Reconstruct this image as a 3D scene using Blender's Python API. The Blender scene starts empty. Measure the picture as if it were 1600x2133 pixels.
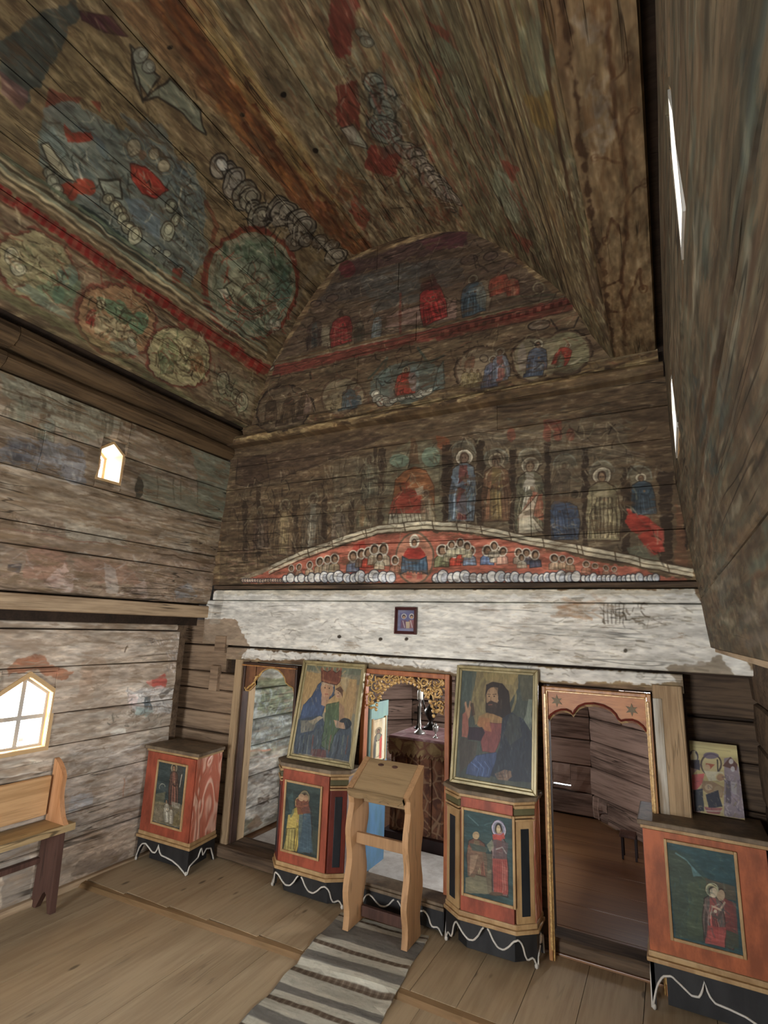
import bpy, bmesh, math, random
import numpy as np
from mathutils import Vector, Matrix

# ------------------------------------------------------------------ camera
S = bpy.context.scene
COL = S.collection
yaw, pitch, roll, foc = 0.491223, 0.215234, 0.0341634, 1107.35
fwd = Vector((-math.sin(yaw)*math.cos(pitch), math.cos(yaw)*math.cos(pitch), math.sin(pitch)))
rgt = Vector((math.cos(yaw), math.sin(yaw), 0)); upv = rgt.cross(fwd)
r2 = rgt*math.cos(roll) + upv*math.sin(roll); u2 = -rgt*math.sin(roll) + upv*math.cos(roll)
cam = bpy.data.cameras.new('camera'); cam.sensor_fit = 'VERTICAL'; cam.sensor_height = 24.0
cam.lens = foc/2133*24.0; cam.clip_start = 0.01
camo = bpy.data.objects.new('camera', cam); COL.objects.link(camo)
camo.matrix_world = Matrix(((r2.x, u2.x, -fwd.x, 0), (r2.y, u2.y, -fwd.y, 0), (r2.z, u2.z, -fwd.z, 1.6), (0, 0, 0, 1)))
S.camera = camo

# ------------------------------------------------------------------ daylight and exposure
S.view_settings.view_transform = 'Standard'; S.view_settings.look = 'None'
S.view_settings.gamma = 1; S.view_settings.use_curve_mapping = False
S.view_settings.exposure = 0.35
W = bpy.data.worlds.new('sky'); S.world = W; W.use_nodes = True
W.node_tree.nodes['Background'].inputs[0].default_value = (0.92, 0.96, 1.0, 1)
W.node_tree.nodes['Background'].inputs[1].default_value = 5.0

def window_light(name, loc, to, sx, sy, power, color=(0.95, 0.97, 1.0), spread=180):
    l = bpy.data.lights.new(name, 'AREA'); l.shape = 'RECTANGLE'; l.size = sx; l.size_y = sy
    l.energy = power; l.color = color; l.spread = math.radians(spread)
    o = bpy.data.objects.new(name, l); COL.objects.link(o); o.location = loc
    o.rotation_euler = (Vector(to)-Vector(loc)).to_track_quat('-Z', 'Z').to_euler()
    return o
# daylight of the windows of the nave (left and right) and of the sanctuary, plus two added fills (west doorway, east opening)
window_light('daylight_left_window', (-3.70, 1.94, 1.02), (-1.5, 1.9, 0.5), .34, .42, 34)
window_light('daylight_left_rear_window', (-3.70, -0.4, 1.02), (-1.5, 0.2, 0.6), .34, .42, 34)
window_light('daylight_left_upper_window', (-3.50, 2.15, 2.62), (-2.5, 2.1, 2.2), .18, .26, 6)
window_light('daylight_left_upper_rear_window', (-3.50, 0.7, 2.62), (-2.3, 1.0, 2.3), .18, .26, 6)
window_light('daylight_right_window', (0.66, 1.94, 1.02), (-1.5, 2.3, 0.5), .34, .42, 62)
window_light('daylight_right_rear_window', (0.66, 0.2, 1.02), (-1.5, 1.2, 0.6), .34, .42, 62)
window_light('daylight_right_upper_window', (0.28, 1.12, 2.60), (-1.5, 1.4, 2.2), .24, .30, 5)
window_light('daylight_right_upper_far_window', (0.28, 2.29, 2.55), (-1.5, 2.2, 2.2), .18, .30, 3)
window_light('soft_fill_west_doorway', (-1.6, -3.16, 0.95), (-1.6, 3.2, 1.1), .95, 1.8, 130)  # unseen west doorway, added as a soft fill from behind the camera
window_light('daylight_sanctuary_window_right', (0.30, 4.07, 1.17), (-2.9, 4.0, 0.4), .36, .5, 60)
window_light('daylight_sanctuary_window_left', (-3.27, 4.6, 1.2), (-1.0, 4.6, 0.3), .36, .5, 36)
window_light('sheen_fill_sanctuary_east', (-0.07, 5.26, 1.26), (-1.3, 3.95, 0.2), .36, .4, 34)  # out-of-view opening added to lay a sheen on the sanctuary floor

rng = np.random.default_rng(7)
random.seed(7)

# ------------------------------------------------------------------ painting tools: colour fields painted in metres on each surface
def vnoise(h, w, fy, fx, seed):
    g = np.random.default_rng(seed)
    fy = max(1, int(fy)); fx = max(1, int(fx))
    a = g.random((fy+2, fx+2)).astype(np.float32)
    y = np.linspace(0, fy, h, dtype=np.float32); x = np.linspace(0, fx, w, dtype=np.float32)
    yi = y.astype(int); xi = x.astype(int); yf = y-yi; xf = x-xi
    yf = (yf*yf*(3-2*yf))[:, None]; xf = (xf*xf*(3-2*xf))[None, :]
    return (a[yi][:, xi]*(1-xf)+a[yi][:, xi+1]*xf)*(1-yf)+(a[yi+1][:, xi]*(1-xf)+a[yi+1][:, xi+1]*xf)*yf
def fbm(h, w, fy, fx, seed, octv=4):
    t = 0; s = 0
    for k in range(octv):
        n = vnoise(h, w, min(fy*2**k, h), min(fx*2**k, w), seed+k*17)
        t = t+n*.6**k; s += .6**k
    return t/s
def hexc(c):
    return np.array([int(c[i:i+2], 16)/255 for i in (0, 2, 4)], dtype=np.float32)

class Canvas:
    def __init__(s, name, u0, u1, v0, v1, res, base, grain='u', alpha=.85, gain=1.0, wob=1.0, seed=1, rag=0.0, sat=1.0, mott=0.0):
        s.rag = rag; s.sat = sat; s.mott = mott; s.grain = grain; s.seed = seed; s.name = name; s.u0, s.u1, s.v0, s.v1, s.res = u0, u1, v0, v1, res
        s.w = int((u1-u0)*res); s.h = int((v1-v0)*res); s.gain = gain
        h, w = s.h, s.w
        fu, fv = (u1-u0)*2, (v1-v0)*2
        if grain == 'u': n = fbm(h, w, fv*5, fu*.8, seed); m = fbm(h, w, fv*14, fu*2.2, seed+50)
        else: n = fbm(h, w, fv*.8, fu*5, seed); m = fbm(h, w, fv*2.2, fu*14, seed+50)
        s.n, s.m = n, m; s.fine = fbm(h, w, h/9, w/9, seed+200, 3)
        cs = [hexc(c) for c in base]
        t = np.clip((n-.28)/.44, 0, .999)*(len(cs)-1)
        i = t.astype(int); f = (t-i)[..., None]
        ca = np.array(cs); s.rgb = (ca[i]*(1-f)+ca[np.minimum(i+1, len(cs)-1)]*f).astype(np.float32)
        s.rgb *= (.82+.36*m)[..., None]
        s.a = np.full((h, w), alpha, np.float32)
        s.wx = (fbm(h, w, h/22, w/22, seed+90, 2)-.5)*7*wob
        s.wy = (fbm(h, w, h/22, w/22, seed+120, 2)-.5)*7*wob
    def px(s, pts):
        p = np.array(pts, dtype=np.float32).reshape(-1, 2)
        return np.stack([(p[:, 0]-s.u0)*s.res, (p[:, 1]-s.v0)*s.res], 1)
    def box(s, p, pad):
        x0 = int(max(0, p[:, 0].min()-pad)); x1 = int(min(s.w, p[:, 0].max()+pad+1))
        y0 = int(max(0, p[:, 1].min()-pad)); y1 = int(min(s.h, p[:, 1].max()+pad+1))
        if x1 <= x0 or y1 <= y0: return None
        sl = (slice(y0, y1), slice(x0, x1))
        Y, X = np.mgrid[y0:y1, x0:x1].astype(np.float32)
        return sl, X+s.wx[sl], Y+s.wy[sl]
    def put(s, sl, k, col, al):
        c = hexc(col) if isinstance(col, str) else col
        k = np.clip(k, 0, 1)*al
        mod = (.86+.28*s.m[sl])[..., None]
        s.rgb[sl] = s.rgb[sl]*(1-k[..., None])+c*mod*k[..., None]
    def _seg(s, X, Y, p, closed):
        d = np.full(X.shape, 1e9, np.float32); ins = np.zeros(X.shape, bool)
        n = len(p)
        for i in range(n if closed else n-1):
            a = p[i]; b = p[(i+1) % n]; e = b-a; L = max(float(e@e), 1e-9)
            wx = X-a[0]; wy = Y-a[1]
            t = np.clip((wx*e[0]+wy*e[1])/L, 0, 1)
            d = np.minimum(d, (wx-e[0]*t)**2+(wy-e[1]*t)**2)
            if closed and abs(e[1]) > 1e-9:
                c = ((a[1] > Y) != (b[1] > Y)) & (X < e[0]*(Y-a[1])/e[1]+a[0]); ins ^= c
        return np.sqrt(d), ins
    def P(s, pts, col, al=.9, out=None, ow=.006, soft=1.0):
        p = s.px(pts); b = s.box(p, 12)
        if b is None: return
        sl, X, Y = b; d, ins = s._seg(X, Y, p, True)
        sd = np.where(ins, d, -d)
        rg_ = s.rag*min(1.0, float(np.ptp(p[:, 0])+np.ptp(p[:, 1]))/160) if out is None else s.rag*.15
        s.put(sl, (sd+(s.m[sl]+s.fine[sl]-1.0)*rg_*2.2)/(soft+rg_*.12)+.5, col, al)
        if out is not None: s.put(sl, ow*s.res/2-np.abs(sd)+.5, out, al)
    def L(s, pts, w, col, al=.85):
        p = s.px(pts); b = s.box(p, 10+w*s.res)
        if b is None: return
        sl, X, Y = b; d, _ = s._seg(X, Y, p, False)
        s.put(sl, w*s.res/2-d+.5, col, al*min(1, max(.35, w*s.res)))
    def E(s, cx, cy, ax, ay, bx, by, col, al=.9, out=None, ow=.006, n=20, a0=0, a1=360, closed=True):
        pts = [(cx+ax*math.cos(t)+bx*math.sin(t), cy+ay*math.cos(t)+by*math.sin(t)) for t in [math.radians(a0+(a1-a0)*i/n) for i in range(n if closed else n+1)]]
        if col is not None: s.P(pts, col, al, out, ow)
        elif out is not None: s.L(pts+([pts[0]] if closed else []), ow, out, al)
    def image(s):
        im = bpy.data.images.new(s.name, s.w, s.h, alpha=True)
        im.alpha_mode = 'CHANNEL_PACKED'
        lum = s.rgb.mean(2, keepdims=True); s.rgb = lum+(s.rgb-lum)*s.sat
        if s.mott:
            h, w = s.h, s.w; a, b = (h/4, w/14) if s.grain == 'u' else (h/14, w/4)
            q = fbm(h, w, a, b, s.seed+300, 3); r = fbm(h, w, a/3.2, b/3.2, s.seed+330, 3)
            amt = s.mott*(np.clip((np.linspace(s.v0, s.v1, h)-1.80)*9, .28, 1)[:, None] if s.name == 'front_wall_paint' else 1.0)
            k = 1+amt*((q-.5)*2.6+(r-.5)*1.6); s.rgb = s.rgb*k[..., None]
            hi = np.clip((q-.64)*7, 0, 1)*np.clip((r-.42)*5, 0, 1)*amt
            s.rgb = s.rgb*(1-hi[..., None])+hexc('cfc4a6')*hi[..., None]
        buf = np.empty((s.h, s.w, 4), np.float32)
        buf[..., :3] = np.clip(s.rgb*s.gain, 0, 1); buf[..., 3] = s.a
        im.pixels.foreach_set(buf.ravel()); im.update(); im.pack()
        return im

def sc(c, k):
    c = hexc(c) if isinstance(c, str) else c
    return np.clip(c*k, 0, 1)
def saint(cv, bx, by, tx, ty, wr, robe, cloak, halo='b5a88a', skin='b08a68', al=.85, rs=0):
    """a standing or seated figure: feet at (bx,by), crown of the head at (tx,ty), width wr x height"""
    g = random.Random(rs+int(bx*997+by*313))
    h = math.hypot(tx-bx, ty-by); uy = ((tx-bx)/h, (ty-by)/h); ux = (uy[1], -uy[0])
    f = lambda a, b: (bx+ux[0]*a*h*wr+uy[0]*b*h, by+ux[1]*a*h*wr+uy[1]*b*h)
    hr = .085
    if halo: cv.E(*f(0, .90), ux[0]*h*.12, ux[1]*h*.12, uy[0]*h*.12, uy[1]*h*.12, sc(halo, .8), al*.8, '3a2c20', h*.012); cv.E(*f(0, .90), ux[0]*h*.105, ux[1]*h*.105, uy[0]*h*.105, uy[1]*h*.105, None, al, halo, h*.022)
    cv.P([f(-.5, .02), f(-.55, .4), f(-.42, .74), f(-.15, .82), f(.15, .82), f(.42, .74), f(.55, .4), f(.5, .02)], cloak, al, '33261c', h*.014)
    cv.P([f(-.18, .04), f(-.2, .5), f(-.14, .79), f(.14, .79), f(.22, .5), f(.2, .04)], robe, al)
    cv.P([f(-.5, .0), f(-.46, .3), f(-.3, .7), f(-.36, .3), f(-.4, .0)], sc(cloak, .6), al*.7)
    for k in range(11):
        a = -.44+.88*k/10+g.uniform(-.05, .05); c = cloak if abs(a) > .2 else robe
        cv.L([f(a, .06), f(a*.9+g.uniform(-.05, .05), .35), f(a*.6, .6)], h*.011, sc(c, g.choice((.45, .6, 1.5, 1.8))), al*.85)
    cv.L([f(-.42, .62), f(-.2, .5), f(.12, .56)], h*.05, sc(cloak, 1.15), al); cv.L([f(.42, .62), f(.25, .46), f(-.05, .5)], h*.05, sc(cloak, .8), al)
    cv.E(*f(.08, .57), ux[0]*h*.03, ux[1]*h*.03, uy[0]*h*.03, uy[1]*h*.03, skin, al)
    cv.E(*f(0, .895), ux[0]*h*.062, ux[1]*h*.062, uy[0]*h*.08, uy[1]*h*.08, '3b2a1f', al)
    cv.E(*f(0, .88), ux[0]*h*.046, ux[1]*h*.046, uy[0]*h*.062, uy[1]*h*.062, skin, al)
    for q in (-.018, .018): cv.E(f(0, .89)[0]+ux[0]*h*q, f(0, .89)[1]+ux[1]*h*q, h*.008, 0, 0, h*.006, '2b1d15', al)
def bust(cv, x, y, r, col, halo='c9c2ae', skin='9a7a5e'):
    cv.P([(x-r*1.25, y-r*2.6), (x-r*1.15, y-r*1.3), (x-r*.4, y-r*.7), (x+r*.4, y-r*.7), (x+r*1.15, y-r*1.3), (x+r*1.25, y-r*2.6)], col, .85, sc(col, .45), r*.16)
    cv.E(x, y, r, 0, 0, r, '6d5b45', .8); cv.E(x, y, r*.9, 0, 0, r*.95, None, .95, halo, r*.26)
    cv.E(x, y+r*.12, r*.66, 0, 0, r*.72, '33261c', .95); cv.E(x+r*.08, y-r*.12, r*.46, 0, 0, r*.6, skin, .9)
    for q in (-.5, 0, .5): cv.L([(x+q*r, y-r*2.5), (x+q*r*.7, y-r*1.2)], r*.12, sc(col, 1.45 if q else .5), .6)
def scatter(cv, pts, cols, n, ln, w, ang=0, seed=0, al=.5, curl=.3):
    """faded brush marks in a region given by its outline"""
    g = random.Random(seed); P = [tuple(p) for p in pts]
    xs = [p[0] for p in P]; ys = [p[1] for p in P]
    def inside(x, y):
        c = False
        for i in range(len(P)):
            a, b = P[i], P[i-1]
            if (a[1] > y) != (b[1] > y) and x < (b[0]-a[0])*(y-a[1])/(b[1]-a[1])+a[0]: c = not c
        return c
    k = 0; tries = 0
    while k < n and tries < n*12:
        tries += 1
        x = g.uniform(min(xs), max(xs)); y = g.uniform(min(ys), max(ys))
        if not inside(x, y): continue
        k += 1
        t = math.radians(ang)+g.gauss(0, curl); l = ln*g.uniform(.4, 1.3); b = g.uniform(-.5, .5)*min(curl, .9)*l
        dx, dy = math.cos(t)*l/2, math.sin(t)*l/2
        cv.L([(x-dx, y-dy), (x-dy*b/l, y+dx*b/l), (x+dx, y+dy)], w*g.uniform(.5, 1.5), g.choice(cols), al*g.uniform(.5, 1))
def clouds(cv, pts, r, col='a8a08a', dark='2e2a22', seed=0, n=None, rot=0):
    """a chain of curled clouds along a line"""
    g = random.Random(seed); p = np.array(pts, float); d = np.r_[0, np.cumsum(np.hypot(*np.diff(p, axis=0).T))]
    n = n or max(2, int(d[-1]/(r*1.0)))
    n = max(2, int(n*.72))
    for i in range(n):
        t = d[-1]*(i+.5)/n; x = np.interp(t, d, p[:, 0])+g.uniform(-.25, .25)*r; y = np.interp(t, d, p[:, 1])+g.uniform(-.25, .25)*r
        q = r*g.uniform(.7, 1.35); a = rot+g.uniform(-.5, .5)
        cv.E(x, y, q*math.cos(a), q*math.sin(a), -q*.8*math.sin(a), q*.8*math.cos(a), sc(col, g.uniform(.75, 1.1)), .85, dark, r*.13)
        cv.E(x+q*.2*math.cos(a), y+q*.2*math.sin(a), q*.55*math.cos(a), q*.55*math.sin(a), -q*.45*math.sin(a), q*.45*math.cos(a), sc(col, 1.15), .8, sc(dark, 1.6), r*.09)

# ------------------------------------------------------------------ surfaces measured in metres
PROF = [(-3.02, 3.20), (-2.95, 3.47), (-2.86, 3.72), (-2.74, 3.92), (-2.60, 4.15), (-2.42, 4.37), (-2.22, 4.53), (-1.92, 4.58), (-1.62, 4.58),
        (-1.36, 4.53), (-1.10, 4.44), (-.90, 4.27), (-.70, 4.05), (-.54, 3.86), (-.43, 3.70), (-.31, 3.43), (-.18, 3.20)]
PS = [0.0]
for i in range(1, len(PROF)): PS.append(PS[-1]+math.dist(PROF[i-1], PROF[i]))
FR = Canvas('front_wall_paint', -3.30, .42, 1.28, 4.64, 300, ['8d7a5a', '6b523a', 'a08860', '57402c', '846a4a'], 'u', .88, 1.0, seed=3, wob=.5, rag=4, sat=.93, mott=.26)
VA = Canvas('vault_paint', 0.0, PS[-1], .45, 3.22, 230, ['7a6b50', '8f7e5a', '66543d', '9a8966', '6e5a42'], 'v', .9, 1.0, seed=11, rag=4, sat=.93, mott=.27)
LU = Canvas('upper_left_paint', 1.2, 3.3, 1.6, 3.2, 260, ['9c8d76', '86745d', 'aa9b86', '7a6650', '9c8c76'], 'u', .85, 1.0, seed=23, rag=5, sat=.9, mott=.2)
LL = Canvas('lower_left_paint', 1.3, 3.1, 0, 1.62, 260, ['b8aa98', 'a3907c', 'c9bfae', '96836e', 'c0b4a2'], 'u', .88, 1.08, seed=31, rag=5, sat=.9, mott=.17)
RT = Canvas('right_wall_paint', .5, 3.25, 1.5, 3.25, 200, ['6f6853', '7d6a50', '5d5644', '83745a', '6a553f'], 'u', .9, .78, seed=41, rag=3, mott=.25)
SO = Canvas('soffit_paint', -.2, .1, .45, 3.22, 260, ['7d6546', '6b5338', '85704f'], 'v', .8, 1.0, seed=43, rag=3, sat=.85, mott=.3)
SL = Canvas('sanctuary_left_paint', 3.4, 5.0, 0, 2.0, 200, ['a3a498', '8b8878', 'b5b2a6', '7c7a68'], 'u', .85, 1.0, seed=47, rag=4, mott=.3)
I1 = Canvas('left_cabinet_icon', 0, .267, 0, .377, 620, ['3c4a48', '34413f', '475250'], 'u', 1, .9, seed=51, sat=.85, mott=.12, wob=.5)
I2 = Canvas('second_cabinet_icon', 0, .267, 0, .385, 620, ['33423e', '2c3a38', '3d4c46'], 'u', 1, .9, seed=52, sat=.85, mott=.12, wob=.5)
I3 = Canvas('third_cabinet_icon', 0, .263, 0, .395, 620, ['35504f', '2c4444', '3f5a56'], 'u', 1, .9, seed=53, sat=.85, mott=.12, wob=.5)
I4 = Canvas('right_cabinet_icon', 0, .260, 0, .380, 620, ['2c4a4c', '274042', '355254'], 'u', 1, .9, seed=54, sat=.85, mott=.12, wob=.5)
IM = Canvas('mother_and_child_icon', 0, .44, 0, .56, 560, ['8f8468', '857a5e', '9a8e70'], 'v', 1, .85, seed=55, sat=.85, mott=.12, wob=.6)
IC = Canvas('blessing_figure_icon', 0, .42, 0, .56, 560, ['4c5347', '434b42', '585c4c'], 'v', 1, .85, seed=56, sat=.85, mott=.12, wob=.6)
IR = Canvas('small_printed_icon', 0, .22, 0, .325, 560, ['c9b77c', 'c2b078', 'd0c088'], 'u', 1, .85, seed=57, wob=.3)
IW = Canvas('wall_icon', 0, .115, 0, .135, 700, ['6a6a86', '7c7c92', '5c5c78'], 'u', 1, 1.0, seed=58, wob=.3)
IL = Canvas('door_leaf_icon', 0, .2, 0, .60, 560, ['c0ab88', 'b39d78', 'cbb894'], 'v', 1, 1.0, seed=59, wob=.4)
RG = Canvas('rug_weave', 0, .52, -1.6, .92, 300, ['6b6762', '625e59', '74706b'], 'u', 1, 1.0, seed=61, wob=.35)

FR.P([(-3.217,1.861),(.124,1.85),(.39,1.368),(-.008,1.418),(-3.017,1.418),(-3.279,1.473),(-3.317,1.737)],'dcdacf',1)
FR.P([(-2.894,1.41),(.046,1.424),(.031,1.374),(-.687,1.338),(-1.818,1.373),(-2.886,1.339)],'dad8ce',1)
FR.P([(-3.217,1.861),(.124,1.85),(.122,1.82),(-3.211,1.815)],'b5a98c',0.5)
FR.P([(-3.248,1.624),(-2.969,1.63),(-2.826,1.437),(-2.91,1.338),(-3.414,1.31),(-3.461,1.619)],'8f7860',0.9)
FR.P([(-3.191,1.861),(-3.124,1.86),(-3.129,1.59),(-3.242,1.587)],'a8a294',0.5)
scatter(FR,[(-.512,1.792),(-.309,1.788),(-.339,1.688),(-.569,1.683)],['b28a62', 'a97d58'],26,.102,.018,-3,1,0.4,0.3)
FR.P([(-.05,1.451),(.209,1.513),(.312,1.34),(.048,1.318)],'77664e',0.7)
scatter(FR,[(-2.869,1.815),(.109,1.82),(.122,1.462),(-2.826,1.437)],['8d8470', '776c58', '9f967f'],60,.079,.005,-1,2,0.35,0.1)
scatter(FR,[(-2.869,1.815),(.109,1.82),(.122,1.462),(-2.826,1.437)],['e2dfd2', 'd8d5c8'],60,.153,.021,-1,3,0.4,0.1)
scatter(FR,[(-.591,1.819),(.109,1.82),(.152,1.44),(-.604,1.443)],['6f6754', '8f8870', '5c5442'],90,.052,.007,-1,4,0.45,0.2)
scatter(FR,[(-2.665,1.672),(-1.832,1.655),(-1.823,1.466),(-2.645,1.48)],['938a78', '6f675a'],26,.049,.007,-6,5,0.4,0.8)
FR.E(-2.017,1.531,.016,.001,.001,-.012,'15110d',1)
FR.E(-1.697,1.53,.014,.001,0,-.011,'15110d',1)
FR.E(-1.511,1.534,.014,.001,0,-.011,'15110d',1)
FR.E(-.22,1.522,.009,0,-.001,-.009,'15110d',1)
FR.L([(-.315,1.772),(-.318,1.663)],.005,'4a4032',0.6)
FR.L([(-.295,1.772),(-.298,1.663)],.005,'4a4032',0.6)
FR.L([(-.275,1.772),(-.279,1.664)],.005,'4a4032',0.6)
FR.L([(-.256,1.773),(-.26,1.664)],.005,'4a4032',0.6)
FR.L([(-.237,1.773),(-.24,1.665)],.005,'4a4032',0.6)
FR.L([(-.217,1.773),(-.221,1.665)],.005,'4a4032',0.6)
scatter(FR,[(-.321,1.788),(-.118,1.781),(-.012,1.671),(-.328,1.65)],['463c2e', '5a4c3a'],30,.034,.007,-64,6,0.7,0.9)
scatter(FR,[(-2.915,1.38),(-.007,1.43),(-.011,1.383),(-2.91,1.338)],['7a7264', '565046'],60,.042,.007,-15,7,0.5,0.9)
FR.P([(-3.277,3.042),(.101,3.093),(.086,2.719),(.111,1.857),(-3.203,1.872)],'4f4232',0.55)
FR.P([(-2.18,2.823),(-.175,2.876),(.009,1.972),(-1.067,2.242),(-1.783,2.266),(-2.097,2.195)],'6d6450',0.5)
FR.P([(-3.21,2.947),(-1.655,2.958),(-2.136,2.818),(-2.969,2.692)],'45352a',0.6)
FR.L([(-3.027,2.683),(-2.604,2.711),(-2.09,2.852),(-1.81,2.911)],.012,'77664f',0.7)
FR.L([(-3.029,2.698),(-2.64,2.742),(-2.178,2.836)],.006,'2c2219',0.7)
FR.L([(-3.155,2.695),(-2.505,2.688),(-2.08,2.683),(-1.68,2.654)],.007,'2c241b',0.7)
FR.P([(-3.134,2.967),(-2.828,2.944),(-2.775,2.756),(-3.011,2.696),(-3.124,2.735)],'433327',0.6,'2a2019',.013)
FR.P([(-3.034,2.586),(-2.98,2.581),(-2.922,2.079),(-2.974,2.081)],'33281e',0.75)
FR.P([(-2.899,2.699),(-2.86,2.695),(-2.798,2.115),(-2.835,2.116)],'33281e',0.75)
FR.P([(-2.688,2.504),(-2.645,2.5),(-2.614,2.173),(-2.655,2.174)],'33281e',0.75)
FR.P([(-2.52,2.543),(-2.466,2.539),(-2.432,2.128),(-2.484,2.13)],'33281e',0.75)
FR.P([(-2.249,2.546),(-2.201,2.542),(-2.174,2.143),(-2.221,2.145)],'33281e',0.75)
FR.P([(-2.256,2.282),(-2.203,2.279),(-2.193,2.144),(-2.246,2.146)],'33281e',0.75)
FR.P([(-2.006,2.501),(-1.963,2.497),(-1.951,2.254),(-1.992,2.256)],'33281e',0.75)
FR.P([(-1.777,2.862),(-1.717,2.855),(-1.707,2.572),(-1.765,2.577)],'33281e',0.75)
FR.P([(-1.77,2.481),(-1.709,2.476),(-1.7,2.24),(-1.76,2.244)],'33281e',0.75)
FR.P([(-1.815,2.88),(-1.79,2.877),(-1.78,2.64),(-1.804,2.642)],'33281e',0.75)
FR.P([(-1.267,2.807),(-1.203,2.799),(-1.2,2.236),(-1.261,2.239)],'33281e',0.75)
saint(FR,-2.797,2.167,-2.834,2.515,0.4,'5a4f42','4a3a30','8d8468','6d5a45',0.6)
saint(FR,-2.581,2.108,-2.589,2.549,0.42,'8a7a56','6b5a42','8d8468','6d5a45',0.6)
saint(FR,-2.323,2.149,-2.325,2.579,0.4,'8d8a78','5f5646','8d8468','6d5a45',0.6)
saint(FR,-2.077,2.164,-2.096,2.471,0.4,'6d6450','77695a','8d8468','6d5a45',0.6)
saint(FR,-1.891,2.286,-1.887,2.491,0.45,'80603f','6d6a50','8d8468','6d5a45',0.6)
saint(FR,-1.833,2.486,-1.848,2.821,0.4,'70705c','5e5a48','8d8468','6d5a45',0.6)
scatter(FR,[(-3.22,2.63),(-2.254,2.637),(-2.219,2.145),(-2.898,2.014),(-3.138,1.992)],['2e251c', '7d6f58', '6b5b47', '8d8068'],150,.061,.01,-84,11,0.4,0.25)
scatter(FR,[(-2.227,2.686),(-1.751,2.797),(-1.732,2.289),(-2.191,2.156)],['8d8a70', '5b5a45', '3a3024', '7a6a4e'],120,.055,.009,-81,12,0.45,0.35)
scatter(FR,[(-3.166,2.208),(-2.222,2.182),(-2.729,1.985),(-3.131,1.939)],['8f6a5a', 'a5907a', '6f5240'],50,.1,.012,-2,13,0.4,0.2)
FR.P([(-1.732,2.647),(-1.653,2.834),(-1.519,2.889),(-1.368,2.868),(-1.282,2.739),(-1.265,2.261),(-1.718,2.265)],'6e6a52',0.6)
FR.E(-1.605,2.754,.078,-.009,.001,-.049,'6f8570',0.7)
FR.E(-1.366,2.749,.067,-.008,.001,-.071,'7b917a',0.75)
FR.P([(-1.519,2.914),(-1.481,2.909),(-1.452,2.712),(-1.527,2.721)],'5a3f2a',0.7)
FR.P([(-1.332,2.899),(-1.223,2.86),(-1.246,2.758),(-1.319,2.814)],'8a4a2c',0.7)
FR.P([(-1.633,2.613),(-1.577,2.667),(-1.489,2.693),(-1.401,2.659),(-1.339,2.548),(-1.337,2.4),(-1.658,2.401)],'8a5330',0.85,'5a3520',.006)
FR.P([(-1.642,2.494),(-1.548,2.557),(-1.472,2.526),(-1.372,2.357),(-1.67,2.367)],'8c3a2c',0.9)
FR.E(-1.561,2.558,.043,-.004,.001,-.04,'7a3f2a',0.8)
FR.P([(-1.67,2.378),(-1.384,2.358),(-1.406,2.281),(-1.679,2.28)],'a39c84',0.9,'3c3226',.006)
FR.L([(-1.644,2.371),(-1.632,2.306)],.006,'4a4232',0.8)
FR.L([(-1.611,2.368),(-1.599,2.304)],.006,'4a4232',0.8)
FR.L([(-1.578,2.366),(-1.566,2.302)],.006,'4a4232',0.8)
FR.L([(-1.545,2.364),(-1.534,2.3)],.006,'4a4232',0.8)
FR.L([(-1.513,2.362),(-1.501,2.298)],.006,'4a4232',0.8)
FR.L([(-1.481,2.359),(-1.47,2.296)],.006,'4a4232',0.8)
FR.L([(-1.449,2.357),(-1.438,2.294)],.006,'4a4232',0.8)
FR.L([(-1.417,2.355),(-1.407,2.292)],.006,'4a4232',0.8)
FR.P([(-1.485,2.539),(-1.418,2.556),(-1.41,2.497),(-1.465,2.491)],'a8a088',0.7)
FR.E(-1.499,2.611,.028,-.003,.001,-.031,'7d5a40',0.8)
saint(FR,-1.371,2.29,-1.405,2.52,0.4,'6f6450','8a7a5e','9a9078','7a6048',0.6)
FR.L([(-1.373,2.448),(-1.359,2.289)],.016,'a09478',0.7)
FR.P([(-1.282,2.822),(-1.215,2.813),(-1.211,2.282),(-1.277,2.286)],'31261d',0.85)
FR.P([(-1.043,2.815),(-.994,2.808),(-.998,2.246),(-1.045,2.248)],'31261d',0.85)
FR.P([(-.827,2.737),(-.786,2.731),(-.797,2.189),(-.836,2.191)],'31261d',0.85)
FR.P([(-.612,2.755),(-.567,2.749),(-.587,2.124),(-.631,2.126)],'31261d',0.85)
FR.P([(-.393,2.691),(-.355,2.686),(-.383,2.074),(-.42,2.075)],'31261d',0.85)
FR.P([(-.182,2.544),(-.139,2.539),(-.17,2.016),(-.212,2.017)],'31261d',0.85)
FR.P([(.005,2.491),(.075,2.484),(.037,1.971),(-.03,1.973)],'31261d',0.85)
FR.P([(.115,2.439),(.148,2.435),(.118,2.045),(.085,2.046)],'31261d',0.85)
FR.E(-1.13,2.764,.088,-.011,0,-.078,'6b6a58',0.45)
FR.E(-1.13,2.751,.083,-.011,0,-.08,None,0.5,'8d9080',.01,a0=180,a1=360,closed=False)
FR.E(-.915,2.688,.082,-.01,-.001,-.075,'6b6a58',0.45)
FR.E(-.915,2.675,.077,-.009,-.001,-.077,None,0.5,'8d9080',.01,a0=180,a1=360,closed=False)
FR.E(-.701,2.661,.077,-.009,-.002,-.072,'6b6a58',0.45)
FR.E(-.701,2.65,.073,-.009,-.002,-.075,None,0.5,'8d9080',.009,a0=180,a1=360,closed=False)
FR.E(-.494,2.602,.072,-.008,-.003,-.07,'6b6a58',0.45)
FR.E(-.494,2.591,.068,-.008,-.003,-.072,None,0.5,'8d9080',.009,a0=180,a1=360,closed=False)
FR.E(-.288,2.534,.068,-.007,-.003,-.067,'6b6a58',0.45)
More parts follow.
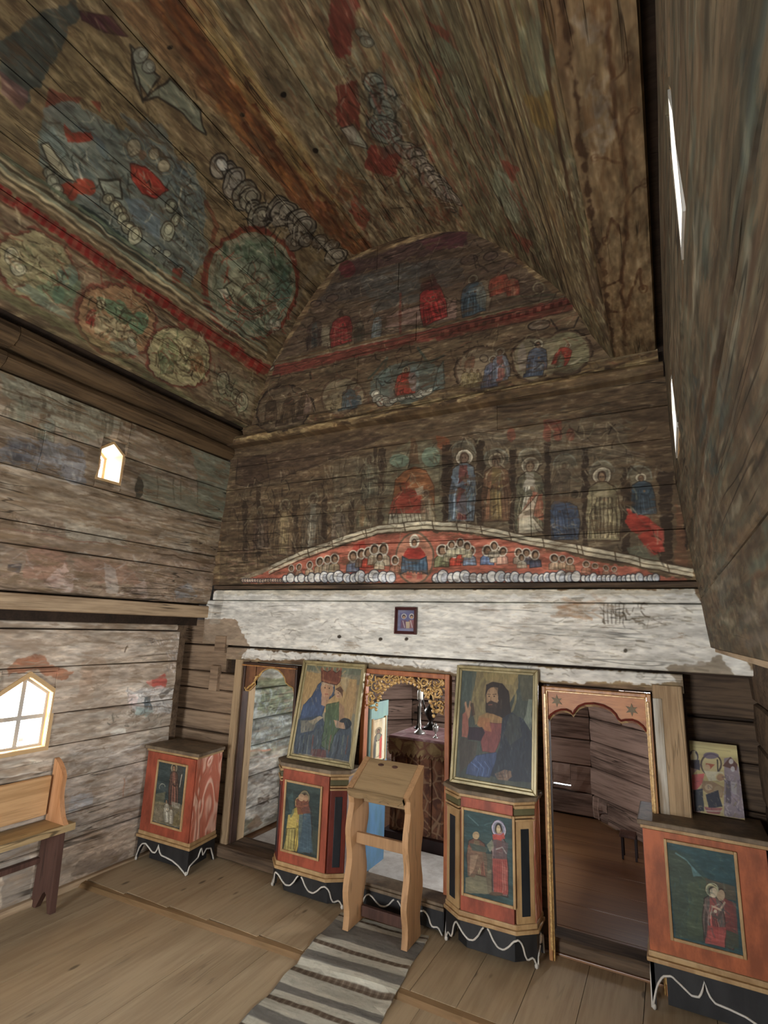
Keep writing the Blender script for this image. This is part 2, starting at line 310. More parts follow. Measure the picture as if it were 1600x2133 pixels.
FR.E(-.289,2.523,.064,-.007,-.003,-.069,None,0.5,'8d9080',.008,a0=180,a1=360,closed=False)
FR.E(-.09,2.481,.064,-.007,-.004,-.065,'6b6a58',0.45)
FR.E(-.091,2.47,.06,-.006,-.004,-.067,None,0.5,'8d9080',.008,a0=180,a1=360,closed=False)
saint(FR,-1.147,2.278,-1.124,2.769,0.36,'6f3b33','5e6b74','d8cdb0','7a6250',0.85)
FR.P([(-1.197,2.353),(-1.111,2.515),(-1.062,2.462),(-1.099,2.322)],'56686e',0.6)
saint(FR,-.92,2.264,-.911,2.717,0.4,'7a6a42','6b4a34','a89a7c','80664e',0.7)
saint(FR,-.713,2.196,-.696,2.661,0.38,'9a9280','5d5a46','b8ae92','8a7258',0.8)
FR.P([(-.776,2.278),(-.685,2.44),(-.631,2.424),(-.626,2.246),(-.689,2.294)],'b0573f',0.55)
FR.P([(-.776,2.3),(-.731,2.342),(-.652,2.437),(-.689,2.283),(-.628,2.191),(-.778,2.188)],'b9b096',0.8,'4a3d2e',.006)
saint(FR,-.511,2.131,-.496,2.412,0.55,'46566c','3f4e63',None,'3a3024',0.9)
saint(FR,-.538,2.372,-.493,2.613,0.4,'5d5040','4f4434','8f8468','5a4a38',0.6)
FR.E(-.445,2.408,.026,-.002,-.001,-.028,'2a241a',0.8)
saint(FR,-.526,2.148,-.547,2.428,0.35,'3f4a5c','3a4656','6b6a58','4a3a2c',0.7)
saint(FR,-.302,2.112,-.288,2.545,0.4,'8d8264','7f7658','d5c9aa','9a7d5e',0.9)
FR.L([(-.347,2.377),(-.361,2.272),(-.347,2.166)],.006,'3f3424',0.8)
FR.L([(-.325,2.376),(-.339,2.257),(-.328,2.165)],.006,'3f3424',0.8)
FR.L([(-.304,2.374),(-.316,2.243),(-.309,2.164)],.006,'3f3424',0.8)
FR.L([(-.283,2.372),(-.294,2.229),(-.29,2.163)],.006,'3f3424',0.8)
FR.L([(-.262,2.37),(-.272,2.215),(-.271,2.162)],.006,'3f3424',0.8)
FR.L([(-.241,2.368),(-.25,2.202),(-.252,2.161)],.006,'3f3424',0.8)
FR.L([(-.22,2.367),(-.228,2.188),(-.234,2.16)],.006,'3f3424',0.8)
saint(FR,-.082,2.253,-.085,2.491,0.5,'39454c','34424a','cfc4a4','80664c',0.9)
FR.P([(-.17,2.3),(-.108,2.265),(.002,2.187),(.001,2.049),(-.07,2.022),(-.133,2.154),(-.184,2.218)],'a2382c',0.9)
FR.P([(-.058,2.211),(.01,2.177),(.003,2.088),(-.039,2.1)],'bd5a4a',0.7)
FR.P([(-.183,2.076),(-.092,2.092),(-.028,2.002),(-.178,2.016)],'6b7460',0.6)
FR.P([(.072,2.322),(.106,2.22),(.104,1.97),(.046,1.971)],'744d36',0.7)
FR.L([(-1.061,2.908),(-.764,2.851),(-.4,2.743),(-.06,2.602)],.011,'6d6252',0.6)
FR.L([(-1.061,2.894),(-.765,2.825),(-.401,2.718),(-.06,2.588)],.004,'b0a288',0.6)
FR.L([(-1.061,2.88),(-.765,2.798),(-.402,2.693),(-.061,2.574)],.009,'6b6350',0.6)
FR.L([(-1.061,2.869),(-.766,2.777),(-.403,2.673),(-.062,2.563)],.004,'a5977c',0.6)
FR.L([(-1.061,2.855),(-.766,2.75),(-.404,2.649),(-.063,2.549)],.009,'5b5344',0.6)
FR.E(-.811,2.831,.028,-.004,-.001,-.048,'8a4030',0.5)
FR.E(-.588,2.799,.026,-.004,-.001,-.047,'8a4030',0.5)
FR.E(-.524,2.789,.025,-.004,-.002,-.046,'8a4030',0.5)
FR.E(-.45,2.779,.025,-.004,-.002,-.046,'8a4030',0.5)
scatter(FR,[(-1.099,2.898),(.003,2.586),(.029,2.447),(-1.276,2.706)],['4a3e30', '7d7460', '8a7a60', '3a2f25'],120,.058,.008,-83,14,0.4,0.4)
scatter(FR,[(-1.273,2.383),(-.209,2.261),(-.22,2.077),(-.778,2.188),(-1.271,2.274)],['8a806a', 'a09478', '6a5c48'],80,.037,.007,-14,15,0.4,0.6)
FR.E(-.336,2.825,.12,-.019,-.003,-.063,None,0.5,'2b231c',.01,a0=0,a1=180,closed=False)
FR.E(-.131,2.799,.103,-.016,-.004,-.061,None,0.5,'2b231c',.009,a0=20,a1=160,closed=False)
FR.P([(-.606,2.896),(-.499,2.879),(-.502,2.81),(-.609,2.825)],'7a352a',0.6)
scatter(FR,[(-.855,2.949),(-.209,2.958),(.013,2.744),(-.856,2.887)],['6f7466', '4c4a3e', '7a6a50'],60,.042,.01,-9,16,0.4,0.4)
FR.P([(-2.955,1.92),(-2.432,2.09),(-2.015,2.174),(-1.763,2.241),(-1.382,2.241),(-1.067,2.205),(-.722,2.11),(-.323,2.007),(.082,1.9),(.092,1.884),(-2.954,1.912)],'b0634e',0.95)
scatter(FR,[(-2.431,2.083),(-1.382,2.228),(-1.067,2.205),(-.202,1.963),(-.206,1.892),(-2.417,1.914)],['c47a62', '9a4a38', 'bd8a70'],70,.071,.019,-2,17,0.5,0.3)
FR.P([(-1.954,2.171),(-1.857,2.202),(-1.839,1.965),(-1.971,1.967)],'b04436',0.9)
FR.L([(-2.7,2.02),(-2.435,2.119),(-2.018,2.226),(-1.765,2.282),(-1.383,2.293),(-1.067,2.251),(-.721,2.157),(-.32,2.061),(.118,1.944)],.024,'cdc3a6',0.95)
FR.L([(-2.697,1.987),(-2.432,2.086),(-2.016,2.195),(-1.763,2.251),(-1.382,2.263),(-1.067,2.223),(-.721,2.131),(-.321,2.036),(.117,1.922)],.02,'c5ba9c',0.95)
FR.L([(-2.698,2.004),(-2.433,2.103),(-2.017,2.211),(-1.764,2.267),(-1.382,2.278),(-1.067,2.237),(-.721,2.144),(-.321,2.049),(.117,1.933)],.005,'5a4c38',0.95)
FR.L([(-2.695,1.969),(-2.43,2.068),(-2.015,2.178),(-1.763,2.234),(-1.382,2.247),(-1.067,2.208),(-.722,2.116),(-.322,2.023),(.116,1.909)],.007,'3c2f22',0.95)
FR.L([(-2.702,2.039),(-2.436,2.137),(-2.019,2.244),(-1.765,2.299),(-1.383,2.309),(-1.067,2.267),(-.72,2.172),(-.319,2.075),(.119,1.957)],.007,'4a3c2c',0.95)
FR.L([(-2.957,1.942),(-2.7,2.02)],.033,'9a8a70',0.8)
FR.L([(-2.35,2.159),(-2.327,2.09)],.009,'4a3c2c',0.9)
FR.L([(-2.14,2.213),(-2.119,2.145)],.008,'4a3c2c',0.9)
FR.L([(-1.861,2.278),(-1.842,2.212)],.008,'4a3c2c',0.9)
FR.L([(-1.56,2.304),(-1.544,2.24)],.008,'4a3c2c',0.9)
FR.L([(-1.348,2.304),(-1.334,2.242)],.007,'4a3c2c',0.9)
FR.L([(-1.18,2.282),(-1.167,2.221)],.007,'4a3c2c',0.9)
FR.L([(-1.019,2.254),(-1.007,2.195)],.007,'4a3c2c',0.9)
FR.L([(-.837,2.204),(-.826,2.146)],.007,'4a3c2c',0.9)
FR.L([(-.636,2.151),(-.626,2.096)],.006,'4a3c2c',0.9)
FR.L([(-.447,2.106),(-.439,2.052)],.006,'4a3c2c',0.9)
FR.L([(-.421,2.099),(-.413,2.046)],.006,'4a3c2c',0.9)
FR.L([(-.245,2.055),(-.238,2.003)],.006,'4a3c2c',0.9)
FR.L([(-.126,2.023),(-.12,1.973)],.005,'4a3c2c',0.9)
FR.L([(.01,1.986),(.016,1.937)],.005,'4a3c2c',0.9)
FR.E(-1.472,2.061,.137,-.004,.004,-.17,'c08468',0.95,'6a5a48',.013)
FR.E(-1.472,2.061,.105,-.003,.003,-.135,'b0785e',0.5)
FR.E(-1.475,2.174,.035,-.002,.001,-.042,'cfc6ae',0.9,'efe6cc',.01)
FR.E(-1.475,2.167,.021,-.001,.001,-.026,'3a2a20',0.9)
FR.E(-1.474,2.161,.014,-.001,0,-.019,'a07a5c',0.9)
FR.P([(-1.52,2.13),(-1.428,2.127),(-1.393,2.074),(-1.433,2.037),(-1.51,2.039),(-1.554,2.079)],'a8382e',0.95)
FR.P([(-1.561,2.073),(-1.511,2.052),(-1.434,2.05),(-1.386,2.068),(-1.37,1.954),(-1.425,1.974),(-1.516,1.975),(-1.572,1.957)],'55748a',0.95,'2c3a44',.007)
FR.L([(-1.546,2.047),(-1.529,1.963)],.007,'34485a',0.8)
FR.L([(-1.518,2.046),(-1.505,1.962)],.007,'34485a',0.8)
FR.L([(-1.489,2.045),(-1.48,1.962)],.007,'34485a',0.8)
FR.L([(-1.461,2.044),(-1.456,1.962)],.007,'34485a',0.8)
FR.L([(-1.433,2.044),(-1.432,1.961)],.007,'34485a',0.8)
FR.L([(-1.406,2.043),(-1.408,1.961)],.007,'34485a',0.8)
FR.P([(-1.526,1.963),(-1.491,1.962),(-1.486,1.924),(-1.528,1.925)],'b5584a',0.8)
FR.P([(-1.449,1.961),(-1.414,1.961),(-1.41,1.923),(-1.452,1.924)],'b5584a',0.8)
bust(FR,-2.488,2.016,.027,'8a6a56','c9c2ae','9a7a5e')
bust(FR,-2.417,2.021,.027,'9a7a60','c9c2ae','9a7a5e')
bust(FR,-2.318,2.033,.031,'b0a080','c9c2ae','9a7a5e')
bust(FR,-2.23,2.059,.035,'a09070','c9c2ae','9a7a5e')
bust(FR,-2.164,2.068,.034,'aca084','c9c2ae','9a7a5e')
bust(FR,-2.102,2.076,.038,'9c9070','c9c2ae','9a7a5e')
bust(FR,-1.95,2.086,.041,'5f7488','c9c2ae','9a7a5e')
bust(FR,-1.884,2.104,.037,'7d6a58','c9c2ae','9a7a5e')
bust(FR,-1.83,2.109,.04,'b8402f','c9c2ae','9a7a5e')
bust(FR,-1.781,2.13,.04,'b8ae90','c9c2ae','9a7a5e')
bust(FR,-1.709,2.128,.043,'bcb294','c9c2ae','9a7a5e')
bust(FR,-1.737,2.072,.032,'c2b898','c9c2ae','9a7a5e')
bust(FR,-1.618,2.049,.031,'a07058','c9c2ae','9a7a5e')
bust(FR,-1.278,2.102,.04,'7f8a62','c9c2ae','9a7a5e')
bust(FR,-1.228,2.112,.032,'9a9070','c9c2ae','9a7a5e')
bust(FR,-1.179,2.104,.032,'a8a080','c9c2ae','9a7a5e')
bust(FR,-1.186,2.086,.032,'b8402f','c9c2ae','9a7a5e')
bust(FR,-1.14,2.109,.032,'b8402f','c9c2ae','9a7a5e')
bust(FR,-1.089,2.095,.035,'6f8aa0','c9c2ae','9a7a5e')
bust(FR,-1.108,2.126,.028,'a8a080','c9c2ae','9a7a5e')
bust(FR,-1.212,2.137,.029,'b8b090','c9c2ae','9a7a5e')
bust(FR,-1.153,2.147,.028,'b8b090','c9c2ae','9a7a5e')
bust(FR,-.977,2.091,.034,'5f80a8','c9c2ae','9a7a5e')
bust(FR,-.922,2.095,.03,'b5a890','c9c2ae','9a7a5e')
bust(FR,-.88,2.081,.03,'c49a84','c9c2ae','9a7a5e')
bust(FR,-.934,2.119,.027,'b5a890','c9c2ae','9a7a5e')
bust(FR,-.78,2.072,.026,'b5a890','c9c2ae','9a7a5e')
bust(FR,-.734,2.07,.026,'556070','c9c2ae','9a7a5e')
bust(FR,-.683,2.057,.029,'3f4c60','c9c2ae','9a7a5e')
bust(FR,-.764,2.042,.023,'c0b498','c9c2ae','9a7a5e')
bust(FR,-.573,2.03,.025,'a8967a','c9c2ae','9a7a5e')
bust(FR,-.53,2.024,.021,'a08a6c','c9c2ae','9a7a5e')
bust(FR,-.488,2.011,.021,'8a7458','c9c2ae','9a7a5e')
bust(FR,-.4,1.992,.021,'a07058','c9c2ae','9a7a5e')
bust(FR,-.355,1.98,.018,'b04a3a','c9c2ae','9a7a5e')
bust(FR,-.295,1.968,.017,'a07a62','c9c2ae','9a7a5e')
bust(FR,-.251,1.962,.014,'a06a58','c9c2ae','9a7a5e')
FR.E(-2.956,1.929,.017,-0,.002,-.015,'b09a84',0.95,'2f3138',.005)
FR.E(-2.93,1.929,.017,-0,.002,-.015,'b09a84',0.95,'2f3138',.005)
FR.E(-2.904,1.929,.017,-0,.002,-.015,'b09a84',0.95,'2f3138',.005)
FR.E(-2.878,1.928,.017,-0,.002,-.015,'b09a84',0.95,'2f3138',.005)
FR.E(-2.853,1.928,.017,-0,.002,-.015,'b09a84',0.95,'2f3138',.005)
FR.E(-2.827,1.928,.017,-0,.002,-.015,'b09a84',0.95,'2f3138',.005)
FR.E(-2.802,1.928,.017,-0,.002,-.015,'b09a84',0.95,'2f3138',.005)
FR.E(-2.777,1.927,.017,-0,.002,-.015,'b09a84',0.95,'2f3138',.005)
FR.E(-2.752,1.927,.017,-0,.002,-.015,'b09a84',0.95,'2f3138',.005)
FR.E(-2.727,1.927,.017,-0,.002,-.015,'b09a84',0.95,'2f3138',.005)
FR.E(-2.702,1.926,.016,-0,.002,-.015,'b09a84',0.95,'2f3138',.005)
FR.E(-2.677,1.926,.016,-0,.001,-.015,'b09a84',0.95,'2f3138',.005)
FR.E(-2.653,1.926,.016,-0,.001,-.015,'b09a84',0.95,'2f3138',.005)
FR.E(-2.629,1.926,.016,-0,.001,-.015,'b09a84',0.95,'2f3138',.005)
FR.E(-2.605,1.925,.016,-0,.001,-.015,'b09a84',0.95,'2f3138',.005)
FR.E(-2.581,1.925,.016,-0,.001,-.015,'b09a84',0.95,'2f3138',.005)
FR.E(-2.557,1.925,.016,-0,.001,-.015,'b09a84',0.95,'2f3138',.005)
FR.E(-2.534,1.936,.03,-0,.003,-.028,'e6e6dc',0.95,'2f3138',.007)
FR.E(-2.489,1.943,.04,-.001,.003,-.037,'e6e6dc',0.95,'2f3138',.007)
FR.E(-2.429,1.934,.028,-0,.002,-.026,'e6e6dc',0.95,'2f3138',.007)
FR.E(-2.388,1.939,.035,-0,.003,-.033,'e6e6dc',0.95,'2f3138',.007)
FR.E(-2.335,1.932,.027,-0,.002,-.025,'e6e6dc',0.95,'2f3138',.007)
FR.E(-2.295,1.941,.038,-.001,.003,-.036,'e6e6dc',0.95,'2f3138',.007)
FR.E(-2.238,1.94,.037,-0,.003,-.035,'e6e6dc',0.95,'2f3138',.007)
FR.E(-2.182,1.943,.041,-.001,.003,-.039,'e6e6dc',0.95,'2f3138',.007)
FR.E(-2.17,1.936,.024,-0,.002,-.027,'c4cad2',0.7,'4a505a',.004)
FR.E(-2.121,1.942,.041,-.001,.003,-.039,'e6e6dc',0.95,'2f3138',.007)
FR.E(-2.109,1.935,.024,-0,.002,-.027,'c4cad2',0.7,'4a505a',.004)
FR.E(-2.061,1.946,.046,-.001,.003,-.044,'e6e6dc',0.95,'2f3138',.007)
FR.E(-2.047,1.938,.027,-0,.002,-.031,'c4cad2',0.7,'4a505a',.004)
FR.E(-1.992,1.937,.035,-0,.002,-.035,'e6e6dc',0.95,'2f3138',.007)
FR.E(-1.981,1.931,.021,-0,.001,-.024,'c4cad2',0.7,'4a505a',.004)
FR.E(-1.939,1.937,.036,-0,.002,-.035,'e6e6dc',0.95,'2f3138',.007)
FR.E(-1.928,1.93,.021,-0,.001,-.024,'c4cad2',0.7,'4a505a',.004)
FR.E(-1.887,1.944,.045,-.001,.002,-.045,'e6e6dc',0.95,'2f3138',.006)
FR.E(-1.873,1.937,.027,-0,.002,-.031,'c4cad2',0.7,'4a505a',.004)
FR.E(-1.82,1.933,.032,-0,.001,-.032,'e6e6dc',0.95,'2f3138',.006)
FR.E(-1.81,1.927,.019,-0,.001,-.022,'c4cad2',0.7,'4a505a',.004)
FR.E(-1.772,1.944,.045,-.001,.002,-.045,'e6e6dc',0.95,'2f3138',.006)
FR.E(-1.758,1.936,.027,-0,.001,-.031,'c4cad2',0.7,'4a505a',.004)
FR.E(-1.705,1.938,.039,-.001,.002,-.039,'e6e6dc',0.95,'2f3138',.006)
FR.E(-1.693,1.931,.023,-0,.001,-.027,'c4cad2',0.7,'4a505a',.003)
FR.E(-1.647,1.938,.039,-.001,.001,-.04,'e6e6dc',0.95,'2f3138',.006)
FR.E(-1.635,1.931,.023,-0,.001,-.027,'c4cad2',0.7,'4a505a',.003)
FR.E(-1.313,1.927,.029,-0,0,-.03,'e6e6dc',0.95,'2f3138',.006)
FR.E(-1.304,1.921,.017,-0,0,-.021,'c4cad2',0.7,'4a505a',.003)
FR.E(-1.271,1.936,.039,-.001,0,-.042,'e6e6dc',0.95,'2f3138',.006)
FR.E(-1.259,1.929,.023,-0,0,-.029,'c4cad2',0.7,'4a505a',.003)
FR.E(-1.213,1.926,.028,-0,0,-.031,'e6e6dc',0.95,'2f3138',.006)
FR.E(-1.17,1.93,.033,-0,0,-.036,'e6e6dc',0.95,'2f3138',.006)
FR.E(-1.121,1.933,.036,-.001,0,-.04,'e6e6dc',0.95,'2f3138',.006)
FR.E(-1.11,1.926,.022,-0,0,-.028,'c4cad2',0.7,'4a505a',.003)
FR.E(-1.067,1.926,.029,-0,-0,-.032,'e6e6dc',0.95,'2f3138',.005)
FR.E(-1.023,1.923,.026,-0,-0,-.029,'e6e6dc',0.95,'2f3138',.005)
FR.E(-.984,1.922,.026,-0,-0,-.028,'e6e6dc',0.95,'2f3138',.005)
FR.E(-.946,1.929,.033,-0,-0,-.037,'e6e6dc',0.95,'2f3138',.005)
FR.E(-.897,1.93,.034,-0,-.001,-.038,'e6e6dc',0.95,'2f3138',.005)
FR.E(-.887,1.923,.02,-0,-0,-.026,'c4cad2',0.7,'4a505a',.003)
FR.E(-.847,1.921,.026,-0,-0,-.029,'e6e6dc',0.95,'2f3138',.005)
FR.E(-.839,1.916,.015,-0,-0,-.02,'c4cad2',0.7,'4a505a',.003)
FR.E(-.808,1.925,.029,-0,-.001,-.033,'e6e6dc',0.95,'2f3138',.005)
FR.E(-.8,1.919,.018,-0,-0,-.023,'c4cad2',0.7,'4a505a',.003)
FR.E(-.765,1.919,.024,-0,-.001,-.027,'e6e6dc',0.95,'2f3138',.005)
FR.E(-.73,1.923,.028,-0,-.001,-.033,'e6e6dc',0.95,'2f3138',.005)
FR.E(-.687,1.919,.025,-0,-.001,-.029,'e6e6dc',0.95,'2f3138',.005)
FR.E(-.68,1.914,.015,-0,-.001,-.02,'c4cad2',0.7,'4a505a',.003)
FR.E(-.65,1.917,.022,-0,-.001,-.026,'e6e6dc',0.95,'2f3138',.005)
FR.E(-.644,1.912,.013,-0,-.001,-.018,'c4cad2',0.7,'4a505a',.003)
FR.E(-.617,1.919,.025,-0,-.001,-.029,'e6e6dc',0.95,'2f3138',.005)
FR.E(-.61,1.914,.015,-0,-.001,-.02,'c4cad2',0.7,'4a505a',.003)
FR.E(-.58,1.92,.026,-0,-.001,-.03,'e6e6dc',0.95,'2f3138',.005)
FR.E(-.541,1.925,.031,-0,-.001,-.037,'e6e6dc',0.95,'2f3138',.005)
FR.E(-.532,1.918,.018,-0,-.001,-.026,'c4cad2',0.7,'4a505a',.003)
FR.E(-.496,1.919,.025,-0,-.001,-.03,'e6e6dc',0.95,'2f3138',.005)
FR.E(-.488,1.914,.015,-0,-.001,-.021,'c4cad2',0.7,'4a505a',.003)
FR.E(-.458,1.921,.028,-0,-.001,-.033,'e6e6dc',0.95,'2f3138',.005)
FR.E(-.417,1.91,.017,-0,-.001,-.021,'e6e6dc',0.95,'2f3138',.005)
FR.E(-.391,1.91,.018,-0,-.001,-.021,'e6e6dc',0.95,'2f3138',.005)
FR.E(-.386,1.906,.011,-0,-.001,-.015,'c4cad2',0.7,'4a505a',.003)
FR.E(-.365,1.914,.021,-0,-.001,-.026,'e6e6dc',0.95,'2f3138',.005)
FR.E(-.359,1.909,.013,-0,-.001,-.018,'c4cad2',0.7,'4a505a',.003)
FR.E(-.334,1.908,.016,-0,-.001,-.02,'e6e6dc',0.95,'2f3138',.005)
FR.E(-.329,1.905,.01,-0,-.001,-.014,'c4cad2',0.7,'4a505a',.003)
FR.E(-.309,1.909,.017,-0,-.001,-.021,'e6e6dc',0.95,'2f3138',.005)
FR.E(-.305,1.905,.01,-0,-.001,-.014,'c4cad2',0.7,'4a505a',.003)
FR.E(-.284,1.91,.018,-0,-.001,-.022,'e6e6dc',0.95,'2f3138',.005)
FR.E(-.279,1.906,.011,-0,-.001,-.016,'c4cad2',0.7,'4a505a',.003)
FR.E(-.257,1.911,.019,-0,-.001,-.024,'e6e6dc',0.95,'2f3138',.005)
FR.E(-.252,1.907,.011,-0,-.001,-.016,'c4cad2',0.7,'4a505a',.003)
FR.E(-.229,1.907,.015,-0,-.001,-.019,'e6e6dc',0.95,'2f3138',.005)
FR.E(-.225,1.903,.009,-0,-.001,-.013,'c4cad2',0.7,'4a505a',.003)
FR.E(-.206,1.906,.015,-0,-.001,-.019,'e6e6dc',0.95,'2f3138',.005)
FR.E(-.202,1.903,.009,-0,-.001,-.013,'c4cad2',0.7,'4a505a',.003)
FR.E(-.183,1.908,.017,-0,-.001,-.021,'e6e6dc',0.95,'2f3138',.005)
FR.E(-.158,1.909,.018,-0,-.001,-.022,'e6e6dc',0.95,'2f3138',.004)
FR.E(-.131,1.912,.021,-0,-.002,-.027,'e6e6dc',0.95,'2f3138',.004)
FR.E(-.125,1.908,.013,-0,-.001,-.019,'c4cad2',0.7,'4a505a',.002)
FR.E(-.1,1.904,.014,-0,-.001,-.018,'e6e6dc',0.95,'2f3138',.004)
FR.E(-.096,1.901,.008,-0,-.001,-.012,'c4cad2',0.7,'4a505a',.002)
FR.E(-.079,1.907,.017,-0,-.001,-.021,'e6e6dc',0.95,'2f3138',.004)
FR.E(-.074,1.903,.01,-0,-.001,-.015,'c4cad2',0.7,'4a505a',.002)
FR.E(-.054,1.909,.019,-0,-.002,-.024,'e6e6dc',0.95,'2f3138',.004)
FR.E(-.049,1.905,.011,-0,-.001,-.017,'c4cad2',0.7,'4a505a',.002)
FR.P([(-3.241,3.015),(-3.266,3.215),(.096,3.19),(.103,3.078),(-1.36,3.039)],'6d5638',0.5)
scatter(FR,[(-3.224,3.057),(-1.36,3.074),(.066,3.115),(.046,3.18),(-1.361,3.146),(-3.235,3.145)],['a5906a', '8a7048', '4a3826', '6b5030'],130,.209,.018,2,21,0.5,0.15)
scatter(FR,[(-2.821,3.212),(-1.014,3.188),(.071,3.184),(.068,3.145),(-1.015,3.119),(-2.814,3.148)],['b5a078', '7d4a3a', '3a2c20'],70,.052,.014,-38,22,0.5,0.9)
FR.L([(-2.812,3.127),(-1.015,3.126),(-.134,3.136)],.01,'2a1f16',0.7)
FR.P([(-3.027,3.201),(-2.817,3.687),(-.426,3.654),(-.155,3.225),(-1.362,3.182)],'5c4c3a',0.6)
FR.E(-2.669,3.308,.301,-.006,.068,-.237,'231c17',0.9)
FR.E(-2.669,3.308,.278,-.005,.063,-.219,'6f5e47',0.9,'5d4a38',.015)
saint(FR,-2.797,3.184,-2.827,3.483,0.4,'4a3c2c','3d3024',None,'5a4632',0.7)
saint(FR,-2.636,3.148,-2.626,3.469,0.4,'4a3c2c','3d3024',None,'5a4632',0.7)
saint(FR,-2.472,3.156,-2.495,3.444,0.4,'4a3c2c','3d3024',None,'5a4632',0.7)
FR.P([(-2.457,3.437),(-2.397,3.316),(-2.423,3.17),(-2.486,3.179)],'8a7060',0.6)
FR.E(-2.111,3.33,.205,.002,.049,-.174,'4a382a',0.9)
FR.E(-2.111,3.33,.19,.002,.045,-.161,'8d7f62',0.9,'5d4a38',.013)
saint(FR,-2.232,3.203,-2.244,3.375,0.5,'8a7a5a','77694c',None,'6a5844',0.6)
saint(FR,-2.138,3.187,-2.148,3.357,0.5,'8a7a5a','77694c',None,'6a5844',0.6)
saint(FR,-2.046,3.182,-2.059,3.426,0.5,'4d5658','445052','8a8268','6a5844',0.8)
saint(FR,-1.978,3.181,-1.987,3.348,0.5,'4d5658','3f4a4e',None,'6a5844',0.7)
FR.E(-1.567,3.329,.302,-.007,.036,-.18,'5f6a60',0.8)
clouds(FR,[(-1.83,3.319),(-1.74,3.201),(-1.614,3.189),(-1.474,3.203),(-1.356,3.211)],.04,'b5b09a','2e2a24',3,16)
clouds(FR,[(-1.495,3.256),(-1.434,3.206)],.035,'c4c0aa','2e2a24',4,3)
FR.P([(-1.813,3.419),(-1.708,3.5),(-1.683,3.393),(-1.767,3.348)],'67756c',0.8,'2f3a36',.009)
FR.P([(-1.32,3.398),(-1.283,3.448),(-1.271,3.271),(-1.357,3.23)],'6f7d74',0.8,'2f3a36',.008)
FR.L([(-1.879,3.432),(-1.732,3.568),(-1.749,3.447)],.019,'3c4a40',0.7)
FR.L([(-1.482,3.593),(-1.399,3.454),(-1.283,3.488)],.018,'3c4a40',0.7)
saint(FR,-1.575,3.241,-1.571,3.461,0.75,'8c3428','a04030','a89a78','8a6a50',0.9)
FR.E(-1.507,3.357,.045,-.009,.002,-.096,'7d8a84',0.7)
FR.E(-1.68,3.291,.029,-.006,.004,-.121,'76655a',0.4)
FR.E(-1.005,3.321,.195,.003,.034,-.181,'2c2219',0.9)
FR.E(-1.005,3.321,.181,.002,.031,-.168,'8f7d62',0.9,'5d4a38',.011)
saint(FR,-1.122,3.186,-1.123,3.356,0.35,'9a8a66','86764e',None,'7a6448',0.8)
saint(FR,-1.077,3.177,-1.077,3.346,0.35,'9a8a66','86764e',None,'7a6448',0.8)
saint(FR,-1.033,3.169,-1.032,3.337,0.35,'9a8a66','86764e',None,'7a6448',0.8)
FR.E(-.987,3.402,.028,-.006,-0,-.03,None,0.8,'3a3028',.007)
saint(FR,-.937,3.151,-.925,3.407,0.45,'5f5a66','505868','a89e84','8a6c54',0.85)
saint(FR,-.868,3.174,-.881,3.453,0.4,'7a4a3e','6a7078','9a9078','7a6048',0.8)
saint(FR,-1.095,3.35,-1.077,3.46,0.6,'6f5a44','7a4f38',None,'6a5440',0.6)
FR.E(-.666,3.313,.135,-.009,.018,-.181,'33261c',0.9)
FR.E(-.666,3.313,.125,-.008,.016,-.167,'8d8265',0.9,'5d4a38',.01)
FR.E(-.461,3.311,.155,.009,.03,-.176,'33261c',0.9)
FR.E(-.461,3.311,.143,.008,.028,-.163,'87805f',0.9,'5d4a38',.01)
FR.P([(-.613,3.463),(-.518,3.44),(-.528,3.16),(-.621,3.179)],'8d8265',0.7)
saint(FR,-.653,3.168,-.622,3.447,0.45,'56606c','4b5666','b8ae90','96765a',0.95)
FR.E(-.731,3.345,.026,-.006,-.002,-.108,'9a8a80',0.5)
saint(FR,-.509,3.243,-.435,3.384,0.6,'a03c30','8c3429','b8ae90','96765a',0.9)
FR.L([(-.54,3.25),(-.464,3.216),(-.372,3.265)],.013,'a89c7c',0.8)
saint(FR,-.495,3.206,-.49,3.344,0.3,'6f7a60','57654c',None,'7a6048',0.7)
FR.E(-.619,3.556,.068,-.007,.003,-.034,'6f6152',0.8,'241d18',.009)
FR.L([(-.545,3.574),(-.501,3.49),(-.408,3.484),(-.375,3.547)],.01,'241d18',0.8)
scatter(FR,[(-2.938,3.365),(-1.879,3.432),(-.285,3.523),(-.188,3.174),(-1.261,3.155),(-2.568,3.105)],['8d7f62', '3d3126', '6b5a44', '77604a'],220,.05,.01,1,31,0.35,0.8)
FR.P([(-2.816,3.738),(-.43,3.71),(-.401,3.64),(-1.888,3.634),(-2.834,3.643)],'7d3a30',0.85)
FR.P([(-1.343,3.661),(-.416,3.657),(-.403,3.605),(-1.323,3.612)],'6a3026',0.7)
FR.P([(-1.304,3.682),(-1.275,3.683),(-1.279,3.643),(-1.308,3.643)],'4a1d18',0.8)
FR.P([(-1.24,3.682),(-1.212,3.683),(-1.215,3.644),(-1.244,3.643)],'4a1d18',0.8)
FR.P([(-1.177,3.683),(-1.149,3.683),(-1.153,3.645),(-1.181,3.644)],'4a1d18',0.8)
FR.P([(-1.115,3.683),(-1.088,3.684),(-1.091,3.645),(-1.119,3.645)],'4a1d18',0.8)
FR.P([(-1.054,3.684),(-1.027,3.684),(-1.031,3.646),(-1.058,3.645)],'4a1d18',0.8)
FR.P([(-.994,3.684),(-.967,3.685),(-.971,3.647),(-.998,3.646)],'4a1d18',0.8)
FR.P([(-.935,3.684),(-.908,3.685),(-.912,3.647),(-.939,3.647)],'4a1d18',0.8)
FR.P([(-.876,3.685),(-.85,3.685),(-.854,3.648),(-.88,3.647)],'4a1d18',0.8)
FR.P([(-.819,3.685),(-.793,3.686),(-.797,3.649),(-.823,3.648)],'4a1d18',0.8)
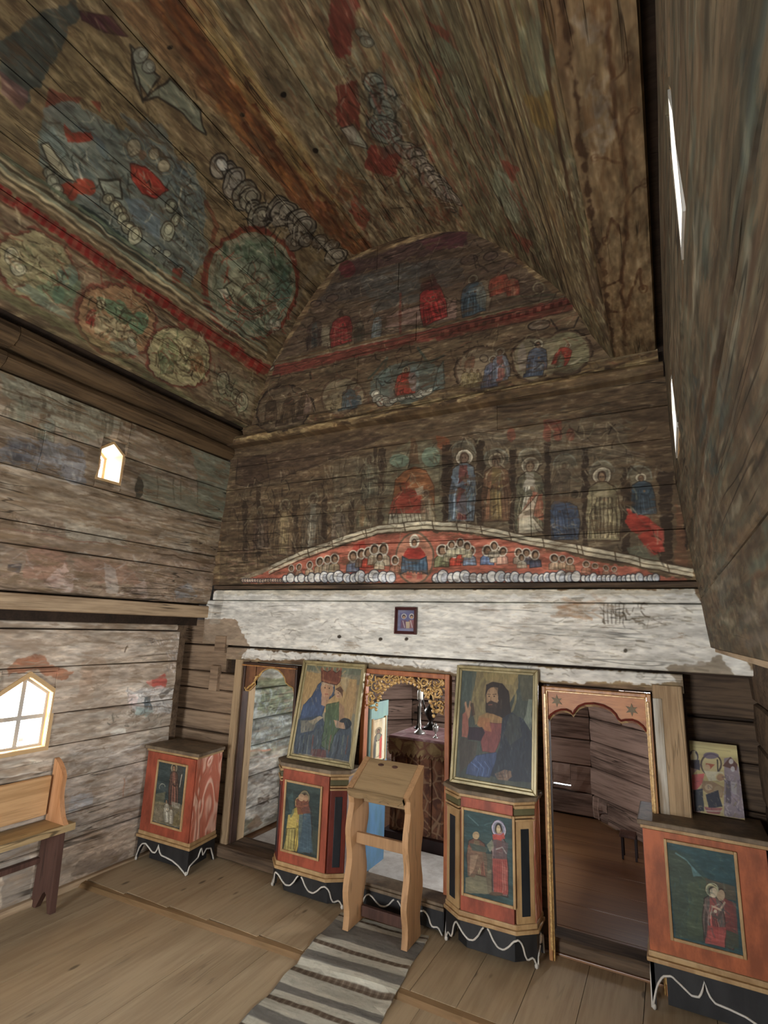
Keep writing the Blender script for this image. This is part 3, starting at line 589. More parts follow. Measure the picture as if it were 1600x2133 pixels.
FR.P([(-.762,3.685),(-.737,3.686),(-.741,3.649),(-.766,3.648)],'4a1d18',0.8)
FR.P([(-.706,3.686),(-.681,3.686),(-.685,3.65),(-.71,3.649)],'4a1d18',0.8)
FR.P([(-.651,3.686),(-.626,3.687),(-.631,3.65),(-.655,3.65)],'4a1d18',0.8)
FR.P([(-.597,3.686),(-.572,3.687),(-.577,3.651),(-.601,3.65)],'4a1d18',0.8)
FR.P([(-.543,3.687),(-.519,3.687),(-.524,3.652),(-.548,3.651)],'4a1d18',0.8)
FR.P([(-.491,3.687),(-.467,3.688),(-.471,3.652),(-.495,3.651)],'4a1d18',0.8)
FR.P([(-.439,3.687),(-.415,3.688),(-.42,3.653),(-.443,3.652)],'4a1d18',0.8)
FR.L([(-2.818,3.75),(-1.673,3.726),(-.429,3.721)],.009,'8d8068',0.8)
FR.L([(-2.814,3.714),(-1.672,3.696),(-.43,3.696)],.006,'2c211b',0.7)
FR.L([(-2.833,3.624),(-1.799,3.614),(-.403,3.605)],.006,'2c211b',0.7)
FR.L([(-2.788,3.779),(-1.674,3.764),(-.507,3.751)],.011,'5f5a48',0.6)
FR.P([(-2.789,3.791),(-2.573,4.083),(-2.17,4.539),(-1.075,4.476),(-.492,3.725),(-1.674,3.76)],'54453a',0.7)
FR.P([(-2.169,4.514),(-1.153,4.483),(-1.104,4.337),(-1.694,4.36),(-2.211,4.384)],'46322f',0.85)
FR.P([(-1.48,4.49),(-1.094,4.462),(-1.133,4.325),(-1.436,4.386)],'5c3036',0.7)
FR.E(-2.134,4.46,.08,-.026,.005,-.082,'5c2628',0.9)
FR.P([(-2.31,4.367),(-1.694,4.36),(-1.172,4.232),(-1.114,4.026),(-1.684,4.046),(-2.402,4.227)],'4a443e',0.7)
FR.P([(-2.014,4.347),(-1.476,4.289),(-1.47,3.985),(-1.859,3.985)],'54534c',0.7)
FR.P([(-1.745,3.911),(-1.637,3.946),(-1.19,3.905),(-1.189,3.763),(-1.676,3.807),(-1.763,3.808)],'9a7a6c',0.75)
FR.L([(-1.637,4.076),(-1.627,3.752)],.021,'6d3a2e',0.9)
saint(FR,-1.345,3.763,-1.411,4.138,0.5,'9a2f2c','8a2a28',None,'5a3a2e',0.95)
FR.P([(-1.453,4.151),(-1.371,4.169),(-1.288,4.017),(-1.471,4.049)],'4a2822',0.8)
saint(FR,-1.058,3.748,-1.066,4.063,0.55,'47565c','3e4f58','8d8268','4a3c30',0.95)
FR.E(-.984,3.886,.055,-.016,-.001,-.119,'8d8268',0.5)
saint(FR,-.876,3.855,-.882,4.046,0.7,'8a4030','7a3a2c',None,'6a4c38',0.9)
saint(FR,-.78,3.808,-.786,3.985,0.5,'8a5a44','8a4030',None,'7a5c44',0.8)
saint(FR,-2.41,3.809,-2.432,4.105,0.5,'3f4440','4a3c34',None,'4a3a2c',0.9)
saint(FR,-2.149,3.771,-2.169,4.092,0.6,'8a3430','7a2e2a',None,'4a3a2c',0.9)
FR.P([(-2.354,3.98),(-2.271,3.968),(-2.26,3.797),(-2.341,3.802)],'8d8268',0.8)
saint(FR,-1.838,3.762,-1.825,3.976,0.4,'7f8680','6d7674',None,'6d5a48',0.8)
saint(FR,-1.985,3.754,-1.996,3.977,0.4,'4f4a3c','443c30',None,'4a3a2c',0.7)
FR.E(-1.095,4.196,.063,-.002,.009,-.041,'5d4a40',0.7,'2a201b',.01)
FR.E(-.936,4.175,.053,-.002,.007,-.035,'5d4a40',0.7,'2a201b',.01)
FR.E(-.794,4.047,.044,-.001,.006,-.029,'5d4a40',0.7,'2a201b',.009)
FR.E(-2.427,4.222,.055,-.002,.01,-.031,'5d4a40',0.7,'2a201b',.013)
FR.E(-2.263,4.223,.063,-.002,.012,-.036,'5d4a40',0.7,'2a201b',.012)
FR.E(-.611,3.825,.036,-.011,-.001,-.038,None,0.9,'8d8062',.011)
FR.L([(-2.128,3.81),(-1.807,3.819),(-1.591,3.806),(-1.344,3.722),(-1.076,3.733),(-.508,3.729)],.01,'3c3a28',0.8)
FR.L([(-.824,3.82),(-.508,3.748)],.012,'4a4c38',0.7)
scatter(FR,[(-2.737,3.814),(-2.497,4.11),(-2.115,4.426),(-1.114,4.404),(-.556,3.762),(-1.675,3.775)],['7a6a58', '33281f', '5f5a50', '6d4a3e'],200,.065,.011,-4,32,0.35,0.7)
FR.E(-2.839,3.719,.019,.018,.012,-.01,'a39a82',0.8,'2c241c',.008)
FR.E(-2.826,3.78,.019,.018,.012,-.01,'a39a82',0.8,'2c241c',.008)
FR.E(-2.809,3.84,.019,.017,.012,-.01,'a39a82',0.8,'2c241c',.008)
FR.E(-2.788,3.899,.019,.017,.011,-.01,'a39a82',0.8,'2c241c',.008)
FR.E(-2.765,3.958,.019,.017,.011,-.01,'a39a82',0.8,'2c241c',.008)
FR.E(-2.738,4.016,.019,.017,.011,-.011,'a39a82',0.8,'2c241c',.008)
FR.E(-2.708,4.073,.019,.017,.011,-.011,'a39a82',0.8,'2c241c',.008)
FR.E(-2.674,4.129,.019,.017,.011,-.011,'a39a82',0.8,'2c241c',.008)
FR.E(-2.638,4.184,.019,.017,.011,-.011,'a39a82',0.8,'2c241c',.008)
FR.E(-2.598,4.238,.019,.017,.011,-.011,'a39a82',0.8,'2c241c',.008)
FR.E(-2.555,4.291,.019,.017,.011,-.011,'a39a82',0.8,'2c241c',.008)
FR.E(-2.509,4.344,.019,.017,.011,-.011,'a39a82',0.8,'2c241c',.008)
FR.E(-2.461,4.394,.019,.017,.011,-.011,'a39a82',0.8,'2c241c',.008)
FR.E(-2.409,4.444,.019,.017,.011,-.011,'a39a82',0.8,'2c241c',.008)
FR.E(-2.355,4.492,.019,.016,.011,-.011,'a39a82',0.8,'2c241c',.008)
FR.E(-2.298,4.539,.019,.016,.01,-.011,'a39a82',0.8,'2c241c',.008)
FR.E(-2.238,4.585,.018,.016,.01,-.011,'a39a82',0.8,'2c241c',.007)
VA.P([(.086,1.231),(1.249,.787),(1.752,1.181),(1.9,3.098),(1.589,3.161),(.537,3.189),(.184,3.177)],'8a7652',0.5)
VA.P([(1.186,.816),(1.34,.868),(1.733,1.169),(1.574,1.209),(1.388,1.045)],'7d6d50',0.5)
VA.P([(1.238,.875),(1.481,.989),(1.46,1.038),(1.331,1.042),(1.088,1.047),(.97,1.02),(1.003,.897),(1.113,.849)],'3f4844',0.85)
VA.P([(1.003,.897),(1.022,1.02),(.918,1.02),(.932,.927)],'6b4a48',0.7)
VA.P([(1.459,1.026),(1.572,1.13),(1.567,1.228),(1.488,1.146),(1.436,1.052)],'4a2630',0.85,'2a1a1a',.004)
VA.P([(1.412,1.066),(1.48,1.151),(1.497,1.267),(1.392,1.422),(1.376,1.735),(1.224,2.041),(1.22,1.565),(1.144,1.229),(1.086,1.072),(1.231,1.046)],'8f7d58',0.7)
scatter(VA,[(1.256,1.045),(1.526,1.242),(1.356,1.448),(1.203,2.015),(1.22,1.565),(1.117,1.116)],['4f4029', 'a89468', '6b5838'],90,.096,.009,95,41,0.5,0.15)
VA.P([(1.085,1.084),(1.171,1.214),(1.005,1.171),(.973,1.107)],'7a4032',0.8)
VA.P([(1.544,1.258),(1.532,1.353),(1.537,1.442),(1.429,1.458),(1.445,1.385)],'77806f',0.8,'231f1a',.009)
VA.P([(1.512,1.294),(1.427,1.368),(1.383,1.459),(1.459,1.369)],'77806f',0.8,'231f1a',.009)
VA.P([(1.392,1.453),(1.566,1.484),(1.59,1.707),(1.517,1.807),(1.491,1.644),(1.458,1.5)],'77806f',0.8,'231f1a',.01)
clouds(VA,[(1.546,1.285),(1.518,1.424)],.032,'8d9080','2b2722',5,4)
VA.P([(1.005,1.098),(1.125,1.187),(1.164,1.341),(1.277,1.629),(1.314,1.857),(1.223,2.084),(1.067,2.22),(.74,2.228),(.685,1.979),(.695,1.449),(.694,1.261),(.813,1.139)],'747d72',0.9)
VA.P([(1.263,1.4),(1.356,1.576),(1.248,1.983),(1.108,2.125),(1.125,1.834)],'66716e',0.7)
VA.P([(.875,1.131),(.97,1.162),(.88,1.28),(.817,1.257)],'7f9088',0.6)
scatter(VA,[(.992,1.128),(1.173,1.35),(1.293,1.872),(1.081,2.188),(.773,2.166),(.723,1.408)],['4f5f5c', '8a9a8c', '5b6d74', '3c4844'],150,.098,.016,99,42,0.45,0.25)
VA.P([(1.017,1.198),(.996,1.252),(1.067,1.311),(1.044,1.337),(.94,1.252)],'8c3526',0.9)
VA.P([(1.187,1.245),(1.221,1.295),(1.175,1.307)],'8c3a2a',0.7)
VA.P([(1.093,1.546),(1.128,1.622),(1.121,1.729),(1.106,1.803),(1.024,1.772),(.989,1.687),(1.018,1.605)],'a3362a',0.95,'4a1a16',.005)
VA.L([(1.091,1.58),(1.035,1.646),(1.04,1.738)],.008,'c46a50',0.7)
VA.L([(1.095,1.606),(1.041,1.672),(1.054,1.747)],.008,'c46a50',0.7)
VA.L([(1.099,1.634),(1.047,1.7),(1.068,1.756)],.008,'c46a50',0.7)
VA.L([(1.103,1.661),(1.053,1.727),(1.082,1.765)],.008,'c46a50',0.7)
VA.E(1.163,1.53,.028,.031,-.035,.021,'b5a988',0.9,'5a5240',.005)
VA.E(1.163,1.53,.041,.046,-.048,.029,None,0.7,'a8a080',.005)
VA.E(1.213,1.629,.021,.024,-.026,.016,'b5a988',0.9,'5a5240',.005)
VA.E(1.213,1.629,.032,.036,-.036,.023,None,0.7,'a8a080',.005)
VA.E(1.204,1.71,.025,.029,-.031,.02,'b5a988',0.9,'5a5240',.005)
VA.E(1.204,1.71,.038,.044,-.044,.028,None,0.7,'a8a080',.005)
VA.E(1.16,1.586,.015,.017,-.02,.013,'8a6a50',0.8)
VA.E(.734,1.348,.018,.053,-.051,.005,'a0402c',0.9)
VA.E(.816,1.406,.036,.045,-.038,.018,'a0402c',0.9)
VA.L([(.892,1.328),(.846,1.377)],.012,'c9c0a8',0.8)
VA.P([(.838,1.143),(.868,1.171),(.843,1.271),(.808,1.367),(.785,1.311),(.796,1.215)],'b8b08e',0.85,'26241c',.007)
clouds(VA,[(.761,1.206),(.73,1.271),(.692,1.313)],.035,'a5a68c','24221b',6,5)
clouds(VA,[(.671,1.323),(.688,1.382)],.032,'bdb690','3a362a',7,3)
VA.P([(.904,1.448),(.966,1.553),(.892,1.592),(.846,1.507)],'9aa08a',0.8,'26241c',.01)
clouds(VA,[(.857,1.502),(.836,1.573),(.815,1.647),(.772,1.719),(.751,1.78)],.046,'b8b592','24221b',8,9)
clouds(VA,[(1.061,1.84),(1.022,1.92),(.887,1.922)],.051,'aeb092','24221b',9,5)
VA.P([(.905,1.601),(.965,1.717),(.953,1.829),(.834,1.896),(.826,1.792),(.842,1.682)],'6c7c80',0.8)
VA.P([(.698,1.414),(.731,1.437),(.72,1.648),(.691,1.967),(.648,1.976),(.626,1.9),(.64,1.625),(.669,1.447)],'2f3a34',0.95)
VA.E(.77,1.902,.017,.024,-.02,.011,'a8aa90',0.8,'33322a',.006)
VA.E(.77,2.106,.018,.026,-.021,.012,'a8aa90',0.8,'33322a',.006)
VA.E(.788,1.977,.017,.025,-.02,.011,'a8aa90',0.8,'33322a',.006)
VA.P([(.741,2.063),(.792,2.113),(.691,2.152),(.659,2.102)],'9a3c2c',0.8)
VA.L([(1.183,1.863),(1.078,1.903),(1.014,2.002)],.012,'c4bea0',0.8)
VA.P([(1.224,2.041),(1.311,2.194),(1.32,2.453),(.98,2.255),(1.073,2.128)],'96805a',0.8)
clouds(VA,[(1.419,1.95),(1.463,2.016),(1.433,2.131)],.074,'8f8a7c','1f1b18',10,5)
VA.E(1.462,1.983,.032,.012,-.01,.041,'c4c4b8',0.9,'2b2722',.006)
clouds(VA,[(1.434,2.198),(1.437,2.316),(1.416,2.463)],.08,'8c8874','1f1c18',11,7)
clouds(VA,[(1.521,2.435),(1.551,2.595),(1.583,2.767)],.087,'918a78','211d19',12,8)
clouds(VA,[(1.432,2.696),(1.589,2.886),(1.659,3.053),(1.561,3.126)],.079,'8a8270','241f1a',13,8)
VA.P([(.755,3.003),(.865,3.203),(1.302,3.085),(1.589,3.161),(1.45,2.986),(1.233,3.052)],'8d8068',0.6)
VA.L([(1.224,2.041),(1.151,2.181),(1.056,2.206)],.029,'7a3a28',0.6)
VA.E(.993,2.674,.238,.374,-.34,.238,'77352a',0.9)
VA.E(.993,2.674,.219,.344,-.317,.222,'8d9578',0.95,'8a4a34',.016)
VA.E(.993,2.674,.2,.314,-.294,.206,None,0.9,'a39c80',.023)
VA.E(.995,2.689,.181,.286,-.272,.192,'929c82',0.8)
scatter(VA,[(1.05,2.301),(1.332,2.575),(1.304,2.89),(1.111,3.005),(1.181,2.595)],['5f7a5c', '7d9078', '4a6048'],60,.092,.027,79,43,0.6,0.6)
VA.P([(.894,2.378),(1.012,2.469),(1.067,2.802),(.939,2.869),(.708,2.621)],'a8a684',0.7)
VA.E(1.061,2.695,.04,.06,-.052,.043,None,0.9,'5d6650',.012)
VA.E(1.069,2.688,.019,.028,-.025,.021,'b0a888',0.9)
saint(VA,.797,2.773,1.08,2.679,0.9,'8a9478','7f8c70',None,'b09a7c',0.7)
VA.P([(.795,2.404),(.858,2.473),(.824,2.545),(.777,2.501)],'cfc9ac',0.9,'4a4a38',.007)
VA.L([(.779,2.525),(.841,2.742),(1.033,2.918)],.016,'9a5a48',0.7)
VA.L([(.757,2.539),(.821,2.756),(1.015,2.932)],.016,'9a5a48',0.7)
VA.L([(.734,2.554),(.8,2.77),(.997,2.945)],.016,'9a5a48',0.7)
VA.L([(.71,2.569),(.779,2.785),(.979,2.958)],.016,'9a5a48',0.7)
VA.L([(.858,2.473),(.788,2.619),(.835,2.801),(1.005,2.909)],.012,'3f4a3a',0.8)
VA.P([(1.01,2.847),(1.252,2.816),(1.194,2.992),(1.009,3.06)],'5f806e',0.6)
clouds(VA,[(.86,2.956),(.878,3.065)],.044,'b8b49c','33322a',14,3)
scatter(VA,[(.745,2.547),(1.026,3.015),(.767,3.024),(.631,2.777)],['4f6a58', '8aa088', 'a89c80'],40,.093,.017,76,44,0.6,0.8)
VA.L([(.683,1.029),(.696,1.365),(.706,1.787),(.715,2.331),(.746,3.009)],.02,'6d7a60',0.85)
VA.L([(.664,1.037),(.674,1.375),(.682,1.8),(.687,2.348),(.714,3.032)],.012,'a89c7c',0.85)
VA.L([(.648,1.043),(.657,1.383),(.663,1.81),(.665,2.361),(.688,3.051)],.015,'3c3a2c',0.85)
VA.L([(.632,1.05),(.639,1.391),(.643,1.82),(.642,2.375),(.662,3.069)],.018,'8a927a',0.85)
VA.L([(.616,1.056),(.622,1.4),(.623,1.831),(.62,2.389),(.636,3.088)],.015,'c4b890',0.85)
VA.L([(.6,1.063),(.604,1.408),(.603,1.841),(.597,2.403),(.61,3.107)],.012,'4a4232',0.85)
VA.L([(.584,1.069),(.586,1.416),(.583,1.852),(.574,2.417),(.583,3.126)],.012,'b5a07c',0.85)
VA.P([(.56,1.079),(.497,1.101),(.461,3.166),(.556,3.208),(.551,1.869)],'8f4436',0.95)
VA.P([(.558,1.08),(.558,1.1),(.505,1.099),(.506,1.078)],'8a2620',0.9)
VA.P([(.558,1.121),(.557,1.142),(.504,1.14),(.505,1.119)],'8a2620',0.9)
VA.P([(.557,1.164),(.556,1.185),(.503,1.183),(.504,1.161)],'8a2620',0.9)
VA.P([(.556,1.207),(.556,1.229),(.502,1.227),(.503,1.205)],'8a2620',0.9)
VA.P([(.555,1.252),(.555,1.275),(.501,1.272),(.502,1.249)],'8a2620',0.9)
VA.P([(.554,1.298),(.554,1.322),(.5,1.318),(.5,1.295)],'8a2620',0.9)
VA.P([(.554,1.345),(.553,1.37),(.498,1.366),(.499,1.342)],'8a2620',0.9)
VA.P([(.553,1.394),(.553,1.419),(.497,1.415),(.498,1.39)],'8a2620',0.9)
VA.P([(.552,1.444),(.552,1.47),(.496,1.466),(.497,1.44)],'8a2620',0.9)
VA.P([(.551,1.496),(.551,1.522),(.495,1.517),(.496,1.491)],'8a2620',0.9)
VA.P([(.551,1.549),(.55,1.576),(.493,1.571),(.494,1.544)],'8a2620',0.9)
VA.P([(.55,1.603),(.549,1.631),(.492,1.626),(.493,1.598)],'8a2620',0.9)
VA.P([(.549,1.66),(.549,1.689),(.491,1.683),(.492,1.654)],'8a2620',0.9)
VA.P([(.548,1.718),(.548,1.748),(.49,1.741),(.491,1.712)],'8a2620',0.9)
VA.P([(.548,1.778),(.547,1.808),(.489,1.802),(.489,1.771)],'8a2620',0.9)
VA.P([(.547,1.839),(.547,1.871),(.487,1.864),(.488,1.832)],'8a2620',0.9)
VA.P([(.546,1.903),(.546,1.936),(.486,1.928),(.487,1.896)],'8a2620',0.9)
VA.P([(.546,1.969),(.546,2.003),(.485,1.995),(.486,1.961)],'8a2620',0.9)
VA.P([(.545,2.037),(.545,2.072),(.484,2.063),(.485,2.029)],'8a2620',0.9)
VA.P([(.545,2.108),(.544,2.144),(.483,2.134),(.483,2.098)],'8a2620',0.9)
VA.P([(.544,2.181),(.544,2.218),(.482,2.208),(.482,2.171)],'8a2620',0.9)
VA.P([(.544,2.256),(.543,2.295),(.48,2.284),(.481,2.245)],'8a2620',0.9)
VA.P([(.543,2.334),(.543,2.374),(.479,2.363),(.48,2.323)],'8a2620',0.9)
VA.P([(.543,2.415),(.542,2.456),(.478,2.444),(.479,2.403)],'8a2620',0.9)
VA.P([(.542,2.499),(.542,2.542),(.477,2.529),(.478,2.486)],'8a2620',0.9)
VA.P([(.542,2.586),(.542,2.631),(.476,2.617),(.477,2.573)],'8a2620',0.9)
VA.P([(.541,2.677),(.541,2.723),(.475,2.709),(.476,2.662)],'8a2620',0.9)
VA.P([(.541,2.771),(.541,2.819),(.474,2.804),(.474,2.755)],'8a2620',0.9)
VA.P([(.541,2.869),(.541,2.919),(.472,2.903),(.473,2.852)],'8a2620',0.9)
VA.P([(.54,2.97),(.54,3.023),(.471,3.006),(.472,2.953)],'8a2620',0.9)
VA.P([(.54,3.077),(.54,3.132),(.47,3.113),(.471,3.059)],'8a2620',0.9)
VA.L([(.491,1.103),(.466,1.904),(.439,3.166)],.012,'5d4030',0.8)
VA.P([(.476,1.108),(.404,3.135),(.054,3.171),(.086,1.231)],'857059',0.6)
scatter(VA,[(.476,1.108),(.404,3.135),(.091,3.156),(.109,1.224)],['6b4a3c', '9a8a68', '77604c', 'a5967a'],150,.099,.015,96,45,0.45,0.3)
VA.E(.282,1.363,-.023,.211,-.197,-.041,'7d4434',0.85)
VA.E(.282,1.363,-.022,.197,-.185,-.038,'4a3326',0.8)
VA.E(.282,1.363,-.021,.191,-.18,-.037,'a2986f',0.95)
VA.E(.252,1.867,-.026,.259,-.237,-.066,'7d4434',0.85)
VA.E(.252,1.867,-.024,.243,-.222,-.062,'4a3326',0.8)
VA.E(.252,1.867,-.023,.236,-.215,-.06,'a8835c',0.95)
VA.E(.247,2.369,-.024,.266,-.236,-.078,'7d4434',0.85)
VA.E(.247,2.369,-.022,.249,-.221,-.073,'4a3326',0.8)
VA.E(.247,2.369,-.021,.241,-.214,-.071,'b0a678',0.95)
VA.P([(.181,1.386),(.355,1.476),(.333,1.584),(.185,1.591),(.152,1.434)],'6d8464',0.8)
VA.E(.333,1.512,.032,.051,-.054,.02,'70806c',0.9)
VA.E(.206,1.499,.02,.033,-.05,.016,'6c8668',0.9)
clouds(VA,[(.268,1.236),(.23,1.284)],.038,'b5b092','2b2821',15,4)
scatter(VA,[(.34,1.2),(.466,1.464),(.272,1.534),(.11,1.271)],['7d8a60', 'c4b98a', '8a6a48', '5f5a40'],80,.045,.01,89,46,0.6,0.8)
VA.L([(.128,1.29),(.149,1.298)],.007,'c9c2a4',0.8)
VA.L([(.125,1.313),(.147,1.321)],.007,'c9c2a4',0.8)
VA.L([(.122,1.336),(.144,1.344)],.007,'c9c2a4',0.8)
VA.L([(.119,1.359),(.141,1.368)],.007,'c9c2a4',0.8)
VA.L([(.116,1.383),(.138,1.392)],.008,'c9c2a4',0.8)
VA.L([(.113,1.407),(.136,1.416)],.008,'c9c2a4',0.8)
VA.L([(.11,1.432),(.133,1.44)],.008,'c9c2a4',0.8)
VA.L([(.107,1.456),(.13,1.465)],.008,'c9c2a4',0.8)
VA.L([(.104,1.482),(.127,1.491)],.008,'c9c2a4',0.8)
VA.P([(.123,1.291),(.103,1.45),(.12,1.611),(.143,1.519),(.185,1.347)],'7f9078',0.7)
VA.P([(.31,1.699),(.376,1.836),(.331,1.959),(.243,1.921),(.264,1.812)],'5f7d5c',0.85)
VA.E(.308,1.997,.033,.06,-.067,.027,'5f8260',0.9)
VA.E(.291,1.748,.014,.024,-.023,.009,'c9bd92',0.9,'4a3c28',.009)
saint(VA,.137,1.726,.258,1.718,0.6,'a03c30','963a2c',None,'a88a68',0.8)
VA.P([(.218,1.731),(.255,1.883),(.218,2.001),(.128,1.891),(.117,1.748)],'b0a47c',0.8)
scatter(VA,[(.217,1.7),(.319,2),(.117,1.999),(.098,1.77)],['3f3a28', 'c4b98e', '6b6040', '8a5a3c'],70,.04,.009,102,47,0.7,0.9)
VA.P([(.106,1.848),(.176,2.015),(.119,2.071),(.058,1.914)],'8a9a80',0.7)
clouds(VA,[(.168,2)],.029,'b5b092','3a342a',16,2)
VA.P([(.348,2.179),(.42,2.313),(.336,2.438),(.295,2.283)],'c9c08e',0.8)
VA.P([(.281,2.44),(.342,2.527),(.249,2.614),(.195,2.495)],'8a5a38',0.7)
VA.E(.217,2.271,.038,.077,-.079,.028,'848a5c',0.7)
saint(VA,.086,2.297,.289,2.236,0.5,'8a9068','77805a',None,'a88a68',0.7)
scatter(VA,[(.293,2.143),(.42,2.491),(.2,2.633),(.055,2.308)],['6b5a38', 'd0c896', '4a4028', '8a6a44'],90,.058,.011,100,48,0.6,0.9)
VA.P([(.317,2.634),(.365,3.095),(.054,3.171),(.118,2.713)],'9a8d6c',0.7)
clouds(VA,[(.247,2.739),(.177,2.951),(.144,3.076)],.062,'aaa282','3a3226',17,6)
scatter(VA,[(.317,2.634),(.386,3.144),(.044,3.145),(.084,2.726)],['4a3f2d', 'b8ac86', '7d8a68'],60,.09,.017,100,49,0.5,0.7)
VA.P([(.091,1.23),(.096,1.708),(-.018,2.765),(.005,3.191),(-.069,2.784),(.03,1.73),(.028,1.248)],'6a7a4c',0.35)
VA.P([(1.752,1.181),(1.952,1.296),(1.94,1.647),(1.91,2.159),(1.905,2.673),(1.916,3.226),(1.728,3.162),(1.645,2.453),(1.655,1.959),(1.7,1.531)],'6b3c22',0.8)
VA.P([(1.618,1.098),(1.752,1.181),(1.744,1.559),(1.704,1.991),(1.649,1.882),(1.609,1.417)],'7d5a3a',0.6)
scatter(VA,[(1.752,1.181),(2.016,1.328),(1.93,2.286),(1.977,3.194),(1.722,3.097),(1.676,2.208),(1.688,1.612)],['8a5228', '4a2412', 'a06a34', '3a1c10'],140,.225,.024,92,51,0.5,0.1)
scatter(VA,[(1.878,1.304),(2.006,1.369),(1.9,3.098),(1.78,3.076)],['a8905c', '8a7446'],40,.31,.028,91,52,0.6,0.06)
VA.P([(2.038,1.339),(2.305,1.455),(2.284,1.8),(2.175,2.617),(2.085,3.072),(1.967,2.703),(1.985,2.014)],'6f6248',0.6)
scatter(VA,[(2.038,1.339),(2.649,1.551),(2.499,2.878),(2.465,3.127),(1.968,3.131)],['8a8062', '4d4432', '6d4a34', '77806a'],170,.183,.02,90,53,0.5,0.15)
VA.E(2.056,1.877,.015,.007,-.009,.011,'0c0906',1)
VA.E(2.008,2.257,.017,.008,-.01,.015,'0c0906',1)
VA.E(1.689,1.386,.012,.008,-.009,.008,'0c0906',1)
VA.E(1.763,1.861,.014,.009,-.01,.011,'0c0906',1)
VA.P([(2.624,1.545),(2.758,1.567),(2.573,1.797),(2.473,1.804),(2.513,1.659)],'6a2a24',0.8)
VA.P([(2.378,1.947),(2.506,1.95),(2.382,2.206),(2.262,2.316),(2.254,2.133)],'6a2d24',0.85)
VA.P([(2.369,2.346),(2.575,2.422),(2.393,2.633),(2.239,2.508)],'742f26',0.85)
VA.P([(2.24,2.181),(2.338,2.193),(2.335,2.374),(2.247,2.311)],'8a9080',0.8,'2b2722',.01)
clouds(VA,[(2.624,1.942),(2.635,2.061),(2.537,2.205),(2.529,2.343)],.078,'9aa092','1f1e1a',18,9)
clouds(VA,[(2.56,2.383),(2.639,2.505),(2.669,2.668),(2.72,2.845)],.083,'a09484','26211c',19,11)
VA.P([(2.549,1.987),(2.695,1.9),(2.722,2.075),(2.575,2.422),(2.406,2.471),(2.394,2.244)],'4f5a52',0.4)
scatter(VA,[(2.673,1.6),(2.952,1.675),(2.721,2.403),(2.829,3.039),(2.465,3.127),(2.373,2.671),(2.454,2.031)],['8a8a74', '5c5540', '7d4034', 'a09478'],190,.103,.016,90,54,0.5,0.3)
clouds(VA,[(2.685,1.695),(2.697,1.77)],.031,'8a8a78','2a2620',20,4)
VA.P([(2.06,2.431),(2.175,2.617),(2.007,2.771),(1.952,2.6)],'8a5c34',0.6)
VA.P([(2.058,2.651),(2.056,2.897),(1.935,3),(1.935,2.787)],'8a3c2c',0.8)
scatter(VA,[(1.779,2.496),(2.651,2.709),(2.7,3.134),(1.9,3.098),(1.632,3.096)],['9a9070', '6b5a40', '8a4c34', '4a3c2c'],120,.133,.025,94,55,0.5,0.4)
VA.P([(3.06,1.528),(3.56,1.409),(3.667,3.204),(2.801,3.102)],'6f6a4f',0.6)
VA.P([(2.869,1.961),(3.137,1.889),(2.963,2.112),(2.763,2.192)],'8a7446',0.6)
scatter(VA,[(2.834,1.559),(3.56,1.409),(3.654,3.162),(2.859,3.075),(2.722,2.264)],['8f9076', '5a4f38', '8a4a38', '77704f', 'a09474'],260,.166,.028,88,56,0.5,0.15)
VA.P([(3.132,1.78),(3.219,1.813),(3.141,1.914)],'8a3c30',0.65)
VA.P([(3.457,2.206),(3.627,2.171),(3.509,2.357)],'8a3c30',0.65)
VA.P([(3.257,2.89),(3.509,2.804),(3.386,3.036)],'8a3c30',0.65)
VA.P([(3.237,1.567),(3.406,1.561),(3.382,1.629)],'8a3c30',0.65)
VA.E(3.385,2.519,.128,-.112,.027,.189,'8f9a80',0.6)
VA.E(3.371,2.605,.084,-.076,.013,.099,'b5b89a',0.5)
VA.E(3.308,1.907,.08,-.048,.016,.11,'80886c',0.5)
VA.E(3.308,1.695,.101,-.056,.028,.067,'7d8a70',0.5)
VA.P([(3.601,1.396),(4.354,1.079),(4.333,2.223),(3.886,2.892)],'6b5c3e',0.55)
scatter(VA,[(3.621,1.389),(4.354,1.079),(4.333,2.223),(3.886,2.892)],['8d9074', '4d3c26', '8a6a3c', '77784f', 'a39c78', '5a3a22'],260,.14,.022,86,57,0.5,0.12)
VA.E(4.163,1.341,.109,-.061,-.031,.157,'7d8266',0.55)
VA.P([(3.978,1.567),(4.238,1.4),(4.171,1.587),(4.001,1.674)],'86692f',0.6)
VA.E(4.242,1.757,.065,-.049,-.032,.11,None,0.7,'a89c78',.016)
VA.E(4.185,1.929,.055,-.045,-.021,.072,None,0.7,'a89c78',.014)
scatter(VA,[(4.11,1.758),(4.366,1.58),(4.333,2.223),(3.987,2.767)],['a0946e', '5a3f26', 'c0b48c'],90,.068,.015,75,58,0.5,0.6)
VA.L([(3.641,1.382),(3.64,1.964),(3.675,3.213)],.018,'a39a78',0.8)
VA.L([(3.664,1.374),(3.67,1.948),(3.717,3.168)],.014,'2b2015',0.8)
VA.L([(3.77,1.334),(3.781,2.009),(3.812,3.198)],.029,'3a2a1a',0.8)
VA.L([(4.271,1.112),(4.203,1.628),(4.178,2.775)],.026,'4a2f1a',0.8)
VA.L([(3.143,1.51),(3.197,2.114),(3.362,3.105)],.015,'3c2f20',0.8)
VA.P([(4.379,1.068),(4.417,1.053),(4.382,2.477),(4.305,2.616)],'2a1b10',0.8)
VA.P([(3.823,3.075),(4.192,2.709),(4.286,3.15),(4.037,3.234)],'77704f',0.5)
scatter(VA,[(3.799,3.052),(4.274,2.522),(4.286,3.15),(4.037,3.234)],['b5ab84', '3a2c1c', '8a6a44'],50,.108,.024,80,59,0.6,0.6)
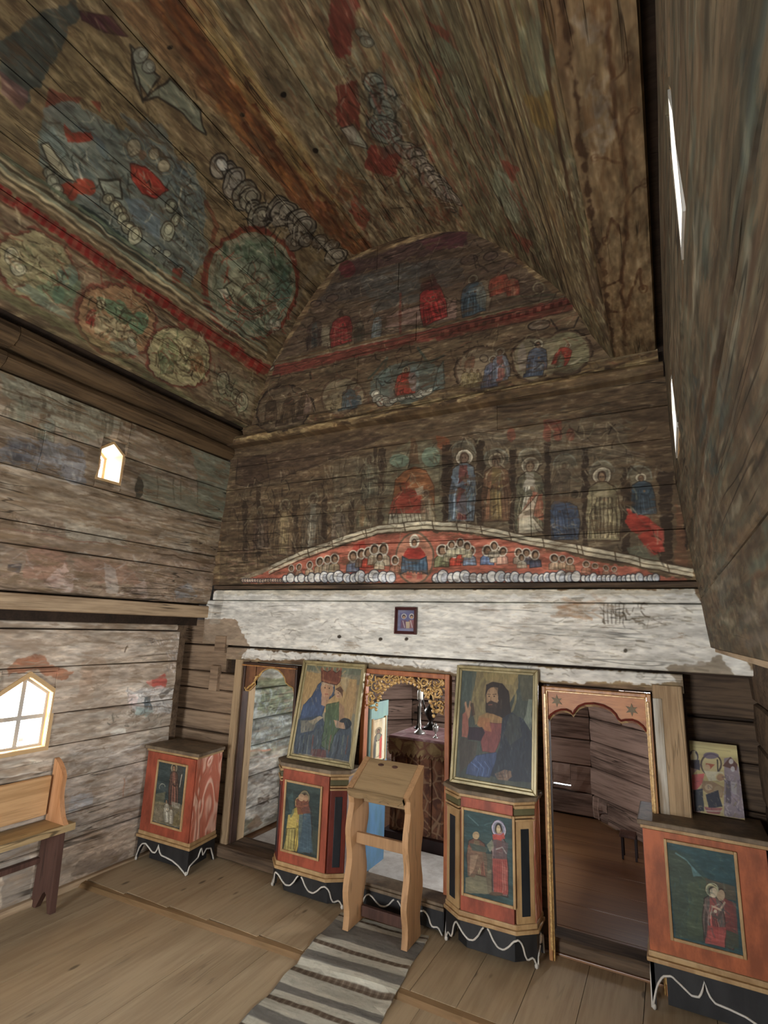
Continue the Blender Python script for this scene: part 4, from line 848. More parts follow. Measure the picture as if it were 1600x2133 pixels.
SO.P([(-.14,1.127),(.064,1.228),(.072,3.231),(-.176,3.119)],'85704f',0.6)
SO.L([(-.118,3.027),(-.094,2.679),(-.094,2.387),(-.056,2.131),(-.028,1.919),(-.028,1.731),(-.036,1.548),(-.037,1.396),(-.04,1.252),(-.037,1.178)],.014,'3f2616',0.9)
SO.L([(-.111,3.03),(-.087,2.682),(-.088,2.389),(-.05,2.134),(-.023,1.922),(-.023,1.733),(-.032,1.55),(-.033,1.398),(-.036,1.254),(-.034,1.179)],.005,'5a3a22',0.6)
SO.L([(-.094,2.679),(-.012,2.351),(.001,2.508)],.013,'3f2616',0.85)
SO.E(.001,2.508,.016,.007,-.001,.031,None,0.8,'4a2d1a',.008)
SO.L([(-.094,2.387),(-.18,2.424),(-.224,2.619)],.014,'3f2616',0.85)
SO.E(-.224,2.619,.017,.008,-.004,.035,None,0.8,'4a2d1a',.01)
SO.L([(-.05,2.134),(-.087,1.97),(-.123,2.099)],.011,'3f2616',0.85)
SO.E(-.123,2.099,.014,.007,-.002,.024,None,0.8,'4a2d1a',.007)
SO.L([(-.032,1.917),(.003,1.86),(.035,1.852)],.01,'3f2616',0.85)
SO.E(.035,1.852,.012,.006,-.001,.019,None,0.8,'4a2d1a',.006)
SO.L([(-.028,1.731),(-.082,1.683),(-.122,1.664)],.009,'3f2616',0.85)
SO.E(-.122,1.664,.012,.006,-.002,.016,None,0.8,'4a2d1a',.005)
SO.L([(-.031,1.626),(-.001,1.547),(.02,1.531)],.008,'3f2616',0.85)
SO.E(.02,1.531,.011,.005,-.001,.014,None,0.8,'4a2d1a',.005)
SO.L([(-.036,1.548),(-.064,1.473),(-.087,1.372)],.007,'3f2616',0.85)
SO.E(-.087,1.372,.01,.005,-.001,.012,None,0.8,'4a2d1a',.004)
SO.L([(-.034,1.413),(-.005,1.397),(.01,1.36)],.007,'3f2616',0.85)
SO.E(.01,1.36,.01,.005,-.001,.011,None,0.8,'4a2d1a',.004)
SO.L([(-.042,1.277),(-.065,1.239),(-.076,1.183)],.006,'3f2616',0.85)
SO.E(-.076,1.183,.009,.004,-.001,.009,None,0.8,'4a2d1a',.004)
SO.L([(-.094,2.679),(-.174,2.619),(-.222,2.816)],.016,'3f2616',0.85)
SO.E(-.222,2.816,.018,.008,-.004,.04,None,0.8,'4a2d1a',.01)
scatter(SO,[(-.123,1.135),(.053,1.223),(.061,3.166),(-.159,3.067)],['a08a60', '4f3520', '6f5434', '907852'],220,.136,.011,91,61,0.4,0.2)
scatter(SO,[(-.121,1.161),(-.037,1.202),(-.041,1.703),(-.114,1.667)],['a09684', '8a8070'],50,.032,.014,88,62,0.5,0.5)
SO.P([(-.145,1.124),(-.132,1.131),(-.171,3.122),(-.186,3.115)],'2c1a10',0.8)
LU.P([(1.381,3.009),(1.525,3.012),(2.068,3.009),(2.186,2.9),(1.958,2.684),(1.426,2.793)],'8a8d78',0.6)
LU.P([(2.105,3.024),(2.725,3.037),(2.782,2.851),(2.173,2.896)],'6d543a',0.7)
LU.P([(1.365,3.087),(1.462,3.027),(1.532,2.882),(1.47,2.855),(1.41,2.872)],'80826f',0.5)
LU.P([(1.489,2.584),(1.926,2.662),(2,2.422),(1.5,2.44)],'80848a',0.75)
LU.P([(1.514,2.55),(1.666,2.578),(1.676,2.482),(1.538,2.483)],'5f646e',0.7)
LU.P([(1.547,2.486),(1.674,2.492),(1.642,2.45),(1.553,2.456)],'3a3f48',0.7)
LU.L([(1.504,2.421),(1.966,2.414)],.008,'c4bfb4',0.7)
LU.L([(1.531,2.981),(2.092,2.955)],.005,'b5b094',0.6)
LU.L([(1.418,2.833),(2.147,2.886)],.008,'4a3b2a',0.6)
LU.P([(1.626,2.921),(1.653,2.922),(1.672,2.803),(1.644,2.804)],'4f4a3a',0.5)
LU.P([(1.789,2.929),(1.819,2.929),(1.837,2.806),(1.807,2.806)],'4f4a3a',0.5)
LU.P([(1.835,2.931),(1.865,2.931),(1.884,2.806),(1.853,2.807)],'4f4a3a',0.5)
LU.P([(2.004,2.939),(2.038,2.939),(2.057,2.809),(2.024,2.809)],'4f4a3a',0.5)
LU.P([(2.056,2.941),(2.09,2.942),(2.11,2.809),(2.075,2.81)],'4f4a3a',0.5)
LU.P([(1.647,2.772),(1.686,2.787),(1.711,2.615),(1.67,2.612)],'6b5238',0.7)
saint(LU,1.563,2.685,1.522,2.833,0.8,'77806c','8a8a72',None,'6a5a48',0.5)
saint(LU,1.711,2.615,1.696,2.791,0.5,'9aa090','808878',None,'6a5a48',0.6)
scatter(LU,[(1.385,2.989),(2.068,3.009),(2.147,2.759),(1.926,2.662),(1.467,2.597)],['a5a890', '5f5c48', '77745c', 'b8b49a', '4d4434'],220,.038,.009,-63,71,0.45,0.6)
scatter(LU,[(1.471,2.578),(1.942,2.643),(1.987,2.431),(1.5,2.44)],['9ea2a4', '50545c', 'b5b2a8', '6a645a'],120,.038,.008,-68,72,0.5,0.5)
scatter(LU,[(2.093,3.019),(3.097,3.01),(3.197,2.433),(2.371,2.49),(2.195,2.66)],['8f9078', '6b5a40', '77806c', '4d4030', 'a09a80'],230,.059,.013,-10,73,0.45,0.6)
LU.P([(2.731,3.01),(3.176,3.035),(3.26,2.43),(2.938,2.455),(2.834,2.779)],'7b8672',0.7)
LU.P([(2.345,2.614),(2.906,2.608),(3.189,2.569),(3.2,2.418),(2.446,2.417)],'858c76',0.6)
LU.L([(2.404,2.617),(2.909,2.594),(3.067,2.572)],.008,'b5b49a',0.6)
LU.E(2.376,2.505,.036,.009,.015,-.074,'33342a',0.85)
LU.L([(2.51,2.623),(2.548,2.471)],.011,'4f4c3a',0.5)
LU.L([(2.651,2.648),(2.69,2.491)],.012,'4f4c3a',0.5)
LU.L([(2.716,2.66),(2.756,2.501)],.012,'4f4c3a',0.5)
LU.L([(2.871,2.688),(2.913,2.523)],.013,'4f4c3a',0.5)
LU.P([(1.557,2.166),(1.857,2.173),(2.355,2.156),(3.196,2.147),(3.28,1.742),(1.648,1.734)],'a08872',0.6)
scatter(LU,[(1.559,2.156),(2.355,2.156),(2.373,2.072),(1.578,2.068)],['c9c0a8', '6b6450', 'b5ac94', '4a4234'],170,.025,.004,-15,74,0.6,0.9)
LU.P([(1.91,2.183),(2.353,2.169),(2.357,2.082),(1.968,2.069)],'b0ab98',0.6)
LU.P([(2.603,2.251),(2.908,2.248),(2.937,2.111),(2.615,2.12)],'b0ac9c',0.5)
LU.P([(2.903,2.361),(3.193,2.356),(3.178,2.233),(2.949,2.227)],'a3977c',0.5)
scatter(LU,[(2.9,2.375),(3.19,2.371),(3.208,2.089),(2.978,2.089)],['6b5a44', 'bdb08f'],40,.035,.008,-65,75,0.5,0.8)
LU.P([(1.729,1.989),(1.92,2.028),(2.005,1.895),(1.935,1.8),(1.743,1.824)],'a5745e',0.5)
LU.P([(1.872,1.794),(1.963,1.934),(2.037,1.853),(2.059,1.744)],'d0b5a8',0.7)
LU.P([(2.014,1.963),(2.393,1.975),(2.534,1.853),(2.237,1.826),(2.059,1.856)],'a97b64',0.45)
LU.P([(2.223,1.955),(2.32,1.93),(2.368,1.765),(2.274,1.771)],'c0b8ae',0.6)
LU.P([(2.422,1.769),(2.543,1.879),(2.623,1.783),(2.587,1.743)],'cbb2a4',0.6)
LU.P([(2.823,1.824),(2.947,1.889),(3.059,1.786),(2.867,1.774)],'9aa0a6',0.7)
LU.P([(2.642,1.914),(2.752,1.925),(2.79,1.742),(2.693,1.749)],'b09a84',0.6)
LU.P([(1.655,1.876),(1.721,1.884),(1.713,1.831),(1.662,1.846)],'3f4048',0.7)
scatter(LU,[(1.594,1.989),(3.118,2.049),(3.164,1.736),(1.643,1.754)],['d0c2b2', '8a6450', 'b99a88', '75604c', 'c9c4ba'],330,.056,.009,1,76,0.45,0.5)
LU.L([(1.642,1.759),(1.946,1.746),(2.307,1.737),(3.164,1.736)],.009,'3a2c20',0.6)
LU.L([(1.577,2.073),(1.991,2.073),(2.37,2.084)],.006,'8a4a3c',0.6)
LU.L([(2.593,2.078),(2.839,2.071),(3.214,2.06)],.008,'3a2618',0.8)
LU.L([(2.148,2.253),(2.36,2.27)],.012,'6b4434',0.6)
scatter(LU,[(1.535,2.274),(2.621,2.321),(3.154,2.349),(3.167,2.187),(2.353,2.169),(1.555,2.176)],['8f7860', 'b5a48c', '6a543e'],110,.094,.01,-0,77,0.45,0.15)
LL.P([(1.732,1.501),(3.048,1.512),(3.094,.711),(2.79,.211),(2.309,.263),(2.213,.849),(1.846,.845)],'b5a898',0.35)
LL.P([(1.827,1.313),(1.861,1.348),(1.931,1.371),(2.012,1.352),(2.042,1.303),(2.121,1.291),(2.173,1.262),(2.16,1.227),(2.115,1.221),(2.047,1.251),(1.953,1.29),(1.896,1.285),(1.824,1.24)],'9a6245',0.85)
LL.P([(1.856,1.328),(1.934,1.358),(2.007,1.33),(1.961,1.298)],'8a5236',0.5)
LL.P([(2.248,1.34),(2.389,1.354),(2.455,1.275),(2.46,1.18),(2.316,1.163),(2.241,1.258)],'9a7a60',0.35)
LL.P([(2.248,1.213),(2.317,1.282),(2.365,1.113),(2.236,1.054)],'a07c60',0.3)
LL.P([(2.754,1.15),(2.911,1.212),(2.947,1.11),(2.78,1.138)],'d05a50',0.95)
LL.P([(2.752,1.16),(2.812,1.176),(2.807,1.125)],'e09a8a',0.6)
LL.P([(2.606,1.102),(2.925,1.116),(3.023,1.098),(3.048,.926),(2.902,.923),(2.671,.979)],'c9cac8',0.75)
LL.P([(2.768,1.058),(2.817,1.064),(2.845,.96),(2.78,.977)],'3f5058',0.8)
LL.P([(2.88,1.068),(3.022,1.109),(2.913,1.024)],'4a4640',0.7)
LL.P([(2.619,1.091),(2.703,1.084),(2.715,1.003),(2.646,.991)],'e2c9c2',0.6)
LL.P([(2.704,.995),(2.871,.957),(2.802,.915),(2.701,.937)],'9ab5b0',0.7)
scatter(LL,[(2.488,.999),(2.925,.94),(2.938,.857),(2.505,.895)],['3a3c34', '6a6a5c'],50,.026,.005,-52,81,0.6,0.9)
scatter(LL,[(2.601,1.131),(3.036,1.108),(3.066,.903),(2.629,.955)],['e6e6e2', '7a7c7c', '5a5c5c', 'f0eeea'],90,.028,.006,-60,82,0.6,0.9)
scatter(LL,[(2.694,1.458),(3.037,1.49),(3.064,1.203),(2.911,1.212),(2.9,1.382)],['dcd8d6', 'f0eeee', '8a8480'],80,.04,.007,-64,83,0.6,0.6)
LL.P([(2.521,.861),(2.641,.872),(2.653,.837),(2.536,.831)],'d8d4c6',0.95)
LL.P([(2.26,.79),(2.806,.727),(2.86,.21),(2.337,.263),(2.265,.586)],'bdb5aa',0.5)
LL.P([(2.296,.513),(2.441,.513),(2.478,.409),(2.323,.406)],'b5c0cc',0.6)
scatter(LL,[(2.246,.818),(2.781,.731),(2.834,.227),(2.344,.277)],['d8d4cc', '8f8070', 'a89a8a', 'c9c4be', '75675a'],330,.053,.006,-6,84,0.5,0.35)
scatter(LL,[(2.071,1.486),(2.98,1.49),(3.065,.716),(2.225,.83)],['c4b8a6', '8a755e', 'a08a74', 'd0c8bc', '6f5c4a'],380,.05,.005,-2,85,0.45,0.3)
scatter(LL,[(1.732,1.501),(2.261,1.506),(2.153,1.325),(1.766,1.307)],['c4bcae', '9a8570', '85715c'],120,.043,.005,-1,86,0.4,0.3)
LL.L([(2.194,1.019),(2.444,1.009),(2.619,1.013),(3.002,.963)],.005,'55483a',0.7)
LL.L([(2.27,.669),(2.556,.703),(3.018,.764)],.008,'dedad2',0.6)
LL.L([(1.869,.711),(2.132,.689)],.007,'e0dacc',0.8)
LL.L([(2.557,1.418),(2.551,1.379)],.009,'3a2c20',0.7)
LL.L([(2.671,.534),(2.701,.417)],.007,'b5653c',0.5)
LL.P([(2.445,.123),(2.629,.107),(2.816,.04),(2.648,-.011),(2.382,.046)],'75685c',0.7)
scatter(LL,[(2.329,.257),(2.79,.211),(2.807,.025),(2.355,.039)],['a8988a', '75675c', 'c0b0a2'],120,.049,.007,-2,87,0.45,0.3)
LL.P([(1.925,.384),(2.094,.357),(2.11,.214),(1.953,.222)],'8c857c',0.6)
LL.P([(1.954,.214),(2.13,.193),(2.145,.007),(1.99,.008)],'6d665c',0.6)
RT.P([(.543,2.194),(.487,2.128),(.627,2.087),(.641,2.148)],'3f4a46',0.8)
RT.P([(.961,2.363),(.839,2.276),(.946,2.211),(1.125,2.292)],'4c5248',0.8)
RT.P([(.838,2.294),(.793,2.256),(.911,2.186),(.986,2.2)],'8a8a76',0.6)
RT.P([(1.558,2.332),(1.374,2.191),(1.433,1.968),(1.675,2.061)],'43504c',0.8)
RT.P([(1.176,2.101),(.953,2.034),(1.123,1.997),(1.293,2.017)],'43504e',0.7)
RT.P([(.693,2.074),(.644,2.011),(.851,1.88),(1.172,1.898),(1.123,2.077)],'6c5e4a',0.6)
RT.P([(1.389,2.41),(1.242,2.319),(2.01,2.123),(2.214,2.253)],'8a8468',0.5)
RT.P([(1.409,2.451),(1.338,2.392),(1.353,2.391),(1.425,2.449)],'3c3426',0.7)
RT.P([(1.453,2.444),(1.379,2.385),(1.395,2.383),(1.471,2.443)],'3c3426',0.7)
RT.P([(1.501,2.437),(1.422,2.377),(1.438,2.375),(1.519,2.436)],'3c3426',0.7)
RT.P([(1.551,2.43),(1.467,2.369),(1.484,2.367),(1.571,2.429)],'3c3426',0.7)
RT.P([(1.604,2.423),(1.514,2.36),(1.533,2.358),(1.625,2.421)],'3c3426',0.7)
RT.P([(1.661,2.415),(1.565,2.351),(1.584,2.348),(1.683,2.413)],'3c3426',0.7)
RT.P([(1.721,2.407),(1.618,2.341),(1.639,2.339),(1.744,2.405)],'3c3426',0.7)
RT.P([(1.785,2.398),(1.674,2.33),(1.696,2.328),(1.81,2.396)],'3c3426',0.7)
RT.P([(1.853,2.388),(1.735,2.319),(1.758,2.317),(1.88,2.386)],'3c3426',0.7)
RT.P([(1.926,2.378),(1.798,2.308),(1.824,2.305),(1.955,2.375)],'3c3426',0.7)
RT.P([(2.005,2.367),(1.867,2.295),(1.894,2.292),(2.036,2.364)],'3c3426',0.7)
RT.P([(2.089,2.355),(1.94,2.282),(1.968,2.278),(2.122,2.352)],'3c3426',0.7)
RT.P([(2.18,2.342),(2.018,2.267),(2.049,2.264),(2.216,2.339)],'3c3426',0.7)
RT.P([(2.278,2.328),(2.102,2.252),(2.135,2.248),(2.317,2.325)],'3c3426',0.7)
RT.P([(2.385,2.314),(2.193,2.235),(2.228,2.231),(2.427,2.31)],'3c3426',0.7)
RT.P([(2.5,2.297),(2.29,2.218),(2.329,2.212),(2.547,2.293)],'3c3426',0.7)
RT.L([(.646,2.412),(.933,2.359),(1.259,2.256)],.01,'a39a80',0.7)
RT.L([(.581,2.318),(.746,2.276),(.856,2.272),(.815,2.01)],.008,'a09478',0.7)
RT.L([(2.898,2.613),(3.07,2.151),(2.315,1.656)],.049,'8f8268',0.7)
scatter(RT,[(.865,2.708),(.452,2.133),(.725,1.96),(1.947,2.633)],['8f8a70', '4c4636', '85684e', '6b7464', 'a39c80'],260,.059,.009,-19,91,0.5,0.12)
scatter(RT,[(1.947,2.633),(.725,1.96),(1.3,1.596),(3.115,1.582)],['9a8a72', '5a4a3a', '7d6a55', '707a70', 'ab9c84', '6b5444'],300,.101,.021,-114,92,0.5,0.2)
RT.P([(1.688,1.654),(1.167,1.68),(1.307,1.592),(1.985,1.577)],'7d7264',0.8)
RT.E(.521,2.117,-.01,-.012,.014,-.008,'5a6458',0.8,'23221c',.003)
RT.E(.573,2.112,-.011,-.012,.012,-.007,'4a5248',0.8,'23221c',.004)
RT.P([(2.188,1.851),(1.564,1.814),(1.722,1.693),(2.146,1.715)],'8d8a80',0.5)
scatter(RT,[(.5,1.55),(3.2,1.55),(3.2,3.2),(.5,3.2)],['8f8a70'],150,.42,.016,0,301,.6,.05)
scatter(RT,[(.5,1.55),(3.2,1.55),(3.2,3.2),(.5,3.2)],['4c4636'],150,.42,.016,0,302,.6,.05)
scatter(RT,[(.5,1.55),(3.2,1.55),(3.2,3.2),(.5,3.2)],['85684e'],110,.42,.016,0,303,.6,.05)
scatter(RT,[(.5,1.55),(3.2,1.55),(3.2,3.2),(.5,3.2)],['6b7464'],90,.42,.016,0,304,.6,.05)
scatter(RT,[(.5,1.55),(3.2,1.55),(3.2,3.2),(.5,3.2)],['b0a68c'],80,.42,.016,0,305,.6,.05)
scatter(RT,[(.5,1.55),(3.2,1.55),(3.2,3.2),(.5,3.2)],['5a4030'],60,.42,.016,0,306,.6,.05)
SL.P([(3.288,1.123),(4.046,1.066),(3.983,.56),(3.274,.678)],'9aa6a0',0.5)
SL.P([(3.546,1.091),(4.021,1.068),(3.951,.837),(3.507,.921)],'6d7858',0.7)
SL.P([(3.47,1.213),(3.919,1.118),(4.025,1.039),(3.485,1.095)],'5f6646',0.7)
SL.P([(3.292,1.098),(3.408,1.076),(3.384,.966),(3.298,.975)],'8fada4',0.6)
saint(SL,3.376,.661,3.371,.918,0.3,'b8564a','8a9a84',None,'8a6a50',0.8)
SL.L([(3.3,1.03),(3.416,1.019)],.013,'c9cfc4',0.8)
scatter(SL,[(3.309,1.109),(4.023,1.054),(3.959,.563),(3.292,.675)],['c4ccd0', '6f7a7c', 'a8b0b0', '4d5452', '8a907c'],260,.076,.013,-13,95,0.5,0.9)
SL.P([(3.302,.548),(3.823,.487),(3.842,.055),(3.41,.143)],'cfcac0',0.7)
SL.P([(3.602,.219),(3.596,.267),(3.722,.247),(3.745,.184)],'4a4038',0.8)
SL.P([(3.637,.427),(3.748,.423),(3.751,.403),(3.639,.407)],'3f3830',0.8)
SL.P([(3.26,.364),(3.384,.344),(3.433,-.028),(3.283,0)],'b5886a',0.7)
SL.L([(3.418,.627),(3.711,.596)],.011,'c08068',0.8)
SL.L([(3.312,.578),(3.468,.572),(3.818,.533)],.008,'b09080',0.7)
scatter(SL,[(3.288,.658),(3.845,.583),(3.842,.055),(3.409,.152)],['e0dcd6', '9a9288', 'b8a898', '6f665c'],160,.09,.011,-5,96,0.5,0.3)
SL.P([(3.487,.087),(3.613,.134),(3.698,.056),(3.535,.047)],'7d5f48',0.6)
I1.P([(.0008,.1223),(.2862,.1476),(.2534,.0045),(-.0011,.0021)],'7a6d52',0.9)
I1.P([(-.0073,.1664),(.0943,.1977),(.0855,.1139),(-.0082,.1057)],'8a7a50',0.5)
I1.P([(.1123,.3671),(.2383,.377),(.2523,.1492),(.126,.1504)],'4a4038',0.6)
saint(I1,.1771,.1219,.1454,.3793,0.33,'8a5a48','5f4438','a89a78','a8805c',0.95)
saint(I1,.1382,.0124,.1077,.1549,0.4,'b5ac94','9c937c',None,'a8805c',0.9)
saint(I1,.1729,.0114,.1603,.1191,0.35,'c0b69c','a89e86',None,'a8805c',0.8)
I1.P([(.161,.1488),(.2413,.1474),(.2349,.1171),(.1659,.12)],'a8a08a',0.8)
I1.E(.0546,.2216,.0278,.0043,.0034,-.0192,None,0.8,'a8a890',.0056,a0=150,a1=360,closed=False)
I1.L([(.2298,.3233),(.2193,.2471)],.0082,'c4b8a0',0.9)
I1.P([(.2372,.1029),(.262,.0204),(.1962,.0084),(.1978,.0669)],'7a6a40',0.8)
I1.P([(.0204,.0805),(.0804,.0759),(.0906,.0185),(.0091,.0114)],'8a7a60',0.7)
scatter(I1,[(.0008,.1223),(.2862,.1476),(.2534,.0045),(-.0011,.0021)],['5a4c38', '9a8a68', 'b0a488'],90,.0169,.0045,-38,101,0.5,0.8)
I2.P([(.0003,.0117),(.0107,.1138),(.2576,.1455),(.2578,.0146)],'4a5244',0.8)
saint(I2,.1562,.0008,.1429,.3462,0.34,'4f5f68','46565f','8a7d5a','b08a68',0.95)
saint(I2,.06,.0024,.1122,.3049,0.34,'b09a44','a89040','a8905a','b08a68',0.95)
I2.P([(.0232,.1955),(.0995,.2232),(.097,.1369),(.0205,.1156)],'bda550',0.9)
I2.P([(.0022,-.0092),(.0302,.1174),(.0881,.1281),(.0892,.0012)],'b8a75c',0.95,'4a4228',.0033)
I2.P([(.0742,.2914),(.169,.3213),(.1949,.2326),(.1007,.2091)],'7a3f2c',0.8)
I2.L([(.0211,.1086),(.0161,.0006)],.005,'6d6030',0.8)
I2.L([(.0425,.1125),(.0393,.0053)],.0049,'6d6030',0.8)
I2.L([(.0637,.1165),(.0623,.0098)],.0049,'6d6030',0.8)
I2.L([(.0848,.1204),(.0852,.0144)],.0049,'6d6030',0.8)
I2.P([(.1103,.2107),(.1954,.2256),(.2295,.0225),(.1182,0)],'48606c',0.8)
I2.P([(.0503,.3389),(.0148,.2891),(.0446,.1776),(.0706,.2183)],'46605e',0.6)
I2.E(.1196,.3097,.025,.004,.0018,-.0215,'b5906a',0.95)
I2.E(.1553,.3119,.019,.0031,.0015,-.0185,'a8805c',0.95)
I2.L([(.0772,.2556),(.1355,.2582),(.1728,.2716)],.0099,'9a5a40',0.9)
I3.P([(.0072,.0694),(.1531,.1382),(.2397,.0395),(.0072,-.0005)],'8a8060',0.9)
I3.P([(.0126,.3824),(.2405,.3886),(.2389,.2946),(.1009,.2966),(.0126,.2511)],'2f5050',0.7)
I3.L([(.0238,.3647),(.0792,.331)],.0062,'6a8a88',0.6)
I3.L([(.112,.3369),(.1554,.3591)],.0051,'567876',0.6)
saint(I3,.1934,.0243,.1902,.3654,0.24,'bf4a3c','7a6460','c9c0d0','d0b088',0.95)
I3.P([(.1536,.1892),(.2323,.21),(.2347,.0428),(.1623,.0261)],'a84c40',0.95)
I3.P([(.201,.1944),(.2289,.1544),(.2248,.063),(.2039,.0402)],'b8705e',0.7)
I3.P([(.1548,.302),(.2185,.3187),(.2233,.2916),(.1598,.2747)],'c0483a',0.9)
I3.P([(.1599,.2794),(.2386,.2759),(.2322,.2008),(.1642,.1914)],'5f4c4c',0.85)
I3.L([(.1753,.2355),(.207,.2511),(.2275,.2275)],.0059,'a8a8a0',0.7)
I3.E(.1898,.3369,.018,.0033,-.0003,-.0208,'2a2018',0.9)
I3.E(.1881,.3319,.0127,.0024,-.0002,-.017,'dcc08e',0.98)
I3.E(.1898,.3393,.0308,.0057,-.0004,-.0332,None,0.8,'9a90c0',.0035)
I3.L([(.1694,.1832),(.1651,.0358)],.0024,'8a2a22',0.7)
I3.L([(.1799,.1854),(.1776,.0386)],.0024,'8a2a22',0.7)
I3.L([(.1904,.1876),(.19,.0415)],.0024,'8a2a22',0.7)
I3.L([(.2009,.1898),(.2024,.0444)],.0024,'8a2a22',0.7)
I3.L([(.2113,.1919),(.2148,.0472)],.0024,'8a2a22',0.7)
I3.L([(.2217,.1941),(.2271,.05)],.0024,'8a2a22',0.7)
saint(I3,.0727,.0931,.0681,.3,0.5,'7a6a4c','7a4a38',None,'c0a070',0.9)
I3.P([(.0182,.2138),(.1004,.2206),(.1217,.192),(.0564,.0802),(.0182,.0812)],'7d5f48',0.85)
I3.P([(.0347,.179),(.0785,.1926),(.0565,.1176),(.0291,.0836)],'b09070',0.7)
I3.E(.0653,.2803,.0187,.0035,-.0001,-.0192,'c4a474',0.95)
I3.P([(.0293,.2351),(.0896,.2374),(.1327,.2317),(.1218,.2108),(.0458,.205)],'4a5448',0.95)
I3.P([(.1221,.2438),(.1546,.2784),(.1648,.2428),(.1433,.2151)],'8a8a70',0.8)
I3.P([(.1003,.2064),(.1538,.2079),(.1519,.0282),(.1309,.0234)],'6a5e48',0.7)
I3.E(.1728,.0308,.0364,.0084,-.0001,-.0091,'5a4430',0.9)
I4.P([(-.0005,.3482),(.0856,.3479),(.151,.2642),(.1409,.0127),(.009,.0057)],'44503c',0.85)
I4.P([(.0704,.2235),(.151,.2642),(.1377,.039),(.0545,.0174)],'4c5a40',0.7)
I4.L([(.0335,.3374),(.0776,.3172),(.1081,.2776)],.0069,'6a9a9c',0.7)
I4.P([(.0881,.3078),(.1292,.2651),(.0954,.2577)],'5f8c90',0.7)
I4.P([(.0126,.3686),(.263,.3783),(.2521,.2587),(.1292,.2651),(.0776,.3172)],'2c5256',0.6)
I4.P([(.1399,.2617),(.2516,.2531),(.2519,.1982),(.1992,.1968),(.1482,.2297)],'5a4a34',0.8)
saint(I4,.1778,.0117,.2031,.2421,0.42,'8a5048','7a4038',None,'c0a888',0.9)
saint(I4,.1567,.0115,.168,.2398,0.35,'9a4a42','6f5a50','b5ae80','cab898',0.95)
I4.E(.1666,.2227,.022,.005,-.0021,-.0251,None,0.95,'b8b48a',.005)
I4.E(.1711,.2125,.0143,.0033,-.0016,-.0193,'c9b594',0.95)
I4.E(.1974,.2075,.0152,.0035,-.0019,-.0215,'b09674',0.95)
I4.P([(.21,.1993),(.2509,.187),(.2463,.0246),(.1997,.0228)],'7a3a32',0.85)
I4.P([(.1355,.0767),(.2055,.0889),(.1934,.0105),(.119,.0069)],'b04840',0.85)
I4.P([(.2046,.0779),(.2508,.0736),(.2458,.0192),(.1987,.0119)],'3a4a36',0.8)
I4.L([(.1488,.1075),(.1581,.1539),(.1863,.1717)],.005,'b5a48a',0.8)
I4.L([(.1585,.1595),(.1898,.1505),(.2085,.1825)],.0076,'c0a484',0.9)
scatter(I4,[(.0122,.3626),(.263,.3783),(.2463,.0246),(.0086,-0)],['3a5a58', '58705a', '2a4040'],120,.0257,.0045,-74,104,0.4,0.6)
IM.P([(-.0367,.5602),(.4473,.5732),(.4529,.0113),(.0121,.0063)],'8a8a74',0.5)
IM.P([(-.0058,.5188),(.4119,.4893),(.4217,.3703),(.4051,.1832),(.3188,.2353),(.1495,.2816),(.006,.2679)],'c49a5c',0.85)
IM.P([(.3341,.4836),(.4471,.4517),(.4368,.2782),(.3654,.3023)],'b08a58',0.6)
IM.P([(-.0367,.5602),(.4569,.5738),(.4561,.5167),(-.0076,.5273)],'727860',0.8)
IM.L([(.0967,.4669),(.0128,.4841)],.0114,'c9a86c',0.5)
IM.L([(.1068,.4884),(.0319,.5252)],.0115,'c9a86c',0.5)
IM.L([(.125,.5059),(.0668,.5587)],.0114,'c9a86c',0.5)
IM.L([(.1494,.5176),(.1137,.5808)],.0114,'c9a86c',0.5)
IM.L([(.1777,.5224),(.1677,.5896)],.0113,'c9a86c',0.5)
IM.L([(.2068,.5198),(.223,.5842)],.0112,'c9a86c',0.5)
IM.L([(.2339,.5103),(.2741,.5656)],.011,'c9a86c',0.5)
IM.L([(.2563,.4947),(.316,.5359)],.0109,'c9a86c',0.5)
IM.L([(.272,.4748),(.3449,.4982)],.0107,'c9a86c',0.5)
IM.P([(.2747,.4793),(.3678,.5187),(.3382,.4029)],'bdb08c',0.5)
IM.P([(.1135,.434),(.1446,.4614),(.2392,.4519),(.261,.3884),(.2004,.3347),(.1858,.2532),(.2094,.1848),(.0811,.1158),(.0441,.0027),(.0121,.0063),(.0097,.2033),(.0215,.2939),(.0804,.365)],'3a4f74',0.95,'26344a',.0046)
IM.P([(-.0319,.199),(.1858,.2532),(.2305,.1793),(.3949,.2432),(.4237,.1853),(.4438,.0101),(.0121,.0063)],'3c4a58',0.9)
IM.P([(.0198,.302),(.0991,.3256),(.1394,.2807),(.0985,.2285),(.013,.236)],'455d82',0.8)
IM.E(.1899,.4152,.0505,.004,.0103,-.0534,'c08f66',0.98)
IM.P([(.136,.4524),(.1746,.4678),(.2377,.46),(.2429,.4317),(.1785,.4473),(.1476,.4201)],'c4a988',0.8)
IM.P([(.1556,.3796),(.2227,.3771),(.2164,.304),(.1633,.3152)],'b98a66',0.9)
IM.P([(.1194,.5355),(.1693,.5219),(.202,.5409),(.2414,.5225),(.283,.5461),(.2861,.4719),(.2607,.4454),(.1343,.4606)],'7d3f2c',0.95,'4a2418',.0038)
IM.P([(.1362,.4775),(.2577,.4616),(.2579,.4493),(.1357,.4641)],'9a5a3c',0.9)
IM.E(.1243,.5375,.0094,.0006,.0023,-.0117,'9a5a3c',0.9)
IM.E(.1657,.5402,.0093,.0006,.0023,-.0117,'9a5a3c',0.9)
IM.E(.2068,.5429,.0092,.0006,.0022,-.0116,'9a5a3c',0.9)
IM.E(.2474,.5455,.0091,.0006,.0021,-.0116,'9a5a3c',0.9)
IM.E(.2776,.5474,.009,.0006,.0021,-.0115,'9a5a3c',0.9)
